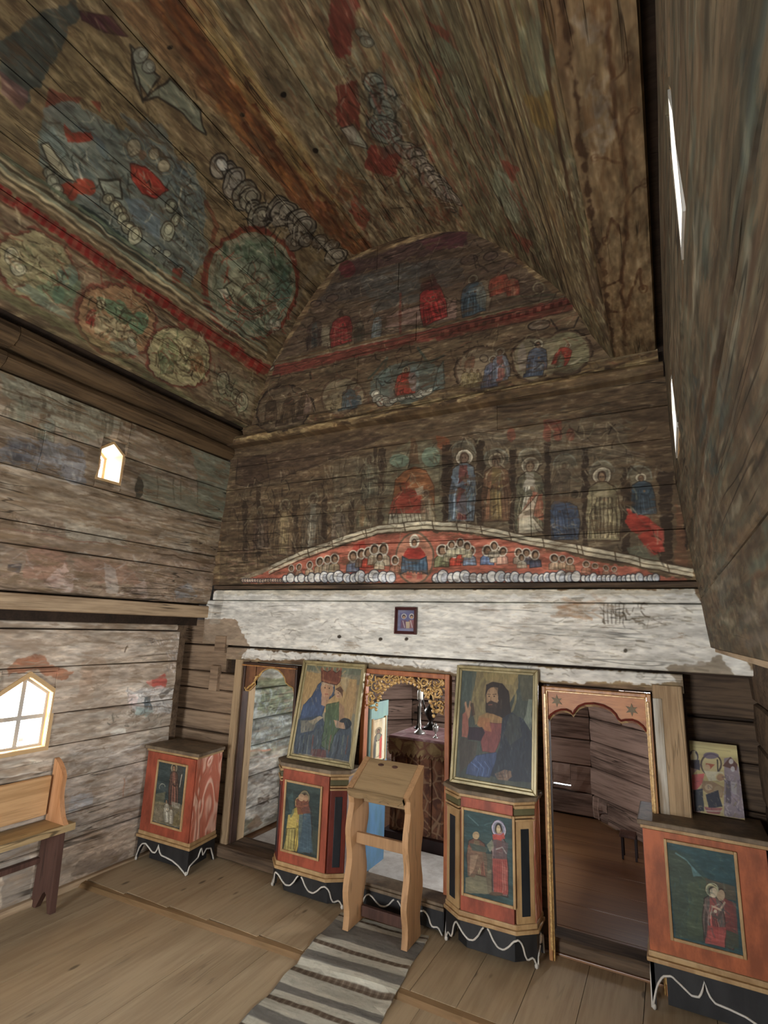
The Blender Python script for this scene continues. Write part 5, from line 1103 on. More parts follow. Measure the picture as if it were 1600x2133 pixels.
IM.E(.2093,.4209,.005,.0004,.0008,-.004,'2a1c14',0.9)
IM.E(.1734,.4205,.0051,.0004,.0008,-.0041,'2a1c14',0.9)
IM.L([(.1899,.4152),(.1918,.3949)],.0036,'8a5f44',0.8)
IM.L([(.181,.3817),(.2065,.3822)],.0045,'9a4438',0.9)
IM.E(.2892,.3989,.0335,.0028,.0063,-.035,'c49a74',0.98)
IM.P([(.2551,.4204),(.2916,.4412),(.3208,.4176),(.3242,.3697),(.304,.4001)],'5a3a26',0.9)
IM.E(.2843,.3984,.0039,.0003,.0006,-.0032,'2a1c14',0.9)
IM.L([(.278,.3777),(.2951,.3776)],.0035,'9a4438',0.9)
IM.P([(.2034,.3188),(.2992,.3435),(.3366,.2996),(.3365,.1909),(.297,.1406),(.2851,.0484),(.2122,.0696),(.2147,.2088)],'4c6240',0.95,'2f4028',.0036)
IM.P([(.2992,.3435),(.3435,.3159),(.357,.2393),(.3201,.2277)],'b08460',0.9)
IM.P([(.2802,.2313),(.3691,.2251),(.3838,.196),(.3078,.1878)],'bb8f6c',0.95)
IM.E(.3704,.2176,.0473,.005,.006,-.0346,'202a34',0.9)
IM.P([(.2913,.2247),(.3597,.2241),(.3757,.1875),(.3174,.1888)],'bd9470',0.95)
IM.P([(.0832,.203),(.1674,.2434),(.1988,.2387),(.1284,.1839)],'b5a07c',0.9)
IM.P([(.02,.2044),(.1521,.2181),(.1348,.1532),(.0373,.1265)],'8f866c',0.7)
IM.L([(.0386,.1109),(.0441,.0027)],.0079,'5f6c78',0.8)
IM.L([(.0731,.1149),(.0781,.007)],.0079,'2a323c',0.8)
IM.L([(.1073,.1188),(.1118,.0113)],.0078,'6b7468',0.8)
IM.L([(.1411,.1227),(.1453,.0156)],.0078,'7d4438',0.8)
IM.L([(.1748,.1265),(.1785,.0199)],.0077,'5f6c78',0.8)
IM.L([(.2081,.1304),(.2114,.0241)],.0077,'2a323c',0.8)
IM.L([(.2412,.1342),(.2441,.0282)],.0076,'6b7468',0.8)
IM.L([(.274,.1379),(.2765,.0324)],.0076,'7d4438',0.8)
IM.L([(.3066,.1417),(.3087,.0365)],.0075,'5f6c78',0.8)
IM.L([(.3389,.1454),(.3406,.0406)],.0075,'2a323c',0.8)
IM.L([(.3709,.1491),(.3722,.0446)],.0074,'6b7468',0.8)
IM.L([(.4027,.1527),(.4036,.0486)],.0074,'7d4438',0.8)
IM.P([(.1469,.0463),(.2551,.0522),(.2636,.0083),(.1562,.0019)],'6d3630',0.8)
scatter(IM,[(-.0007,.2023),(.4068,.2291),(.4426,.0172),(.0222,.0076)],['5d6c7c', '26303a', '6b7a62'],120,.0455,.006,-85,105,0.45,0.3)
scatter(IM,[(-.0058,.5188),(.4203,.498),(.4224,.3078),(.0336,.3362)],['d0ac6c', 'a88450', 'b99a66'],70,.0422,.0072,-67,106,0.35,0.5)
IC.P([(.0645,.5554),(.3364,.569),(.3385,.4857),(.2898,.4042),(.0973,.2696),(.0625,.4031)],'8d7a4c',0.9)
IC.P([(.0017,.572),(.0915,.5675),(.0685,.3937),(.011,.3486)],'4d5a50',0.8)
IC.P([(.1252,.5544),(.3367,.5591),(.3075,.4979),(.1491,.5105)],'a08a50',0.8)
IC.E(.211,.4359,.1124,.0097,.005,-.1221,None,0.7,'96854f',.0132)
IC.E(.2106,.4457,.0785,.0067,.0036,-.0881,'9c8450',0.6)
IC.P([(.3365,.5641),(.4176,.5697),(.4197,.4256),(.3602,.4202)],'5f5c44',0.8)
IC.P([(.3948,.4328),(.4171,.4348),(.4123,.2717),(.3722,.3225)],'8a9680',0.85)
IC.P([(.15,.4904),(.1921,.5062),(.2451,.5028),(.2827,.4665),(.2955,.3855),(.3031,.3012),(.2105,.3198),(.1572,.3433),(.1471,.4403)],'2f221a',0.97)
IC.E(.1878,.4241,.0358,.0031,.0024,-.0537,'a88058',0.97)
IC.P([(.1529,.4309),(.1573,.4511),(.1933,.4789),(.2251,.4765),(.2162,.4364),(.2278,.4081),(.2073,.3966),(.1812,.3941)],'b08a60',0.6)
IC.P([(.1548,.3917),(.1805,.4087),(.2178,.3975),(.2197,.3495),(.1892,.332),(.1593,.3532)],'3a2a20',0.95)
IC.L([(.1684,.3856),(.1894,.3876)],.005,'8a4a3a',0.9)
IC.E(.1701,.4275,.0048,.0004,.0001,-.0029,'1c1410',0.95)
IC.E(.2006,.4311,.0047,.0004,.0001,-.0029,'1c1410',0.95)
IC.L([(.1824,.4261),(.1781,.4036)],.0041,'7d5a3c',0.8)
IC.L([(.1606,.4375),(.1766,.4379)],.0031,'241810',0.8)
IC.L([(.1923,.4402),(.2107,.4428)],.003,'241810',0.8)
IC.P([(.1159,.3198),(.1677,.3443),(.2516,.3241),(.2584,.2777),(.1829,.2411),(.1079,.2708)],'a87c48',0.9)
IC.P([(.1597,.2907),(.2526,.2958),(.2456,.2112),(.2179,.1435),(.1462,.1436),(.1334,.1885)],'8a4540',0.95,'5a2a26',.002)
IC.P([(.1267,.316),(.1794,.3166),(.193,.247),(.1618,.2482),(.1074,.2803)],'b07040',0.8)
IC.P([(.2516,.3241),(.3014,.3575),(.3721,.3272),(.4173,.2587),(.4208,.0303),(.3017,.0214),(.1925,.032),(.2463,.1928)],'2c3440',0.97)
IC.P([(.2916,.3471),(.3418,.3521),(.3641,.2434),(.2965,.1898),(.2644,.2504)],'4a4c40',0.6)
IC.P([(.1162,.1213),(.2278,.1494),(.2198,.0985),(.1929,.0231),(.0593,.022),(.0666,.0733)],'3f5078',0.95,'2a3654',.0024)
IC.L([(.0817,.0845),(.1299,.0591),(.1217,.0218)],.0043,'5a78ac',0.8)
IC.L([(.1024,.0873),(.1453,.0612),(.137,.024)],.0043,'2c4070',0.8)
IC.L([(.1231,.09),(.1605,.0633),(.1522,.0262)],.0043,'5a78ac',0.8)
IC.L([(.1436,.0928),(.1757,.0654),(.1673,.0284)],.0043,'2c4070',0.8)
IC.L([(.164,.0955),(.1908,.0675),(.1824,.0305)],.0043,'5a78ac',0.8)
IC.L([(.1843,.0982),(.2059,.0696),(.1975,.0327)],.0043,'2c4070',0.8)
IC.P([(.0214,.194),(.0635,.2085),(.0594,.189),(.1126,.186),(.111,.1206),(.0767,.0792),(.0227,.0168),(.0059,.1827)],'4c4238',0.8)
IC.P([(.0552,.2554),(.14,.2647),(.157,.2382),(.1332,.1931),(.0591,.1937)],'33222c',0.95)
IC.P([(.0184,.3197),(.0492,.3523),(.0606,.256),(.0532,.2025),(.0207,.2035)],'a8604c',0.95)
IC.P([(.0342,.3311),(.0255,.3798),(.0358,.3907),(.0465,.352),(.0589,.373),(.0679,.359),(.0624,.3143),(.0529,.2939)],'b5805c',0.97)
IC.L([(.0417,.3417),(.0318,.3854)],.0073,'b98a64',0.95)
IC.L([(.0525,.3427),(.0604,.3929)],.0073,'b98a64',0.95)
IC.P([(.0637,.3833),(.08,.3848),(.0941,.3273),(.0732,.3154)],'4a3020',0.8)
IC.P([(.222,.0451),(.2706,.0741),(.31,.0707),(.3156,.0452),(.2921,.02),(.233,.0201)],'8a6a50',0.9)
IC.L([(.2321,.0421),(.2714,.0521)],.0037,'5a4030',0.8)
IC.L([(.2425,.0303),(.2817,.036)],.0037,'5a4030',0.8)
IC.L([(.2906,.0636),(.2965,.0337)],.0037,'5a4030',0.8)
scatter(IC,[(.2618,.3251),(.4115,.3174),(.4207,.0346),(.2229,.023)],['3a4654', '222832', '4a4c48'],110,.04,.0056,-83,107,0.4,0.3)
IR.P([(.0022,.3078),(.2234,.3068),(.2159,.2649),(.0056,.2655)],'d6c88a',1)
IR.L([(.028,.2945),(.1906,.2945)],.0027,'a09468',0.7)
IR.P([(.0022,.2229),(.0678,.2177),(.0244,.1704),(.0417,-.0081),(.0032,-.008)],'8a6a70',0.8)
IR.P([(.1617,.2578),(.1912,.2685),(.2179,.2246),(.222,.0034),(.1367,.0016)],'8a7c8c',0.85)
IR.P([(.1519,.2223),(.188,.2681),(.2131,.2374),(.2071,.2097)],'5a3428',0.9)
IR.E(.0308,.2476,.0228,.003,-.0026,-.0312,'3a3440',0.95)
IR.E(.0319,.2443,.0161,.0021,-.002,-.0241,'cfc4a0',0.95)
IR.P([(.0095,.2308),(.0563,.237),(.0522,.188),(.0134,.1965)],'2f2838',0.9)
IR.P([(.0264,.2752),(.0426,.2772),(.039,.2347),(.0229,.2326)],'e0d4a8',0.9)
IR.E(.1039,.2226,.0431,.0058,-.0046,-.05,'cdbc88',0.95,'4a3c34',.0067)
IR.P([(.0816,.2265),(.1202,.2248),(.0987,.2014),(.0803,.2126)],'a8563a',0.95)
IR.L([(.1319,.247),(.1312,.1923)],.0053,'2a2420',0.9)
IR.E(.1077,.2646,.0328,.0042,-.0014,-.0154,'6a5c74',0.8)
IR.P([(.0686,.1903),(.1492,.1948),(.1587,.1625),(.0873,.1454)],'d8cfae',0.95)
IR.E(.1373,.1695,.018,.0026,-.0017,-.0177,'a8805c',0.95,'cdbc88',.0046)
IR.P([(.0172,.1625),(.0707,.1769),(.0605,.1347),(.0314,.0965),(.0121,.1003)],'d0605c',0.97)
IR.E(.0863,.2065,.0131,.0018,-.0014,-.0153,'cdb088',0.9)
IR.P([(.0611,.1415),(.1002,.1473),(.149,.1278),(.1381,.0798),(.0817,.0842),(.0516,.1063)],'9a7a58',0.9)
IR.E(.0848,.1181,.0168,.0025,-.0013,-.015,'c9b08a',0.9)
IR.E(.1216,.1037,.0192,.003,-.0025,-.0269,'a8926c',0.8)
IR.P([(.0182,.0945),(.0582,.1073),(.0558,.0074),(.0169,.0009)],'1f2430',0.97)
IR.P([(.0688,.0822),(.1222,.1104),(.1342,.04),(.0763,.0239)],'1c2030',0.97)
IR.P([(.0576,.0274),(.1336,.0334),(.1184,.0049),(.0681,.0029)],'a05a5c',0.9)
IR.L([(.0626,.0118),(.126,.0191)],.0045,'cfc4b4',0.9)
IR.P([(.1587,.1625),(.177,.1586),(.1701,.0588),(.1488,.0619)],'5a5058',0.9)
IR.P([(.177,.1586),(.2015,.1555),(.196,.1021),(.1779,.1058)],'b5b0ac',0.9)
IR.E(.1891,.2477,.0089,.0012,-.0012,-.0124,'d0ccc8',0.9)
IR.E(.192,.2143,.0089,.0012,-.0012,-.0123,'c8c4c4',0.9)
scatter(IR,[(.1549,.1889),(.2293,.1861),(.222,.0034),(.131,.007)],['a89cac', '5a5060', '8a7c60', 'c9c0bc'],90,.0158,.0045,-76,108,0.6,0.7)
scatter(IR,[(-.0023,.1666),(.1549,.1889),(.1317,.0136),(.0032,-.008)],['8a7a58', '40364a', 'b09a78'],60,.012,.0033,-63,109,0.5,0.9)
IW.P([(.0119,.117),(.1242,.1189),(.1279,.0202),(.0166,.0169)],'5c5c80',0.9)
IW.E(.0428,.0943,.019,.0004,.0008,-.0179,'b5b0a8',0.95)
IW.E(.0429,.0922,.0119,.0002,.0006,-.0126,'2a2430',0.95)
IW.E(.0431,.088,.0083,.0002,.0004,-.0095,'b08a6c',0.95)
IW.P([(.0226,.0171),(.0249,.0697),(.0605,.0705),(.0698,.0185)],'6a4a5c',0.9)
IW.L([(.037,.0647),(.0507,.0232)],.0055,'c9c4c0',0.8)
IW.E(.0959,.0953,.0187,.0004,.0007,-.0178,'b5b0a8',0.95)
IW.E(.096,.0932,.0117,.0002,.0005,-.0125,'2a2430',0.95)
IW.E(.0961,.0891,.0082,.0002,.0004,-.0094,'b08a6c',0.95)
IW.P([(.0756,.0187),(.0781,.0709),(.1132,.0717),(.1222,.0201)],'8a5a58',0.9)
IW.L([(.0901,.0659),(.1034,.0247)],.0055,'c9c4c0',0.8)
IW.P([(.0562,.0599),(.0856,.0606),(.0838,.0189),(.0604,.0182)],'b8a888',0.9)
scatter(VA,[(1.005,1.098),(1.164,1.341),(1.314,1.857),(1.067,2.22),(.74,2.228),(.695,1.449),(.813,1.139)],['1f241f', '2b2a22', 'b0b096'],170,.061,.006,102,401,0.75,1.1)
scatter(VA,[(1.067,1.093),(1.392,1.422),(1.308,2.437),(.984,2.208),(1.22,1.565)],['2b2216', '3a2c1c', 'b5a27a'],110,.1,.006,96,402,0.6,0.25)
scatter(VA,[(1.07,2.174),(1.483,2.758),(.949,3.271),(.527,2.585)],['24281f', '3f3a28', 'c4c0a0', 'a85a44'],150,.1,.009,90,403,0.75,1.2)
scatter(VA,[(.313,1.181),(.486,1.451),(.253,1.552),(.12,1.287)],['2b2416', '4a3a24', 'd0c49a', '6b7a50'],80,.04,.005,96,482,0.75,1.1)
scatter(VA,[(.291,1.63),(.488,1.986),(.217,2.116),(.069,1.764)],['2b2416', '4a3a24', 'd0c49a', '6b7a50'],80,.052,.007,95,649,0.75,1.1)
scatter(VA,[(.29,2.071),(.513,2.524),(.206,2.689),(.041,2.236)],['2b2416', '4a3a24', 'd0c49a', '6b7a50'],80,.066,.008,95,780,0.75,1.1)
scatter(VA,[(1.418,1.89),(1.712,2.971),(1.561,3.126),(1.309,2.386)],['1f1b16', 'b5ad98'],90,.075,.009,93,410,0.7,1.2)
scatter(VA,[(2.596,1.909),(2.722,2.075),(2.769,2.787),(2.719,3.084),(2.469,2.487)],['1f1e1a', 'b0a894'],110,.064,.008,87,411,0.7,1.2)
scatter(VA,[(2.349,1.713),(2.612,1.884),(2.7,3.134),(1.968,3.131),(1.952,2.6)],['2b1f16', '8a8a74', 'a08a68', '5a2a20'],150,.115,.011,92,412,0.6,0.6)
scatter(VA,[(2.997,1.76),(3.467,1.623),(3.775,3.03),(2.889,3.111)],['241c12', 'a8a488', '7a3a2a', '5a5c44'],200,.127,.012,86,413,0.6,0.3)
scatter(VA,[(.487,1.105),(.404,3.135),(.054,3.171),(.086,1.231)],['2c2016', 'c4b48c', '7a3a2c'],120,.077,.008,96,414,0.6,0.7)
scatter(VA,[(1.249,.787),(1.752,1.181),(1.519,2.385),(1.224,2.041),(1.085,1.084)],['2b2216', '9a8a66', '4a3a28'],120,.085,.006,94,415,0.5,0.3)
scatter(FR,[(-2.819,3.709),(-.426,3.654),(-.155,3.225),(-2.973,3.193)],['1f1812', 'a0906e', '3a2a1e', '7a4a38'],260,.072,.008,-0,420,0.65,1.0)
scatter(FR,[(-2.507,4.169),(-1.966,4.497),(-1.08,4.402),(-.439,3.709),(-2.674,3.788)],['1f1812', '8a7a60', '3a2c22'],200,.088,.009,-5,421,0.55,0.8)
scatter(FR,[(-2.18,2.823),(-.176,2.847),(.011,1.997),(-1.067,2.257),(-2.097,2.195)],['1f1812', 'a89a78', '5a4a34', '7d7a60'],420,.069,.007,-88,422,0.6,0.6)
scatter(FR,[(-3.183,2.733),(-2.18,2.823),(-2.097,2.195),(-2.94,2.003)],['1f1812', '8d8064', '4a3c2c'],160,.093,.009,-82,423,0.6,0.5)
scatter(FR,[(-3.224,3.057),(-1.36,3.067),(.066,3.115),(.07,3.166),(-1.361,3.139),(-3.233,3.123)],['c4ac78', 'b59c68', '2c2016'],150,.139,.014,1,424,0.6,0.15)
scatter(FR,[(-2.869,1.815),(.109,1.82),(.142,1.451),(-2.919,1.415)],['8d8676', '6b6556', 'a8a090'],200,.049,.005,-2,425,0.5,0.18)
scatter(FR,[(-2.869,1.815),(.109,1.82),(.142,1.451),(-2.919,1.415)],['f0eee6'],90,.092,.012,-2,426,0.5,0.12)
IL.P([(.02,.02),(.15,.02),(.15,.56),(.02,.56)],'c9b48e',.7)
saint(IL,.08,.05,.085,.47,.32,'8d8468','5f5a50','8a7a58','7a5a44',.9)
IL.P([(.05,.06),(.1,.06),(.11,.28),(.05,.28)],'cfc49c',.8)
IL.P([(.11,.02),(.15,.02),(.15,.36),(.11,.3)],'b8483a',.9)
IL.P([(.15,.0),(.2,.0),(.2,.6),(.15,.6)],'d8ceb2',.9)
RUGY=[(2.795, 'g'), (2.723, 'w'), (2.67, 'b'), (2.641, 'w'), (2.585, 'g'), (2.521, 'w'), (2.468, 'b'), (2.435, 'w'), (2.343, 'g'), (2.299, 'w'), (2.254, 'b'), (2.226, 'w'), (2.167, 'g'), (2.104, 'w'), (2.058, 'b'), (2.037, 'w')]
def rug_stripes():
    g = random.Random(9); L0 = 1.672; edges = []
    y0 = 2.965
    for i, (y, c) in enumerate(RUGY):
        edges.append(((2.965-y)*1.003, c))
    d = edges[-1][0]
    while d < 1.7:                       # the pattern goes on out of sight
        for w_, c in ((.045, 'w'), (.13, 'g'), (.05, 'w'), (.022, 'b'), (.045, 'w')): edges.append((d, c)); d += w_
    edges = [(0, 'w'), (.03, 'b'), (.045, 'w'), (.085, 'g')]+[e for e in edges if e[0] > .12]+[(1.75, 'g')]
    T = 2.52
    for (a, c), (b, _) in zip(edges, edges[1:]):
        va, vb = RG.v1-a*T/2.52, RG.v1-b*T/2.52
        if va < RG.v0: break
        col = {'w': 'b9b6a6', 'g': '76736c', 'b': '64574a'}[c]
        RG.P([(0, va), (.52, va), (.52, vb), (0, vb)], col, 1)
        if c == 'b':
            for k in range(30): RG.P([(k*.0175, va), (k*.0175+.008, va), (k*.0175+.008, vb), (k*.0175, vb)], '958a76' if k % 2 else '453b30', .4)
        for k in range(40 if c != 'b' else 8):
            x = g.uniform(0, .52); y = g.uniform(vb, va); RG.L([(x, y), (x+g.uniform(.01, .05), y)], .004, sc(col, g.choice((.8, 1.15))), .5)
rug_stripes()

# ------------------------------------------------------------------ materials
def lin(c):
    c = hexc(c) if isinstance(c, str) else c
    return tuple(float(v/12.92 if v <= .04045 else ((v+.055)/1.055)**2.4) for v in c)+(1,)
class NT:
    def __init__(s, name):
        s.m = bpy.data.materials.new(name); s.m.use_nodes = True; s.t = s.m.node_tree
        s.b = s.t.nodes['Principled BSDF']
    def n(s, typ, **k):
        x = s.t.nodes.new('ShaderNode'+typ)
        for a, b in k.items(): setattr(x, a, b)
        return x
    def l(s, a, b): s.t.links.new(a, b)
    def math(s, op, a, b=None, c=None, clamp=False):
        x = s.n('Math', operation=op, use_clamp=clamp)
        for i, v in enumerate((a, b, c)):
            if v is None: continue
            if isinstance(v, (int, float)): x.inputs[i].default_value = v
            else: s.l(v, x.inputs[i])
        return x.outputs[0]
    def mix(s, f, a, b, mode='MIX'):
        x = s.n('Mix', data_type='RGBA', blend_type=mode)
        for v, i in ((f, 0), (a, 6), (b, 7)):
            if isinstance(v, (int, float)): x.inputs[i].default_value = v
            elif isinstance(v, tuple): x.inputs[i].default_value = v
            else: s.l(v, x.inputs[i])
        return x.outputs[2]
    def noise(s, vec, scale, detail=4, rough=.6, dist=0):
        mp = s.n('Mapping'); mp.inputs['Scale'].default_value = scale; s.l(vec, mp.inputs[0])
        x = s.n('TexNoise'); x.inputs['Scale'].default_value = 1; x.inputs['Detail'].default_value = detail
        x.inputs['Roughness'].default_value = rough; x.inputs['Distortion'].default_value = dist
        s.l(mp.outputs[0], x.inputs['Vector']); return x.outputs[0]
    def ramp(s, f, lo, hi):
        x = s.n('MapRange', interpolation_type='SMOOTHSTEP'); s.l(f, x.inputs[0])
        x.inputs[1].default_value = lo; x.inputs[2].default_value = hi; return x.outputs[0]
    def coords(s):
        tc = s.n('TexCoord'); oi = s.n('ObjectInfo')
        k = s.math('MULTIPLY', oi.outputs['Random'], 37.0)
        cb = s.n('CombineXYZ'); [s.l(k, cb.inputs[i]) for i in range(3)]
        ad = s.n('VectorMath', operation='ADD'); s.l(tc.outputs['Object'], ad.inputs[0]); s.l(cb.outputs[0], ad.inputs[1])
        return tc, oi, ad.outputs[0]
def ax(axis, a, b):
    return tuple(a if q in axis else b for q in 'XYZ')
def wood(name, dark, light, axis='Y', img=None, rough=.78, bump=.5, crack=.7, peel=(.5, .66), peelamt=.75, fine=1.0, knots=0, var=.22, spec=.25, sc=1.0):
    t = NT(name); tc, oi, v = t.coords()
    f1 = t.noise(v, ax(axis, 1.1*sc, 8*sc), 5, .62, .3); f2 = t.noise(v, ax(axis, 3*sc, 60*sc), 3, .6)
    base = t.mix(t.ramp(t.math('ADD', t.math('MULTIPLY', f1, .62), t.math('MULTIPLY', f2, .38*fine)), .36, .6), lin(dark), lin(light))
    if knots:
        mp = t.n('Mapping'); mp.inputs['Scale'].default_value = ax(axis, 3.2, 8.5); t.l(v, mp.inputs[0])
        vo = t.n('TexVoronoi'); vo.inputs['Scale'].default_value = 1; t.l(mp.outputs[0], vo.inputs['Vector'])
        kk = t.math('SUBTRACT', 1, t.ramp(vo.outputs['Distance'], .05, .13)); base = t.mix(t.math('MULTIPLY', kk, knots), base, lin('3b2d1e'))
    if img:
        im = t.n('TexImage', extension='EXTEND', interpolation='Cubic'); im.image = img
        f3 = t.noise(tc.outputs['Object'], ax(axis, 5, 24), 6, .68, .4)
        keep = t.math('SUBTRACT', 1, t.math('MULTIPLY', t.ramp(f3, *peel), peelamt))
        base = t.mix(t.math('MULTIPLY', im.outputs['Alpha'], keep, clamp=True), base, im.outputs['Color'])
    cr = t.noise(v, ax(axis, .9, 17), 2, .5, .5)
    ck = t.math('SUBTRACT', 1, t.ramp(t.math('ABSOLUTE', t.math('SUBTRACT', cr, .5)), .002, .014))
    g = t.noise(v, ax(axis, 1.5, 1.5), 2, .5)
    ck = t.math('MULTIPLY', ck, t.ramp(g, .5, .62))
    col = t.mix(t.math('MULTIPLY', ck, crack), base, (.012, .009, .006, 1))
    br = t.math('ADD', t.math('MULTIPLY', oi.outputs['Random'], var), 1-var/2)
    cb = t.n('CombineColor'); [t.l(br, cb.inputs[i]) for i in range(3)]
    col = t.mix(1.0, col, cb.outputs[0], 'MULTIPLY')
    t.l(col, t.b.inputs['Base Color']); t.b.inputs['Roughness'].default_value = rough; t.b.inputs['Specular IOR Level'].default_value = spec
    big = t.noise(v, ax(axis, 3.5, 9), 3, .6)
    h = t.math('ADD', t.math('ADD', t.math('MULTIPLY', f1, .6), t.math('MULTIPLY', f2, .35)), t.math('SUBTRACT', t.math('MULTIPLY', big, 1.1), t.math('MULTIPLY', ck, .8)))
    bp = t.n('Bump'); bp.inputs['Strength'].default_value = bump; bp.inputs['Distance'].default_value = .012
    t.l(h, bp.inputs['Height']); t.l(bp.outputs[0], t.b.inputs['Normal'])
    return t.m
def paint(name, col, rough=.5, var=.25, spec=.4, bump=.12, metal=0.0, col2=None, scale=(14, 14, 5)):
    t = NT(name); tc, oi, v = t.coords()
    f = t.noise(v, scale, 5, .65); c2 = lin(col2) if col2 else tuple(x*(1-var*1.6) for x in lin(col)[:3])+(1,)
    t.l(t.mix(t.ramp(f, .35, .68), lin(col), c2), t.b.inputs['Base Color'])
    t.b.inputs['Roughness'].default_value = rough; t.b.inputs['Specular IOR Level'].default_value = spec; t.b.inputs['Metallic'].default_value = metal
    bp = t.n('Bump'); bp.inputs['Strength'].default_value = bump; bp.inputs['Distance'].default_value = .004
    t.l(t.noise(v, (40, 40, 40), 3), bp.inputs['Height']); t.l(bp.outputs[0], t.b.inputs['Normal'])
    return t.m
def pictured(name, img, rough=.5, spec=.35, bump=.12):
    t = NT(name); tc, oi, v = t.coords()
    im = t.n('TexImage', extension='EXTEND', interpolation='Cubic'); im.image = img
    f = t.noise(tc.outputs['Object'], (30, 30, 30), 5, .7)
    t.l(t.mix(t.math('MULTIPLY', t.ramp(f, .48, .75), .35), im.outputs['Color'], t.mix(.5, im.outputs['Color'], (.03, .025, .02, 1))), t.b.inputs['Base Color'])
    t.b.inputs['Roughness'].default_value = rough; t.b.inputs['Specular IOR Level'].default_value = spec
    bp = t.n('Bump'); bp.inputs['Strength'].default_value = bump; bp.inputs['Distance'].default_value = .003
    t.l(f, bp.inputs['Height']); t.l(bp.outputs[0], t.b.inputs['Normal'])
    return t.m
def marble(name, a, b, c):
    t = NT(name); tc, oi, v = t.coords()
    n1 = t.noise(v, (6, 6, 2.0), 2, .5, 1.2); wv = t.math('SINE', t.math('MULTIPLY', n1, 34))
    n2 = t.noise(v, (5, 5, 5), 4, .6)
    col = t.mix(t.ramp(wv, -.6, 1.1), lin(a), lin(b)); col = t.mix(t.math('MULTIPLY', t.ramp(n2, .5, .7), .6), col, lin(c))
    t.l(col, t.b.inputs['Base Color']); t.b.inputs['Roughness'].default_value = .38; t.b.inputs['Specular IOR Level'].default_value = .55
    bp = t.n('Bump'); bp.inputs['Strength'].default_value = .5; bp.inputs['Distance'].default_value = .004
    t.l(wv, bp.inputs['Height']); t.l(bp.outputs[0], t.b.inputs['Normal'])
    return t.m
def brocade(name, a, b, c):
    t = NT(name); tc, oi, v = t.coords()
    vo = t.n('TexVoronoi', feature='DISTANCE_TO_EDGE'); mp = t.n('Mapping'); mp.inputs['Scale'].default_value = (8, 8, 9)
    t.l(tc.outputs['Object'], mp.inputs[0]); t.l(mp.outputs[0], vo.inputs['Vector']); vo.inputs['Scale'].default_value = 1
    n = t.noise(v, (9, 9, 9), 4, .6, 1)
    col = t.mix(t.ramp(n, .42, .6), lin(a), lin(b))
    col = t.mix(t.math('MULTIPLY', t.math('SUBTRACT', 1, t.ramp(vo.outputs[0], .02, .07)), .7), col, lin(c))
    t.l(col, t.b.inputs['Base Color']); t.b.inputs['Roughness'].default_value = .75
    return t.m
def pane_mat():
    t = NT('window_pane'); t.t.nodes.remove(t.b); o = t.t.nodes['Material Output']
    tr = t.n('BsdfTransparent'); gl = t.n('BsdfGlossy'); gl.inputs['Roughness'].default_value = .03
    mx = t.n('MixShader'); mx.inputs[0].default_value = .06
    t.l(tr.outputs[0], mx.inputs[1]); t.l(gl.outputs[0], mx.inputs[2]); t.l(mx.outputs[0], o.inputs[0])
    return t.m

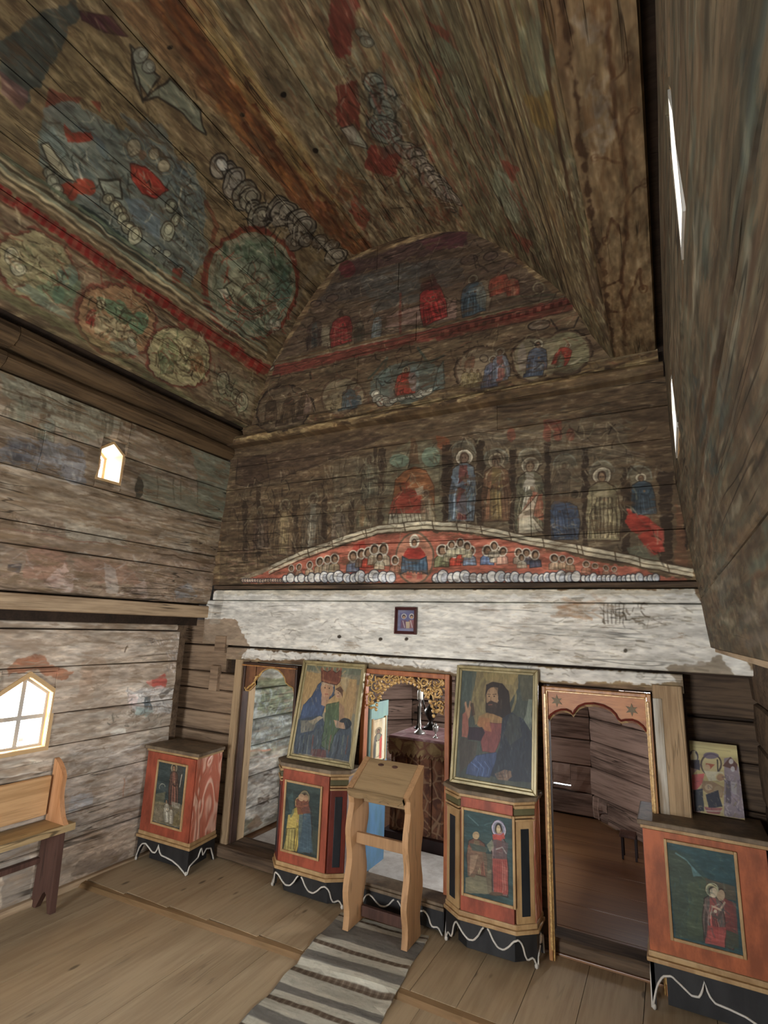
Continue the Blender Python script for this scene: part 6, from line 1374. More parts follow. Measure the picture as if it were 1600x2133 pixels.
MT = {
 'front': wood('painted_front_boards', '33281d', '5f4c37', 'X', FR.image(), peel=(.5, .64), peelamt=.7),
 'vault': wood('painted_vault_planks', '382b1f', '66523b', 'Y', VA.image(), peel=(.5, .64), peelamt=.6, var=.3),
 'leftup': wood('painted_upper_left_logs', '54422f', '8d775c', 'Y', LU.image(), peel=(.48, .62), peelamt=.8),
 'leftlow': wood('whitewashed_lower_logs', '77644e', 'a99580', 'Y', LL.image(), peel=(.48, .64), peelamt=.8),
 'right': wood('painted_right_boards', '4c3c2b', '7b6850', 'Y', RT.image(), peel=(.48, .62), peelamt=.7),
 'soffit': wood('painted_soffit_board', '493521', '74583a', 'Y', SO.image(), peelamt=.5),
 'sanct': wood('painted_sanctuary_logs', '6d5a46', 'a08d76', 'Y', SL.image(), peelamt=.6),
 'darklog': wood('dark_hewn_log', '3d2f20', '68533a', 'Y', bump=.7),
 'greylog': wood('bare_grey_brown_log', '6b5846', '9a8269', 'X', bump=.7),
 'darkwall': wood('smoky_hewn_log', '3d3127', '6a5744', 'X', bump=.7),
 'sanctdark': wood('smoky_sanctuary_log', '5d493e', '9c8273', 'XY', bump=.7),
 'post': wood('bare_oak_post', '8a7256', 'b09674', 'Z', bump=.35, crack=.3),
 'whitewash': wood('flaking_white_edge', '8a7962', 'c9c5b8', 'Z', bump=.5, crack=.4),
 'ledge': wood('bare_ledge_beam', '8b745a', 'bda586', 'Y', bump=.35),
 'core': wood('rough_wall_core', '2a2018', '3d2f24', 'X', bump=.3),
 'floor': wood('pale_floor_boards', 'a08b6e', 'b39f80', 'Y', rough=.6, bump=.16, crack=.25, knots=.7, var=.06, spec=.35),
 'floorx': wood('floor_edge_board', '6d5638', '84694a', 'X', rough=.62, bump=.25, crack=.4, var=.12),
 'sanctfloor': wood('brown_varnished_floor', '6b4a32', '85603f', 'X', rough=.36, bump=.1, crack=.3, var=.1, spec=.8),
 'pine': wood('planed_pine', 'b08a5e', 'cda577', 'Y', rough=.55, bump=.2, knots=.5, crack=.2),
 'pinez': wood('planed_pine_upright', 'a9784f', 'c6946a', 'Z', rough=.55, bump=.2, crack=.2),
 'benchseat': wood('worn_bench_plank', '8b7350', 'b39a70', 'Y', rough=.6, bump=.3),
 'benchleg': wood('dark_bench_end', '47322a', '5d4238', 'Z', rough=.6, bump=.2),
 'lectern': wood('lectern_oak', '957250', 'b38c64', 'Z', rough=.55, bump=.25, crack=.3, knots=.3),
 'lecterntop': wood('lectern_worn_top', '80694b', 'a08662', 'X', rough=.6, bump=.25, knots=.2),
 'redpaint': paint('brick_red_paint', 'a04f38', .5, .3, .4, .15),
 'orangepaint': paint('orange_red_paint', 'ae5f38', .5, .3, .4, .15),
 'darkred': paint('dark_red_paint', '6b2a1e', .45, .3, .45),
 'maroon': paint('maroon_dark_paint', '2c1614', .5, .3, .3),
 'topgrey': paint('worn_grey_top', '7d6c57', .6, .35, .3, .2, col2='5d5040'),
 'cream': paint('cream_moulding_paint', 'b39468', .5, .2, .4, .1, col2='96754e'),
 'goldolive': paint('olive_gilt_frame', 'a1936a', .4, .2, .6, .1, metal=.2, col2='7a6e48'),
 'black': paint('black_base_paint', '2b2a2a', .5, .3, .4),
 'white': paint('white_scroll_paint', 'cfc9bd', .5, .15, .4),
 'navy': paint('dark_green_black_paint', '24282c', .4, .3, .4),
 'olive': paint('olive_panel_paint', '5f5a3c', .5, .2, .4),
 'greyside': paint('bare_grey_side', '9a8c86', .6, .2, .3, col2='7c7068'),
 'frameorange': paint('orange_brown_frame', 'a8653a', .45, .25, .45, .1, col2='8a4c28', scale=(20, 20, 6)),
 'framewood': paint('gilt_brown_door_frame', 'b5814c', .42, .25, .5, .15, col2='8a5a34', scale=(30, 30, 5)),
 'gilt': paint('old_gilding', 'cfa968', .32, .3, .7, .2, metal=.12, col2='9a7440', scale=(60, 60, 60)),
 'darkbrown': paint('dark_brown_paint', '4a3428', .5, .3, .4),
 'archbrown': paint('worn_brown_arch_paint', '7d5336', .45, .3, .45, .2, col2='5a3a26', scale=(20, 20, 8)),
 'archorange': paint('orange_wood_arch_paint', 'b87a42', .45, .25, .45, .1, col2='9c5f30', scale=(6, 20, 30)),
 'star': paint('bronze_star_paint', '6d5a34', .5, .2, .4),
 'teal': paint('pale_teal_paint', '7d9c8e', .5, .2, .4, col2='6f8a88'),
 'blue': paint('light_blue_paint', '5f86aa', .5, .15, .4, col2='5a7c8c'),
 'marble': marble('red_marbled_paint', 'b56a52', 'dfab8e', 'b5785e'),
 'marble2': marble('rose_marbled_paint', 'b86a52', 'e2b39a', 'c9978'+'0'),
 'cloth': brocade('altar_brocade', '54301f', '7d4f34', '9a7a5c'),
 'clothtop': brocade('altar_top_cloth', '7d5556', '8f6866', 'a58a84'),
 'lace': brocade('gold_lace_border', '7b5c3e', 'a48a5e', '6d3a30'),
 'mat': paint('pale_woven_mat', 'd3cdc4', .85, .12, .1, .3, col2='bdb4aa'),
 'metal': paint('dark_bronze', '2a241e', .35, .3, .5, .1, metal=.6),
 'silver': paint('old_silver', 'a8a49c', .3, .2, .6, .05, metal=.7),
 'wax': paint('white_wax', 'e8e2d2', .4, .05, .4, .02),
 'pane': pane_mat(),
 'reveal': paint('yellow_pine_reveal', 'c9a674', .55, .2, .3, .1, col2='c9a87c'),
 'muntin': paint('grey_white_muntin', 'b8b8b2', .5, .1, .3),
 'rug': pictured('striped_rug', RG.image(), .95, .05, .6),
 'winered': paint('wine_red_frame', '4a1c18', .4, .2, .4),
 'whitebeam': wood('flaking_white_beam', '8d7a62', 'a8977d', 'X', FR.image(), peel=(.57, .70), peelamt=.7, bump=.5, crack=.6, var=.04),
}
for k_, c_ in (('i1', I1), ('i2', I2), ('i3', I3), ('i4', I4), ('im', IM), ('ic', IC), ('ir', IR), ('iw', IW), ('il', IL)):
    MT[k_] = pictured('painting_'+c_.name, c_.image())

# ------------------------------------------------------------------ mesh tools
def link(name, verts, faces, mat, parent=None, uv=None, smooth=False, bevel=0, local=False, recalc=True):
    off = Vector((0, 0, 0))
    if parent is not None and not local:
        p = parent
        while p is not None: off += p.location; p = p.parent
    me = bpy.data.meshes.new(name)
    me.from_pydata([(v[0]-off.x, v[1]-off.y, v[2]-off.z) for v in verts], [], faces); me.update()
    if recalc:
        bm = bmesh.new(); bm.from_mesh(me); bmesh.ops.recalc_face_normals(bm, faces=bm.faces); bm.to_mesh(me); bm.free()
    me.materials.append(MT[mat])
    if uv:
        ul = me.uv_layers.new(name='UVMap'); vv = [uv(Vector(verts[l.vertex_index])) for l in me.loops]
        ul.data.foreach_set('uv', [c for q in vv for c in q])
    if smooth: me.polygons.foreach_set('use_smooth', [True]*len(me.polygons))
    o = bpy.data.objects.new(name, me); COL.objects.link(o)
    if parent is not None: o.parent = parent
    if bevel:
        b = o.modifiers.new('bevel', 'BEVEL'); b.width = bevel; b.segments = 2; b.limit_method = 'ANGLE'
    return o
class G:
    """collects simple solids into one mesh"""
    def __init__(s): s.v = []; s.f = []
    def add(s, v, f): n = len(s.v); s.v += [tuple(q) for q in v]; s.f += [tuple(i+n for i in q) for q in f]; return s
    def box(s, x0, x1, y0, y1, z0, z1):
        return s.add([(x, y, z) for x in (x0, x1) for y in (y0, y1) for z in (z0, z1)], [(0, 1, 3, 2), (4, 6, 7, 5), (0, 4, 5, 1), (2, 3, 7, 6), (0, 2, 6, 4), (1, 5, 7, 3)])
    def prism(s, pts, fn, d0, d1):
        n = len(pts); return s.add([fn(a, b, d0) for a, b in pts]+[fn(a, b, d1) for a, b in pts], [tuple(range(n)), tuple(range(2*n-1, n-1, -1))]+[(i, (i+1) % n, n+(i+1) % n, n+i) for i in range(n)])
    def tube(s, pts, r, k=6, rr=None):
        pts = [Vector(p) for p in pts]; V = []; n = len(pts)
        for i, p in enumerate(pts):
            t = (pts[min(i+1, n-1)]-pts[max(i-1, 0)]).normalized()
            a = t.orthogonal() if abs(t.z) > .95 else Vector((0, 0, 1)).cross(t); a.normalize(); b = t.cross(a); q = rr[i] if rr else r
            V += [p+a*q*math.cos(2*math.pi*j/k)+b*q*math.sin(2*math.pi*j/k) for j in range(k)]
        F = [(i*k+j, i*k+(j+1) % k, (i+1)*k+(j+1) % k, (i+1)*k+j) for i in range(n-1) for j in range(k)]
        return s.add(V, F+[tuple(range(k-1, -1, -1)), tuple(range((n-1)*k, n*k))])
    def lathe(s, prof, cx, cy, cz=0, k=14):
        V = [(cx+r*math.cos(2*math.pi*j/k), cy+r*math.sin(2*math.pi*j/k), cz+z) for r, z in prof for j in range(k)]; n = len(prof)
        return s.add(V, [(i*k+j, i*k+(j+1) % k, (i+1)*k+(j+1) % k, (i+1)*k+j) for i in range(n-1) for j in range(k)]+[tuple(range(k-1, -1, -1)), tuple(range((n-1)*k, n*k))])
    def blob(s, c, a, b, d, k=8):
        """ellipsoid with half axes a, b, d (vectors)"""
        c, a, b, d = map(Vector, (c, a, b, d)); V = []; F = []; m = 5
        for i in range(1, m):
            t = math.pi*i/m
            V += [c+d*math.cos(t)+(a*math.cos(2*math.pi*j/k)+b*math.sin(2*math.pi*j/k))*math.sin(t) for j in range(k)]
        V += [c+d, c-d]; n = len(V)
        for i in range(m-2): F += [(i*k+j, i*k+(j+1) % k, (i+1)*k+(j+1) % k, (i+1)*k+j) for j in range(k)]
        F += [(n-2, (j+1) % k, j) for j in range(k)]+[((m-2)*k+j, (m-2)*k+(j+1) % k, n-1) for j in range(k)]
        return s.add(V, F)
    def out(s, name, mat, parent=None, **k): return link(name, s.v, s.f, mat, parent, **k)
fX = lambda a, b, d: (a, d, b)      # outline in X,Z; depth along Y
fY = lambda a, b, d: (d, a, b)      # outline in Y,Z; depth along X
fZ = lambda a, b, d: (a, b, d)      # outline in X,Y; depth along Z
def empty(name, loc, label=None, cat=None, group=None, rot=(0, 0, 0), kind=None, parent=None):
    o = bpy.data.objects.new(name, None); COL.objects.link(o); o.location = loc; o.rotation_euler = rot; o.empty_display_size = .05
    tag(o, label, cat, group, kind); 
    if parent is not None: o.parent = parent
    return o
def tag(o, label=None, cat=None, group=None, kind=None):
    for k, v in (('label', label), ('category', cat), ('group', group), ('kind', kind)):
        if v: o[k] = v
    return o
def struct(o, label=None, cat=None):
    o['kind'] = 'structure'
    if label: o['label'] = label
    if cat: o['category'] = cat
    return o
def cuv(cv, i, j):
    return lambda p: ((p[i]-cv.u0)/(cv.u1-cv.u0), (p[j]-cv.v0)/(cv.v1-cv.v0))

def slab(name, parent, mat, fn, l0, l1, h0, h1, th, n=3, c=.006, j=.004, uv=None, bulge=.0, g=random.Random(5)):
    """a hewn board or log: fn(l, h, d) gives the point at length l, height h, depth d (0 = face, negative = into the wall)"""
    hm = (h0+h1)/2; V = []; F = []
    for i in range(n+1):
        l = l0+(l1-l0)*i/n; q = g.uniform(-j, j); wa = g.uniform(0, c*.7); wb = g.uniform(0, c*.7)
        sec = [(h0+.001, -th), (h0+.001+wa, -c*1.3), (h0+c+wa, q), (hm, q*.5+bulge+g.uniform(-j, j)*.5), (h1-c-wb, q*.8), (h1-.001-wb, -c*1.3), (h1-.001, -th)]
        ll = l+(.0015 if i == 0 else -.0015 if i == n else 0)
        V += [Vector(fn(ll, h, d)) for h, d in sec]
    for i in range(n):
        F += [(i*7+k, i*7+(k+1) % 7, (i+1)*7+(k+1) % 7, (i+1)*7+k) for k in range(7)]
    F += [tuple(range(6, -1, -1)), tuple(range(n*7, n*7+7))]
    return link(name, V, F, mat, parent, uv=uv)
def course(name, parent, mat, fn, l0, l1, h0, h1, th, holes=(), **k):
    """one course of a log wall, cut around openings (la, lb, ha, hb)"""
    cuts = [h for h in holes if h[0] < l1 and h[1] > l0 and h[2] < h1-.01 and h[3] > h0+.01]
    if not cuts: slab(name, parent, mat, fn, l0, l1, h0, h1, th, **k); return
    cuts.sort(); a = l0
    for (la, lb, ha, hb) in cuts:
        if la > a+.01: slab(name, parent, mat, fn, a, la, h0, h1, th, **k)
        if ha > h0+.012: slab(name, parent, mat, fn, la, lb, h0, ha, th, **k)
        if hb < h1-.012: slab(name, parent, mat, fn, la, lb, hb, h1, th, **k)
        a = lb
    if l1 > a+.01: slab(name, parent, mat, fn, a, l1, h0, h1, th, **k)
def holed(rect, holes, fn, d0, d1):
    """a slab with rectangular openings as one mesh"""
    l0, l1, h0, h1 = rect; g = G()
    ls = sorted({l0, l1, *[q for h in holes for q in h[:2]]}); hs = sorted({h0, h1, *[q for h in holes for q in h[2:]]})
    for a, b in zip(ls, ls[1:]):
        for c, d in zip(hs, hs[1:]):
            m, n = (a+b)/2, (c+d)/2
            if any(h[0] < m < h[1] and h[2] < n < h[3] for h in holes) or not (l0 < m < l1 and h0 < n < h1): continue
            g.prism([(a, c), (b, c), (b, d), (a, d)], fn, d0, d1)
    return g
# ------------------------------------------------------------------ the setting
# floor: nave boards (lower by a thumb), the raised boards before the screen, the sanctuary floor
g = G(); g.box(-3.7, .7, -3.05, 3.2, -.14, -.062); g.box(-3.7, .7, 3.2, 5.9, -.14, -.05)
floor = struct(g.out('floor', 'core'))
ex = lambda x: 2.43+.11*min(1, max(0, (x+3.38)/1.6))+.0*x      # the slightly skew edge of the raised boards
xs = [-3.385, -3.08, -2.79, -2.5, -2.2, -1.93, -1.66, -1.38, -1.09, -.82, -.55, -.27, .02, .345]
for a, b in zip(xs, xs[1:]):
    slab('floorboard', floor, 'floor', lambda l, h, d: (h, l, d-.025), -3.0, ex((a+b)/2)+.01, a, b, .035, n=2, c=.0012, j=.0005)
xs = [-3.385, -3.0, -2.66, -2.37, -2.03, -1.75, -1.44, -1.16, -.94, -.70, -.47, -.22, .06, .345]
for a, b in zip(xs, xs[1:]):
    slab('floorboard', floor, 'floor', lambda l, h, d: (h, l, d), ex((a+b)/2)+.035, 3.21, a, b, .06, n=2, c=.0012, j=.0005)
xs = [-3.38, -2.55, -1.75, -.9, .34]
for a, b in zip(xs, xs[1:]):
    e = [ex(a+(b-a)*i/4) for i in range(5)]; V = []; F = []
    for i in range(5):
        x = a+(b-a)*i/4; y = e[i]; V += [(x, y-.012, -.06), (x, y-.012, -.026), (x, y+.006, -.006), (x, y+.034, -.001), (x, y+.034, -.06)]
    F = [(i*5+k, i*5+(k+1) % 5, i*5+5+(k+1) % 5, i*5+5+k) for i in range(4) for k in range(5)]+[(4, 3, 2, 1, 0), (20, 21, 22, 23, 24)]
    link('edge_board', V, F, 'floorx', floor)
ys = [3.21, 3.5, 3.78, 4.04, 4.33, 4.6, 4.86, 5.14, 5.5]
for a, b in zip(ys, ys[1:]):
    slab('sanctuary_floorboard', floor, 'sanctfloor', lambda l, h, d: (l, h, d+.01), -3.0, .15, a, b, .05, n=2, c=.002, j=.0006)

# pentagonal window openings: rectangle plus pointed head
def gable_head(parent, mat, fn, la, lb, hs, ha, d0, d1, uv=None):
    m = (la+lb)/2; g = G(); g.prism([(la, hs), (m, ha), (la, ha)], fn, d0, d1); g.prism([(lb, hs), (lb, ha), (m, ha)], fn, d0, d1)
    g.out('head_block', mat, parent, uv=uv)
def window(name, fn, la, lb, h0, hs, ha, dface, dout, label, muntins=True, trim=.014, glass=None):
    """reveal boards, frame, muntins and panes of a pointed window; d runs from the wall face to the outside"""
    t = struct(empty(name, fn(la, h0, dface)), label, 'window'); m = (la+lb)/2; dg = dout if glass is None else glass
    pts = [(la, h0), (lb, h0), (lb, hs), (m, ha), (la, hs)]
    def off(k):
        return [(la-k, h0-k), (lb+k, h0-k), (lb+k, hs+k*.55), (m, ha+k*1.25), (la-k, hs+k*.55)]
    def ring(o, i, d0, d1):
        g = G()
        for q in range(5):
            r = (q+1) % 5; a, b, c, d = o[q], o[r], i[r], i[q]
            g.prism([a, b, c, d], fn, d0, d1)
        return g
    ring(off(.004), off(-.012), dface, dout).out('reveal', 'reveal', t)
    if trim: ring(off(trim), off(-.010), dface+(.006 if fn(0, 0, 1)[0] > 0 and dface > dout else -.006 if dface < dout else .006), dface-(.010 if dface > dout else -.010)).out('casing', 'reveal', t)
    ring(off(-.008), off(-.026), dg+.012, dg-.012).out('sash', 'muntin', t)
    if muntins:
        g = G(); h = h0+(hs-h0)*.56
        g.prism([(m-.012, h0), (m+.012, h0), (m+.012, ha-.02), (m-.012, ha-.02)], fn, dg-.009, dg+.009)
        g.out('muntin', 'muntin', t)
        G().prism([(la, h-.012), (m-.012, h-.012), (m-.012, h+.012), (la, h+.012)], fn, dg-.009, dg+.009).out('muntin', 'muntin', t)
        G().prism([(m+.012, h-.012), (lb, h-.012), (lb, h+.012), (m+.012, h+.012)], fn, dg-.009, dg+.009).out('muntin', 'muntin', t)
        for q in ([(la, h0), (m, h0), (m, h), (la, h)], [(m, h0), (lb, h0), (lb, h), (m, h)], [(la, h), (m, h), (m, ha), (la, hs)], [(m, h), (lb, h), (lb, hs), (m, ha)]):
            G().prism(q, fn, dg-.002, dg+.002).out('pane', 'pane', t)
    else: G().prism(pts, fn, dg-.002, dg+.002).out('pane', 'pane', t)
    return t

# ---- left wall, lower part
LX = -3.38
low = [(1.78, 2.10, .83, 1.27), (-.56, -.24, .83, 1.27)]
fL = lambda l, h, d: (LX+d, l, h)
wl = struct(holed((-3.0, 3.02, -.06, 1.62), low, fY, -3.67, -3.42).out('wall_left_lower', 'core'))
zs = [-.03, .255, .41, .62, .83, 1.02, 1.30, 1.525]
yj = [[-3, .2, 3.02], [-3, 1.1, 3.02], [-3, .6, 3.02], [-3, 1.2, 3.02], [-3, 1.0, 3.02], [-3, .5, 3.02], [-3, .9, 3.02]]
uL = cuv(LL, 1, 2)
for i, (a, b) in enumerate(zip(zs, zs[1:])):
    for p, q in zip(yj[i], yj[i][1:]): course('log', wl, 'leftlow', fL, p, q, a, b, .05, low, uv=uL, n=4, bulge=.006, j=.007, c=.005)
slab('log', wl, 'leftlow', lambda l, h, d: (LX-.01+d, l, h), -3.0, 3.0, 1.528, 1.575, .04, uv=uL, n=4, bulge=.006)
for la, lb in ((1.78, 2.10), (-.56, -.24)): gable_head(wl, 'leftlow', fY, la, lb, 1.155, 1.27, LX-.004, -3.66, uL)
window('window_1', fY, 1.78, 2.10, .83, 1.155, 1.262, LX, -3.60, 'pointed four-pane window above the bench, glowing white', glass=-3.43)
window('window_2', fY, -.56, -.24, .83, 1.155, 1.262, LX, -3.60, None, glass=-3.43)
# corner between the lower wall and the screen
slab('corner_board', wl, 'greylog', lambda l, h, d: (l, 3.035+d*0, h) if 0 else (LX-.13+d, l, h), 3.02, 3.2, -.03, 1.6, .1, n=1)
# ---- left wall, upper part
xl = lambda z: -3.30+(z-1.63)*.072
up = [(2.06, 2.24, 2.49, 2.775), (.60, .80, 2.49, 2.775)]
fU = lambda l, h, d: (xl(h)+d, l, h)
wu = struct(holed((-3.0, 3.2, 1.57, 3.3), up, fY, -3.50, -3.40).out('wall_left_upper', 'core'))
uU = cuv(LU, 1, 2)
zs = [1.735, 2.0, 2.13, 2.435, 2.69, 2.94]
yj = [[-3, .9, 3.2], [-3, .5, 3.2], [-3, 1.3, 3.2], [-3, 1.7, 3.2], [-3, 1.0, 3.2]]
for i, (a, b) in enumerate(zip(zs, zs[1:])):
    for p, q in zip(yj[i], yj[i][1:]): course('log', wu, 'leftup', fU, p, q, a, b, .07, up, uv=uU, n=4, bulge=.008, j=.007, c=.006)
slab('ledge_beam', wu, 'ledge', lambda l, h, d: (-3.268+d, l, h), -3.0, 3.2, 1.632, 1.73, .16, n=6, c=.006, j=.003)
for la, lb in ((2.06, 2.24), (.60, .80)): gable_head(wu, 'leftup', fY, la, lb, 2.70, 2.775, -3.245, -3.48, uU)
window('window_3', fY, 2.06, 2.24, 2.49, 2.70, 2.768, -3.235, -3.46, 'small pointed window high in the left log wall', muntins=False, trim=0, glass=-3.43)
window('window_4', fY, .60, .80, 2.49, 2.70, 2.768, -3.235, -3.46, None, muntins=False, trim=0, glass=-3.43)
for x, z0, z1, th in ((-3.175, 2.94, 3.075, .2), (-3.085, 3.06, 3.205, .3)):
    for a, b in ((-3.0, 1.4), (1.4, 3.2)): slab('cornice_log', wu, 'darklog', lambda l, h, d: (x+d, l, h), a, b, z0, z1, th, n=4, c=.025, j=.008, bulge=.012)

# ---- right wall (mirror of the left one; the camera stands close to it)
lowr = [(1.78, 2.10, .83, 1.27), (.04, .36, .83, 1.27)]
wr = struct(holed((-3.0, 3.42, -.06, 1.56), lowr, fY, .40, .64).out('wall_right_lower', 'core'))
zs = [-.03, .255, .50, .83, 1.10, 1.30, 1.54]
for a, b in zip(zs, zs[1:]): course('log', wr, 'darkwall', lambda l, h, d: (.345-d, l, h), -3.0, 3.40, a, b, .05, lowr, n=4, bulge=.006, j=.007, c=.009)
for la, lb in ((1.78, 2.10), (.04, .36)): gable_head(wr, 'darkwall', fY, la, lb, 1.155, 1.27, .35, .63)
fYm = lambda a, b, d: (-d, a, b)
window('window_5', fYm, 1.78, 2.10, .83, 1.155, 1.262, -.345, -.57, None, glass=-.40)
window('window_6', fYm, .04, .36, .83, 1.155, 1.262, -.345, -.57, None, glass=-.40)
xr = lambda z: .078+max(0, 2.45-z)*.105
upr = [(1.03, 1.20, 2.40, 2.80), (2.20, 2.62, 2.38, 2.70)]
wq = struct(holed((-3.0, 3.2, 1.54, 3.3), upr, fY, .20, .27).out('wall_right_upper', 'core'))
uR = cuv(RT, 1, 2)
zs = [1.556, 1.80, 2.10, 2.40, 2.72, 2.96, 3.2]
for i, (a, b) in enumerate(zip(zs, zs[1:])):
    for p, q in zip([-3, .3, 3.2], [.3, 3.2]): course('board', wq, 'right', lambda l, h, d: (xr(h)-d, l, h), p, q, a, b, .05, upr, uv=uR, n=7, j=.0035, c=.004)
G().box(.19, .345, -3.0, 3.2, 1.54, 1.555).out('ledge_soffit', 'ledge', wq)
for la, lb, zt, za in ((1.03, 1.20, 2.68, 2.80), (2.20, 2.62, 2.62, 2.70)): gable_head(wq, 'right', fY, la, lb, zt, za, .082, .26, uR)
window('window_7', fYm, 1.03, 1.20, 2.40, 2.68, 2.795, -.084, -.25, 'tall narrow window slit in the right wall under the vault', muntins=False, trim=0, glass=-.091)
window('window_8', fYm, 2.20, 2.62, 2.38, 2.62, 2.695, -.084, -.25, 'sliver of daylight low in the painted right wall', muntins=False, trim=0, glass=-.089)

# ---- west wall behind the camera with an unseen doorway left open for the soft fill
ww = struct(holed((-3.7, .7, -.06, 4.9), [(-2.1, -1.1, -.06, 1.9)], fX, -3.15, -3.0).out('wall_west', 'darkwall'))

# ---- vault
def vpt(s, d):
    s = min(max(s, 0), PS[-1]-1e-6); i = max(k for k in range(len(PROF)-1) if PS[k] <= s+1e-9)
    t = (s-PS[i])/(PS[i+1]-PS[i]); a, b = PROF[i], PROF[i+1]
    def nrm(k):
        p, q = PROF[max(k-1, 0)], PROF[min(k+1, len(PROF)-1)]; e = (q[0]-p[0], q[1]-p[1]); L = math.hypot(*e); return (e[1]/L, -e[0]/L)
    na, nb = nrm(i), nrm(i+1); nx = na[0]*(1-t)+nb[0]*t; nz = na[1]*(1-t)+nb[1]*t
    return (a[0]+(b[0]-a[0])*t+nx*d, a[1]+(b[1]-a[1])*t+nz*d)
vs = [vpt(s, -.06) for s in PS]
g = G(); ring = [(-3.5, 3.18)]+vs+[(.27, 3.26)]; outer = [(-3.5, 3.3)]+[vpt(s, -.14) for s in PS]+[(.27, 3.36)]
n = len(ring)
for i in range(n-1): g.prism([ring[i], ring[i+1], outer[i+1], outer[i]], fX, -3.0, 3.3)
ceil = struct(g.out('ceiling', 'core'))
def uvv(s0, s1):
    def f(p):
        best = 0; bd = 9
        for k in range(9):
            s = s0+(s1-s0)*k/8; x, z = vpt(s, 0); d = (p.x-x)**2+(p.z-z)**2
            if d < bd: bd = d; best = s
        return (best/PS[-1], (p.y-VA.v0)/(VA.v1-VA.v0))
    return f
for i in range(len(PS)-1):
    for a, b in ((-3.0, (-.4, .1, -.9)[i % 3]), ((-.4, .1, -.9)[i % 3], 3.21)):
        s0, s1 = PS[i], PS[i+1]
        slab('plank', ceil, 'vault', lambda l, h, d: (lambda q: (q[0], l, q[1]))(vpt(h, d)), a, b, s0, s1, .05, n=5, c=.0022, j=.004, uv=uvv(s0, s1))
uS = cuv(SO, 0, 1)
slab('soffit_board', ceil, 'soffit', lambda l, h, d: (h, l, 3.205-d), -3.0, 3.2, -.185, .048, .05, n=5, c=.008, j=.003, uv=uS)
G().box(-.20, .30, -3.0, 3.2, 3.27, 3.40).out('top_beam', 'core', ceil)

# ---- front wall: the log screen (iconostasis) and the painted boards above it
F = 3.20
doors = [(-2.86, -2.36, -.06, 1.32), (-1.81, -1.20, -.06, 1.33), (-.65, -.115, -.06, 1.315)]
wf = struct(holed((-3.7, .04, -.06, 4.75), doors, fX, 3.26, 3.34).out('wall_front', 'core'))
G().box(.04, .7, 3.43, 3.5, -.06, 4.75).box(.04, .7, 3.26, 3.34, 1.42, 4.75).box(.03, .045, 3.3, 3.54, -.06, 1.44).box(.04, .7, 3.3, 3.45, 1.425, 1.45).out('return_wall', 'core', wf)
uF = cuv(FR, 0, 2); fF = lambda l, h, d: (l, F-d, h)
def half(z):   # inner extent of the vault at a height
    L = [p for p in PROF if p[0] < -1.62]; R = [p for p in PROF if p[0] > -1.62]
    lx = np.interp(z, [p[1] for p in L], [p[0] for p in L]); rx = np.interp(z, [p[1] for p in R[::-1]], [p[0] for p in R[::-1]])
    return lx-.12, rx+.12
for (a, b, js) in ((1.895, 2.17, (-3.32, -1.9, .19)), (2.17, 2.42, (-3.30, -.7, .19)), (2.42, 2.685, (-3.28, -1.3, .12)), (2.685, 2.88, (-3.25, -2.1, .12)), (2.88, 3.06, (-3.22, -.9, .12))):
    for p, q in zip(js, js[1:]): slab('board', wf, 'front', fF, p, q, a, b, .055, n=5, c=.0025, j=.004, uv=uF)
for a, b in ((3.20, 3.42), (3.42, 3.66), (3.66, 3.90), (3.90, 4.12), (4.12, 4.36), (4.36, 4.62)):
    l, r = half(a); m = (l+r)/2+random.uniform(-.5, .5)
    for p, q in ((l, m), (m, r)): slab('board', wf, 'front', fF, p, q, a, b, .055, n=4, c=.0022, j=.004, uv=uF)
slab('cornice_log', wf, 'front', lambda l, h, d: (l, 3.10-d, h), -3.24, .07, 3.045, 3.135, .15, n=7, c=.022, j=.006, bulge=.008, uv=uF)
slab('cornice_log', wf, 'front', lambda l, h, d: (l, 3.145-d, h), -3.05, .05, 3.132, 3.225, .1, n=7, c=.012, j=.005, bulge=.006, uv=uF)
slab('base_rail', wf, 'darkwall', lambda l, h, d: (l, 3.165-d, h), -3.22, .15, 1.858, 1.893, .1, n=6, c=.006, j=.003)
slab('white_beam', wf, 'whitebeam', lambda l, h, d: (l, 3.185-d, h), -3.24, .34, 1.775, 1.857, .09, n=6, c=.005, j=.004, uv=uF)
slab('white_beam', wf, 'whitebeam', lambda l, h, d: (l, 3.18-d, h), -3.30, .34, 1.43, 1.776, .09, n=8, c=.006, j=.004, uv=uF)
slab('white_beam', wf, 'whitebeam', lambda l, h, d: (l, 3.19-d, h), -3.04, .04, 1.325, 1.422, .09, n=8, c=.006, j=.004, uv=uF)
for a, b, r in ((-.03, .25, -2.93), (.25, .46, -2.93), (.46, .62, -2.93), (.62, .79, -2.93), (.79, .93, -2.93), (.93, 1.095, -2.94), (1.095, 1.225, -2.94), (1.225, 1.425, -3.045)):
    slab('log', wf, 'greylog', fF, -3.66, r, a, b, .06, n=3, c=.008, j=.007)
slab('log', wf, 'greylog', fF, -3.66, -3.30, 1.427, 1.62, .06, n=2)
for x0, x1, a, b in ((-3.15, -3.045, 1.375, 1.50), (-3.17, -3.09, 1.09, 1.275)):
    G().box(x0, x1, 3.165, 3.21, a, b).out('tenon_block', 'greylog', wf, bevel=.004)
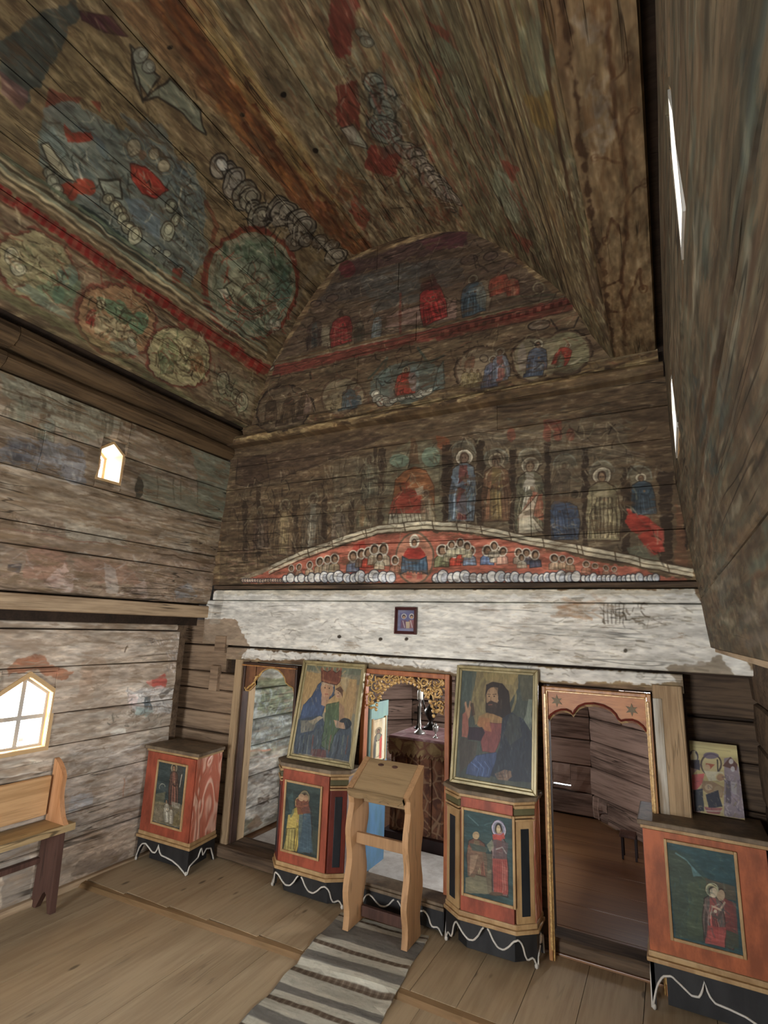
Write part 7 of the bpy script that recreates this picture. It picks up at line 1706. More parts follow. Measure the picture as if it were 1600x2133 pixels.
# wide post and the recessed dark logs to its right
slab('door_post', wf, 'post', lambda l, h, d: (h, 3.165-d, l), -.0, 1.365, -.108, .034, .14, n=4, c=.006, j=.004)
slab('flaked_edge', wf, 'whitewash', lambda l, h, d: (h, 3.158-d, l), .0, 1.30, -.106, -.062, .012, n=4, c=.002, j=.002)
for a, b in ((-.03, .30), (.30, .52), (.52, .78), (.78, 1.0), (1.0, 1.20), (1.205, 1.428)):
    slab('log', wf, 'darkwall', lambda l, h, d: (l, 3.38-d, h), .03, .40, a, b, .06, n=3, c=.010, j=.012)
slab('door_post', wf, 'post', lambda l, h, d: (h, 3.175-d, l), -.0, 1.335, -2.935, -2.862, .16, n=4, c=.005, j=.003)
for a, b in ((-2.36, -1.81), (-1.20, -.65)):      # dark boards behind the leaning icons
    n = 3
    for i in range(n): slab('screen_board', wf, 'core' if 0 else 'darkwall', lambda l, h, d: (h, 3.235-d, l), .0, 1.325, a+(b-a)*i/n, a+(b-a)*(i+1)/n, .05, n=2, c=.004, j=.002)
# sills
struct(slab('trim_1', None, 'darkwall', lambda l, h, d: (l, 3.13-d, h), -2.95, -2.36, -.0, .085, .22, n=3, c=.01, j=.004))
struct(slab('trim_2', None, 'darkwall', lambda l, h, d: (l, 3.22-d, h), -.70, -.11, -.0, .075, .12, n=3, c=.01, j=.004))
struct(G().box(-3.385, -3.345, -2.95, 3.0, -.026, .012).out('baseboard_left', 'ledge', bevel=.006))

# ---- sanctuary behind the screen
SH = [(-2.965, 3.34), (-2.965, 4.95), (-2.50, 5.47), (-.72, 5.47), (.0, 4.75), (.0, 3.52)]
wins = {0: [(1.1, 1.45, .95, 1.4)], 4: [(.5, .85, .95, 1.4)], 3: [(.42, .78, 1.06, 1.44), (.09, .20, .088, .104)], 2: [(1.44, 1.60, .245, .257)]}  # upper opening of the right angle is added for the floor sheen
nm = ['wall_sanctuary_left', 'wall_sanctuary_left_angle', 'wall_sanctuary_back', 'wall_sanctuary_right_angle', 'wall_sanctuary_right']
uSL = cuv(SL, 1, 2)
for k in range(5):
    (x0, y0), (x1, y1) = SH[k], SH[k+1]; Ls = math.hypot(x1-x0, y1-y0); tx, ty = (x1-x0)/Ls, (y1-y0)/Ls; nx, ny = ty, -tx
    fn = lambda l, h, d: (x0+tx*l+nx*d, y0+ty*l+ny*d, h)
    hl = wins.get(k, [])
    hc = [h if h[3]-h[2] > .05 else (h[0]-.04, h[1]+.04, h[2]-.12 if h[2] < .15 else h[2]-.2, h[3]+.05) for h in hl]
    o = struct(holed((-.14 if k else 0, Ls+(.14 if k < 4 else 0), -.06, 2.4), hc, fn, -.26, -.055).out(nm[k], 'core'))
    zz = [.02, .21, .44, .66, .86, 1.09, 1.30, 1.52, 1.75, 2.0, 2.4]
    gap = k in (2, 3)
    for i, (a, b) in enumerate(zip(zz, zz[1:])):
        course('log', o, 'sanct' if k == 0 else 'sanctdark', fn, .0, Ls, a, b, .05, hl, n=3, c=.009, j=.010, bulge=.008, uv=uSL if k == 0 else None)
struct(G().box(-3.3, .5, 3.34, 5.8, 2.4, 2.5).out('ceiling_sanctuary', 'core'))
G().box(-3.3, .5, 3.3, 5.85, 2.5, 2.52).out('roof_board', 'core', bpy.data.objects['ceiling_sanctuary'])
# ------------------------------------------------------------------ doorways of the screen
def frame_ring(name, mat, parent, x0, x1, z0, z1, w, y0, y1, sill=False, bevel=.004):
    o = None
    for (a, b, c, d) in ((x0, x0+w, z0, z1), (x1-w, x1, z0, z1), (x0+w, x1-w, z1-w, z1)):
        G().box(a, b, y0, y1, c, d).out(name, mat, parent, bevel=bevel)
    if sill: G().box(x0+w, x1-w, y0, y1, z0, z0+w).out(name, mat, parent, bevel=bevel)
def scallop(pts, ztop):
    return [(pts[0][0], ztop)]+pts+[(pts[-1][0], ztop)]
# right doorway
d3 = struct(empty('door_3', (-.38, 3.2, 0)), 'right doorway of the screen with star-painted scalloped head', 'doorway')
frame_ring('door_frame', 'framewood', d3, -.655, -.112, .0, 1.317, .020, 3.145, 3.21)
frame_ring('inner_moulding', 'gilt', d3, -.633, -.134, .0, 1.297, .007, 3.150, 3.17, bevel=.002)
for a, b in ((-.650, -.626), (-.140, -.116)): G().box(a+.005, b-.005, 3.138, 3.15, .05, 1.28).out('bead_moulding', 'gilt', d3, bevel=.003)
arch3 = [(-.628, 1.142), (-.612, 1.165), (-.588, 1.183), (-.558, 1.196), (-.53, 1.199), (-.508, 1.192), (-.497, 1.178), (-.485, 1.20), (-.465, 1.222), (-.432, 1.238), (-.387, 1.244), (-.34, 1.238), (-.305, 1.222), (-.283, 1.20), (-.272, 1.178), (-.258, 1.17), (-.24, 1.176), (-.205, 1.18), (-.18, 1.172), (-.158, 1.155), (-.142, 1.13)]
top3 = scallop(arch3, 1.298)
def arch_panel(parent, arch, ztop, mat, y0, y1, name='arch_panel'):
    g = G()
    for (a, b) in zip(arch, arch[1:]): g.prism([(a[0], a[1]), (b[0], b[1]), (b[0], ztop), (a[0], ztop)], fX, y0, y1)
    return g.out(name, mat, parent)
arch_panel(d3, arch3, 1.298, 'archorange', 3.165, 3.185)
G().tube([(x, 3.160, z+.004) for x, z in arch3], .006).out('arch_moulding', 'darkred', d3)
arch_panel(d3, [(x+.0, z-.016) for x, z in arch3], 1.26, 'lace', 3.19, 3.202, 'inner_arch')
def star(cx, cz, r, parent, y=3.160):
    g = G(); o = [(cx+math.cos(math.pi/2+k*math.pi/6)*(r if k % 2 == 0 else r*.42), cz+math.sin(math.pi/2+k*math.pi/6)*(r if k % 2 == 0 else r*.42)) for k in range(12)]
    for k in range(12): g.prism([(cx, cz), o[k], o[(k+1) % 12]], fX, y, y+.006)
    g.out('star', 'star', parent)
star(-.578, 1.243, .032, d3); star(-.205, 1.232, .032, d3)
# left doorway
d1 = struct(empty('door_1', (-2.61, 3.2, 0)), 'left doorway of the screen, brown arched head half hidden by a picture', 'doorway')
frame_ring('door_frame', 'darkbrown', d1, -2.862, -2.36, .085, 1.318, .020, 3.19, 3.25)
G().box(-2.862, -2.36, 3.172, 3.192, 1.293, 1.302).out('head_moulding', 'framewood', d1, bevel=.003)
arch1 = [(-2.842, 1.135), (-2.828, 1.112), (-2.80, 1.112), (-2.775, 1.132), (-2.757, 1.150), (-2.742, 1.158), (-2.748, 1.18), (-2.738, 1.20), (-2.715, 1.232), (-2.68, 1.262), (-2.64, 1.28), (-2.59, 1.286), (-2.54, 1.277), (-2.50, 1.252), (-2.475, 1.225), (-2.465, 1.195), (-2.44, 1.18), (-2.40, 1.165), (-2.382, 1.13)]
arch_panel(d1, arch1, 1.297, 'archbrown', 3.205, 3.222)
G().tube([(x, 3.203, z+.002) for x, z in arch1], .005).out('arch_moulding', 'gilt', d1)
g = G()
for (x, z, a) in ((-2.80, 1.142, .7), (-2.765, 1.165, .8), (-2.742, 1.20, 1.1), (-2.70, 1.235, .9), (-2.725, 1.222, .2)): g.blob((x, 3.198, z), (.03*math.cos(a), 0, .03*math.sin(a)), (0, .006, 0), (-.008*math.sin(a), 0, .008*math.cos(a)))
g.out('carved_leaves', 'gilt', d1, smooth=True)
slab('door_lining', d1, 'post', lambda l, h, d: (-2.852+d, h, l), .02, 1.32, 3.26, 3.345, .012, n=2)
# royal doorway in the middle
d2 = struct(empty('door_2', (-1.505, 3.2, 0)), 'middle doorway of the screen with gilded openwork carving', 'doorway')
frame_ring('door_frame', 'frameorange', d2, -1.815, -1.205, .0, 1.338, .030, 3.165, 3.215)
def spiral(cx, cz, r, turns, a0, sgn, y):
    n = int(14*turns); return [(cx+r*(1-.8*i/n)*math.cos(a0+sgn*2*math.pi*turns*i/n), y, cz+r*(1-.8*i/n)*math.sin(a0+sgn*2*math.pi*turns*i/n)) for i in range(n+1)]
gr = random.Random(4)
for side in (-1, 1):
    X = lambda x: -1.51+side*x
    g = G()
    for (x, z, r, t, a) in ((.215, 1.235, .045, 1.3, 2.6), (.13, 1.275, .028, 1.2, 1.0), (.235, 1.155, .035, 1.2, 4.2), (.165, 1.225, .03, 1.1, 0), (.06, 1.285, .018, 1, 2), (.255, 1.285, .018, 1, 2)):
        g.tube([(X((p[0]+1.51)), p[1], p[2]) for p in spiral(-1.51+x, z, r, t, a, 1, 3.185)], .0055, 5, rr=[.0068-.004*i/(int(14*t)) for i in range(int(14*t)+1)])
        g.blob((X(x), 3.180, z), (.009, 0, 0), (0, .006, 0), (0, 0, .009), 6)
    k = 0
    while k < 60:
        x, z = gr.uniform(.0, .272), gr.uniform(1.09, 1.302)
        if math.hypot(x*1.0, z-1.075) < .195 or (z < 1.12 and x < .2): continue
        k += 1; a = gr.uniform(0, 3.14); L = gr.uniform(.014, .026)
        g.blob((X(x), gr.uniform(3.178, 3.195), z), (L*math.cos(a), 0, L*math.sin(a)), (0, .005, 0), (-.0065*math.sin(a), 0, .0065*math.cos(a)), 6)
    for k in range(11):
        a = math.pi*.5*(k+.5)/11; g.blob((X(.20*math.sin(a)), 3.18, 1.075+.20*math.cos(a)), (.012, 0, 0), (0, .007, 0), (0, 0, .012), 6)
    g.out('gilded_carving', 'gilt', d2, smooth=True)
leaf = empty('door_leaf', (-1.785, 3.23, 0), parent=None); leaf.parent = d2; leaf.location = (-1.782+1.505, .03, 0)
def lfn(a, b, d): return (d, a, b)
LXx = -1.790
def leafbox(name, y0, y1, z0, z1, x1, mat, uv=None): return link(name, *(lambda q: (q.v, q.f))(G().box(LXx-.012, x1, y0, y1, z0, z1)), mat, leaf, uv=uv)
leafbox('leaf_board', 3.235, 3.475, .12, .735, -1.775, 'blue')
leafbox('leaf_board', 3.235, 3.475, .735, 1.015, -1.777, 'teal')
leafbox('leaf_board', 3.235, 3.475, 1.015, 1.115, -1.772, 'teal')
leafbox('leaf_painting', 3.262, 3.43, .745, 1.005, -1.769, 'il', uv=lambda p: ((p.y-3.262)/.168, (p.z-.745)/.26))
for y in (3.250, 3.430): leafbox('leaf_moulding', y, y+.012, .735, 1.015, -1.765, 'cream')

# ------------------------------------------------------------------ cabinets before the screen
CA = [(0, .0), (.012, .0), (.02, .03), (.055, .045), (.09, .036), (.118, .04), (.132, .07), (.15, .10), (.19, .122), (.235, .112), (.28, .085), (.33, .066), (.385, .07), (.43, .095), (.465, .128), (.49, .14)]
CB = [(0, .0), (.015, .028), (.05, .075), (.10, .104), (.17, .112), (.24, .094), (.32, .072), (.38, .074), (.415, .10), (.43, .135), (.45, .09), (.50, .070), (.60, .066), (.72, .058), (.84, .040), (.93, .018), (1, .0)]
CS = [(0, .0), (.06, .05), (.18, .062), (.36, .078), (.46, .135), (.54, .075), (.66, .108), (.84, .095), (.94, .04), (1, .0)]
def cfun(C, sym):
    us, zs = [c[0] for c in C], [c[1] for c in C]
    def f(u):
        if sym: u = u if u <= .5 else 1-u
        return float(np.mean([np.interp(u+e, us, zs) for e in (-.006, 0, .006)]))
    return f
def along(path):
    d = [0]
    for a, b in zip(path, path[1:]): d.append(d[-1]+math.dist(a, b))
    def f(u, o=0):
        t = u*d[-1]; i = max(k for k in range(len(path)-1) if d[k] <= t+1e-9); a, b = path[i], path[i+1]; L = d[i+1]-d[i]; q = (t-d[i])/L
        nx, ny = (b[1]-a[1])/L, -(b[0]-a[0])/L
        return (a[0]+(b[0]-a[0])*q+nx*o, a[1]+(b[1]-a[1])*q+ny*o)
    return f
def apron(root, path, C, sym, ztop, k, foot=True):
    """black base board with a cut-out lower edge and its white scroll; path runs left to right seen from outside"""
    f = cfun(C, sym); p = along(path); n = 56; V = []; Fc = []
    for i in range(n+1):
        u = i/n; z = min(f(u)*k, ztop-.004)
        for o, zz in ((0, ztop), (0, z), (-.016, z), (-.016, ztop)): V.append((*p(u, o), zz))
    for i in range(n): Fc += [(i*4+q, i*4+(q+1) % 4, i*4+4+(q+1) % 4, i*4+4+q) for q in range(4)]
    Fc += [(3, 2, 1, 0), (n*4, n*4+1, n*4+2, n*4+3)]
    link('apron', V, Fc, 'black', root)
    g = G(); h = [i/n for i in range(n+1)]
    if sym: parts = [[u for u in h if u <= .485], [u for u in h if u >= .515]]
    else: parts = [h]
    for q in parts: g.tube([(*p(u, .002), min(f(u)*k, ztop-.006)+.004) for u in q], .0048, 6)
    if foot:
        for u in (.012, .988): x, y = p(u, .001); g.blob((x, y, .012), (.010, 0, 0), (0, .010, 0), (0, 0, .013), 7)
    g.out('white_scroll', 'white', root, smooth=True)
def offs(path, o):
    q = []
    for i, p in enumerate(path):
        a = path[max(i-1, 0)]; b = path[min(i+1, len(path)-1)]
        if i == 0: e = (path[1][0]-p[0], path[1][1]-p[1])
        elif i == len(path)-1: e = (p[0]-path[-2][0], p[1]-path[-2][1])
        else: e = None
        if e: L = math.hypot(*e); q.append((p[0]+e[1]/L*o, p[1]-e[0]/L*o)); continue
        n1 = (p[1]-a[1], -(p[0]-a[0])); L1 = math.hypot(*n1); n2 = (b[1]-p[1], -(b[0]-p[0])); L2 = math.hypot(*n2)
        nx, ny = n1[0]/L1+n2[0]/L2, n1[1]/L1+n2[1]/L2; L = math.hypot(nx, ny); c = L/2
        q.append((p[0]+nx/L*o/c, p[1]+ny/L*o/c))
    return q
def plate(name, mat, root, x0, x1, y, z0, z1, t=.006, uv=True, bevel=0):
    return link(name, *(lambda q: (q.v, q.f))(G().box(x0, x1, y, y+t, z0, z1)), mat, root, uv=(lambda p: ((p.x-x0)/(x1-x0), (p.z-z0)/(z1-z0))) if uv else None, bevel=bevel)
def picture(root, x0, x1, y, z0, z1, mat, w=.013):
    plate('painting', mat, root, x0, x1, y-.004, z0, z1)
    for a, b, c, d in ((x0-w, x0, z0-w, z1+w), (x1, x1+w, z0-w, z1+w), (x0, x1, z1, z1+w), (x0, x1, z0-w, z0)):
        G().box(a, b, y-.012, y+.001, c, d).out('picture_moulding', 'cream', root, bevel=.003)
def cabinet(name, label, path, H, zb, body, topm, C, sym, kap, side, pic, kind):
    """path: plan outline of front and sides from the left back corner round to the right back corner"""
    cx = (path[0][0]+path[-1][0])/2; root = empty(name, (cx, path[1][1], 0), label, 'cabinet', 'painted cabinets before the screen')
    inner = offs(path, -.012)
    G().prism(inner, fZ, zb, H-.035).out('body', body, root)
    o1 = offs(path, .018); G().prism(o1, fZ, H-.022, H).out('top_board', 'topgrey', root, bevel=.005)
    G().prism(offs(path, .006), fZ, H-.038, H-.022).out('top_moulding', 'cream', root, bevel=.003)
    G().prism(offs(path, .004), fZ, zb-.008, zb+.016).out('base_moulding', 'cream', root, bevel=.005)
    G().prism(offs(path, .012), fZ, zb-.026, zb-.008).out('base_moulding', 'cream', root, bevel=.004)
    bx0, bx1, by = inner[0][0]+.02, inner[-1][0]-.02, path[0][1]-.02
    G().prism(offs(path, -.06), fZ, .004, zb-.02).out('under_shade_block', 'black', root)  # black block added to stand in for the shade under the cabinet
    fr = path[1:-1]
    apron(root, fr, C, sym, zb-.026, kap)
    apron(root, path[-2:], CS, False, zb-.026, kap*.9, False); apron(root, path[:2], CS, False, zb-.026, kap*.9, False)
    # right and left side panels
    for q, m in ((path[-2:], side), (path[:2], side)):
        p = along(q)
        g = G(); g.prism([p(.01, -.011), p(.99, -.011), p(.99, -.002), p(.01, -.002)], fZ, zb+.016, H-.038); g.out('side_panel', m, root)
    if len(path) == 4:
        (x0, y0), (x1, y1) = path[1], path[2]
        plate('front_panel', kind, root, x0+.004, x1-.004, y0-.001, zb+.018, H-.040, .012, False)
        picture(root, *pic[:2], y0-.001, *pic[2:4], pic[4])
    else:
        (x0, y0), (x1, y1) = path[2], path[3]
        plate('front_panel', kind, root, x0+.006, x1-.006, y0+.001, zb+.018, H-.040, .012, False)
        picture(root, *pic[:2], y0+.001, *pic[2:4], pic[4])
        for q, rt in ((path[1:3], False), (path[3:5], True)):       # canted pilasters with a sunk strip and a banded capital
            p = along(q)
            g = G(); g.prism([p(.06, -.012), p(.94, -.012), p(.94, .002), p(.06, .002)], fZ, zb+.018, H-.115); g.out('pilaster', 'darkred' if name == 'red' else pic[5], root, bevel=.002)
            g = G(); g.prism([p(.30, 0), p(.70, 0), p(.70, .005), p(.30, .005)], fZ, zb+.05, H-.15); g.out('sunk_strip', 'navy', root, bevel=.002)
            for zz, hh, oo, mm in ((H-.115, .010, .008, 'cream'), (H-.098, .010, .011, 'cream'), (H-.086, .030, .006, 'olive'), (H-.054, .015, .013, 'cream')):
                G().prism([p(0, -.012), p(1, -.012), p(1, oo), p(0, oo)], fZ, zz, zz+hh).out('capital_band', mm, root, bevel=.002)
    return root
cabinet('painted_cabinet', 'red cabinet in the left corner, rose-marbled on its right side',
        [(-3.345, 3.10), (-3.345, 2.825), (-2.868, 2.835), (-2.90, 3.10)], .735, .172, 'darkred', 'topgrey', CB, False, 1.0, 'marble2', (-3.217, -2.95, .262, .642, 'i1'), 'redpaint')
cabinet('painted_cabinet', 'red cabinet under the crowned mother picture, its small icon with a yellow robed figure',
        [(-2.325, 3.165), (-2.325, 3.03), (-2.245, 2.95), (-1.885, 2.955), (-1.795, 3.02), (-1.795, 3.165)], .748, .168, 'darkred', 'topgrey', CA, True, .95, 'greyside', (-2.203, -1.945, .257, .637, 'i2', 'darkred'), 'redpaint')
cabinet('painted_cabinet', 'red cabinet under the bearded man picture, its icon with a woman in red',
        [(-1.168, 3.165), (-1.168, 3.04), (-1.065, 2.965), (-.775, 2.972), (-.690, 3.045), (-.690, 3.19)], .772, .178, 'darkred', 'topgrey', CA, True, 1.05, 'marble', (-1.040, -.782, .280, .672, 'i3', 'cream'), 'redpaint')
cabinet('painted_cabinet', 'broad orange-red cabinet at the right edge, a small colourful icon standing on it',
        [(-.185, 3.33), (-.185, 3.02), (.300, 3.02), (.300, 3.33)], .765, .212, 'orangepaint', 'topgrey', CB, False, 1.3, 'darkred', (-.083, .175, .305, .686, 'i4'), 'orangepaint')

# low black plinth in the royal doorway
pl = empty('door_plinth', (-1.45, 3.06, 0), 'low black plinth with grey moulded top behind the lectern', 'plinth')
G().box(-1.765, -1.19, 3.065, 3.19, .02, .118).out('body', 'black', pl)
G().box(-1.775, -1.185, 3.05, 3.195, .118, .136).out('moulding', 'topgrey', pl, bevel=.005); G().box(-1.765, -1.19, 3.058, 3.19, .136, .152).out('moulding', 'topgrey', pl, bevel=.005)
apron(pl, [(-1.76, 3.062), (-1.195, 3.062)], CA, True, .118, .75, False)

# ------------------------------------------------------------------ pictures
def framed(name, label, cat, x, y, z, w, h, tilt, fw, mat, frame, depth=.022, spin=0, steps=True, glabel=None):
    """x,y,z: bottom edge middle, tilt leans the top back; local frame: X right, Z up, -Y towards the room"""
    r = empty(name, (x, y, z), label, cat, rot=(-math.radians(tilt), 0, math.radians(spin)))
    x0, x1 = -w/2, w/2
    def bar(pts, y0, y1, m, nm='frame_bar'):
        g = G(); g.prism(pts, fX, y0, y1); g.out(nm, m, r, local=True, bevel=.003)
    def bars(i, o, y0, y1, m, nm='frame_bar'):
        A = [(x0+o, o), (x1-o, o), (x1-o, h-o), (x0+o, h-o)]; B = [(x0+i, i), (x1-i, i), (x1-i, h-i), (x0+i, h-i)]
        for k in range(4): bar([A[k], A[(k+1) % 4], B[(k+1) % 4], B[k]], y0, y1, m, nm)
    if fw:
        bars(fw*.55, 0, -depth, .004, frame)
        bars(fw, fw*.55, -depth*.55, .004, frame, 'inner_frame_bar')
    q = fw*.95
    g = G().box(x0+q, x1-q, -depth*.3 if fw else -depth, .003, q, h-q)
    link('painting', g.v, g.f, mat, r, uv=lambda p: ((p.x-x0-q)/(w-2*q), (p.z-q)/(h-2*q)), local=True)
    return r
framed('framed_icon', 'gilt-framed picture of a crowned woman in blue holding a child, leaning on the cabinet', 'icon', -2.03, 3.045, .748, .497, .625, 11, .032, 'im', 'goldolive')
framed('framed_icon', 'gilt-framed picture of a bearded man with raised hand, leaning on the third cabinet', 'icon', -.912, 3.055, .772, .478, .635, 10.5, .030, 'ic', 'goldolive')
framed('unframed_icon', 'small unframed colourful icon standing on the rightmost cabinet', 'icon', .138, 3.285, .767, .224, .325, 9, 0, 'ir', 'cream', depth=.018)
framed('wall_icon', 'tiny dark red framed icon hanging on the white beam', 'icon', -1.508, 3.170, 1.567, .155, .172, 2, .020, 'iw', 'winered', depth=.018)

# ------------------------------------------------------------------ lectern
lc = empty('lectern', (-1.475, 2.9, .0), 'pale wooden lectern with wavy side boards and sloping top, standing on the rug end', 'lectern')
def wavy(y, a, z, ph): return y+a*math.sin(z*21+ph)*min(1, (z)/.1)*(1 if z < .64 else .3)
zz = [.0125+.6875*i/22 for i in range(23)]
for x0, x1 in ((-1.672, -1.637), (-1.322, -1.288)):
    front = [(wavy(2.812, .014, z, .4)+.02*max(0, 1-z/.08)*0, z) for z in zz]; back = [(wavy(2.985, .016, z, 2.6), z) for z in zz+[.76]]
    pts = [(2.800, .715), (2.99, .845)]+back[::-1]+front
    g = G(); m = min(len(front), len(back))
    for i in range(len(front)-1): g.prism([front[i], back[i], back[i+1], front[i+1]], fY, x0, x1)
    g.prism([front[-1], back[22], back[23], (2.993, .848), (2.795, .722)], fY, x0, x1)
    g.out('side_board', 'lectern', lc)
tp = lambda a, b, d: (a, 2.800+b*math.cos(.583)-d*math.sin(.583), .708+b*math.sin(.583)+d*math.cos(.583))
G().prism([(-1.637, -.01), (-1.322, -.01), (-1.322, .235), (-1.637, .235)], tp, -.012, .010).out('top_board', 'lecterntop', lc, bevel=.003)
lip = [(-1.660, -.012)]+[(-1.660+.345*i/20, -.018-.010*abs(math.sin(i*math.pi/6.6))) for i in range(21)]+[(-1.315, -.012)]
g = G()
for a, b in zip(lip[1:-1], lip[2:]): g.prism([(a[0], -.004), (b[0], -.004), (b[0], b[1]), (a[0], a[1])], tp, -.02, .018)
g.out('carved_lip', 'lecterntop', lc)
for cx in (-1.545, -1.455):
    g = G().blob(tp(cx, .195, .006), (.030, 0, 0), (0, .016*math.cos(.583), .016*math.sin(.583)), (0, -.005*math.sin(.583), .006*math.cos(.583)), 10); g.out('hollow_shade_blob', 'benchleg', lc, smooth=True)  # raised dark blob imitating the shaded inside of a carved scoop
G().box(-1.637, -1.322, 2.86, 2.885, .425, .482).out('cross_rail', 'lectern', lc, bevel=.004)
G().box(-1.637, -1.322, 2.93, 2.955, .62, .69).out('back_rail', 'lecterntop', lc, bevel=.004)
G().box(-1.637, -1.322, 2.95, 2.975, .03, .085).out('foot_rail', 'benchleg', lc, bevel=.004)

# ------------------------------------------------------------------ bench along the left wall
bn = empty('bench', (-3.25, 1.4, -.025), 'pine wall bench with a wavy-edged end board below the four-pane window', 'bench')
endp = [(-3.372, .43), (-3.372, .775), (-3.352, .768), (-3.318, .745), (-3.288, .715), (-3.268, .68), (-3.272, .62), (-3.268, .57), (-3.25, .52), (-3.225, .47), (-3.19, .435)]
for y0 in (2.155, .42):
    G().prism([(x+.012, z-.01) for x, z in endp], fX, y0, y0+.028).out('end_board', 'pinez', bn)
    G().prism([(-3.352, .395), (-3.19, .395), (-3.172, -.022), (-3.20, -.022), (-3.232, .06), (-3.250, .075), (-3.268, .06), (-3.315, -.022), (-3.36, -.022)], fX, y0-.01, y0+.022).out('leg_board', 'benchleg', bn)
slab('seat', bn, 'benchseat', lambda l, h, d: (h, l, .425+d), .30, 2.225, -3.37, -3.170, .036, n=3, c=.004, j=.002)
slab('backrest', bn, 'pine', lambda l, h, d: (-3.338+d, l, h), .30, 2.140, .455, .675, .022, n=3, c=.004, j=.002)
G().box(-3.368, -3.335, .45, 2.15, .20, .23).out('stretcher', 'benchleg', bn, bevel=.003)

# ------------------------------------------------------------------ striped rug
A0, A1 = Vector((-1.775, 2.965)), Vector((-1.625, 1.30)); n = 46; m = 8; V = []; Fc = []; UV = []
g2 = random.Random(3)
for i in range(n+1):
    p = A0+(A1-A0)*i/n; d = (A1-A0).normalized(); r = Vector((-d.y, d.x))
    for k in range(m+1):
        q = p+r*(.525*k/m)+d*(-.012*math.sin(k*.8))*0; e = ex(q.x); t = min(1, max(0, (q.y-(e-.055))/.05)); t = t*t*(3-2*t)
        z = -.025*(1-t)+.007+.0025*math.sin(i*.9+k*.7)+(.004 if k in (0, m) and i % 7 < 3 else 0)
        V.append((q.x+(.004*math.sin(i*.7) if k in (0, m) else 0), q.y, z)); UV.append((k/m, 1-i/n*1.672/2.52*1.0))
for i in range(n):
    for k in range(m): a = i*(m+1)+k; Fc.append((a, a+1, a+m+2, a+m+1))
N0 = len(V); me_uv = UV+UV
V += [(x, y, z-.006) for x, y, z in V]; Fc += [tuple(q+N0 for q in f[::-1]) for f in Fc]
edge = [k for k in range(m+1)]+[i*(m+1)+m for i in range(1, n+1)]+[n*(m+1)+k for k in range(m-1, -1, -1)]+[i*(m+1) for i in range(n-1, 0, -1)]
Fc += [(edge[i], edge[i-1], edge[i-1]+N0, edge[i]+N0) for i in range(len(edge))]
rg = link('striped_rug', V, Fc, 'rug'); ul = rg.data.uv_layers.new(name='UVMap')
ul.data.foreach_set('uv', [c for l in rg.data.loops for c in me_uv[l.vertex_index]])
tag(rg, 'grey, white and brown striped woven rug lying on the floor boards', 'rug')

# ------------------------------------------------------------------ altar and what stands on it
al = empty('altar_table', (-1.6, 4.2, .01), 'altar table under a dark brown brocade cloth seen through the middle doorway', 'altar')
G().box(-2.02, -1.10, 4.03, 4.55, .01, .76).out('cloth_drape', 'cloth', al, bevel=.01)
G().box(-2.035, -1.085, 4.005, 4.565, .76, .778).out('top_cloth', 'clothtop', al, bevel=.006)
g = G()
for k in range(24): x = -2.035+.95*k/24; g.prism([(x, .77), (x+.0396, .77), (x+.0396, .665), (x+.0198, .635), (x, .665)], fX, 4.008, 4.022)
for k in range(14): y = 4.01+.54*k/14; g.prism([(y, .77), (y+.0386, .77), (y+.0386, .665), (y+.0193, .635), (y, .665)], fY, -2.034, -2.022)
g.out('lace_border', 'lace', al)
G().box(-2.06, -1.06, 3.99, 4.57, .01, .10).out('foot_board', 'maroon', al, bevel=.004)
for k in range(9): x = -1.98+.1*k; G().tube([(x, 4.026, .12), (x+.006, 4.018, .4), (x, 4.026, .64)], .012, 6).out('cloth_fold', 'cloth', al, smooth=True)
cs = empty('candlestick', (-1.851, 4.2, .778), 'tall slim candlestick with a thick white candle on the altar', 'candlestick')
G().lathe([(.045, 0), (.045, .012), (.018, .03), (.010, .05), (.014, .07), (.008, .09), (.008, .20), (.013, .215), (.007, .235), (.012, .252), (.024, .262), (.024, .268)], -1.851, 4.2, .778).out('stem', 'silver', cs, smooth=True)
G().lathe([(.023, 0), (.023, .066), (.018, .074), (.004, .080)], -1.851, 4.2, 1.042).out('candle', 'wax', cs, smooth=True)
G().tube([(-1.851, 4.2, 1.118), (-1.850, 4.2, 1.13)], .0015).out('wick', 'metal', cs)
cb = empty('candelabrum', (-1.86, 4.45, .778), 'dark bronze candelabrum with curled arms on the altar, right of the white candle', 'candelabrum')
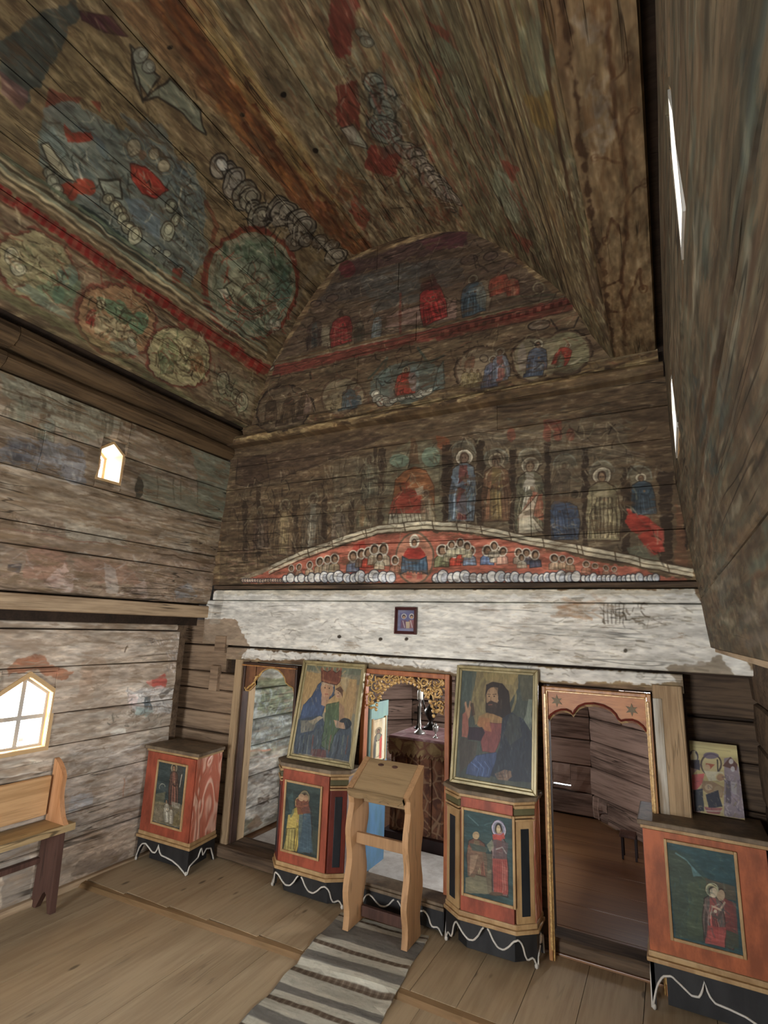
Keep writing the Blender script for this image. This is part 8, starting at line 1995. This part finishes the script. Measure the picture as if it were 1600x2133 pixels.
G().lathe([(.065, 0), (.065, .015), (.035, .03), (.016, .06), (.035, .09), (.052, .12), (.058, .15), (.034, .18), (.012, .20), (.012, .25), (.025, .262), (.008, .28)], -1.86, 4.45, .778).out('body', 'metal', cb, smooth=True)
for s_ in (-1, 1):
    G().tube([(-1.86+s_*.075*math.sin(t), 4.45, .93+.07*t-.06*math.sin(t*2.2)) for t in [i/10*1.5 for i in range(11)]], .007).out('arm', 'metal', cb, smooth=True)
    G().lathe([(.006, 0), (.022, .01), (.024, .03), (.012, .034), (.010, .07)], -1.86+s_*.075, 4.45, 1.03).out('candle_cup', 'metal', cb, smooth=True)
bb = empty('altar_cross', (-1.93, 4.40, .778), 'small dark standing cross on the altar, just left of the candlestick', 'cross')
G().lathe([(.035, 0), (.03, .012), (.01, .03)], -1.955, 4.40, .778).out('foot', 'metal', bb, smooth=True)
G().box(-1.963, -1.947, 4.394, 4.406, .80, .96).box(-1.992, -1.918, 4.395, 4.405, .895, .912).out('cross_bars', 'metal', bb, bevel=.003)
sg = empty('silver_goblet', (-1.68, 4.12, .778), 'small bright silver goblet at the right end of the altar in view', 'goblet')
G().lathe([(.022, 0), (.02, .006), (.006, .014), (.006, .04), (.02, .052), (.024, .085), (.021, .092)], -1.68, 4.12, .778).out('cup', 'silver', sg, smooth=True)
G().lathe([(.012, 0), (.010, .01), (.003, .02)], -1.68, 4.12, .870).out('lid', 'silver', sg, smooth=True)
mt = link('pale_mat', *(lambda q: (q.v, q.f))(G().box(-2.90, -1.25, 3.40, 3.98, .0115, .019)), 'mat', bevel=.002); tag(mt, 'pale woven mat on the sanctuary floor before the altar, its left end standing in for lit floor', 'mat')  # mat stretched left to imitate the lit floor behind the left doorway
# stove-like dark foot seen beyond the right doorway
bs = empty('low_stool', (-.36, 4.72, .01), 'small dark stool by the sanctuary wall, seen low in the right doorway', 'stool')
G().box(-.44, -.33, 4.66, 4.78, .16, .18).out('seat', 'benchleg', bs, bevel=.004)
for x in (-.43, -.34):
    for y in (4.67, 4.76): G().box(x, x+.014, y, y+.014, .012, .16).out('leg', 'maroon', bs)
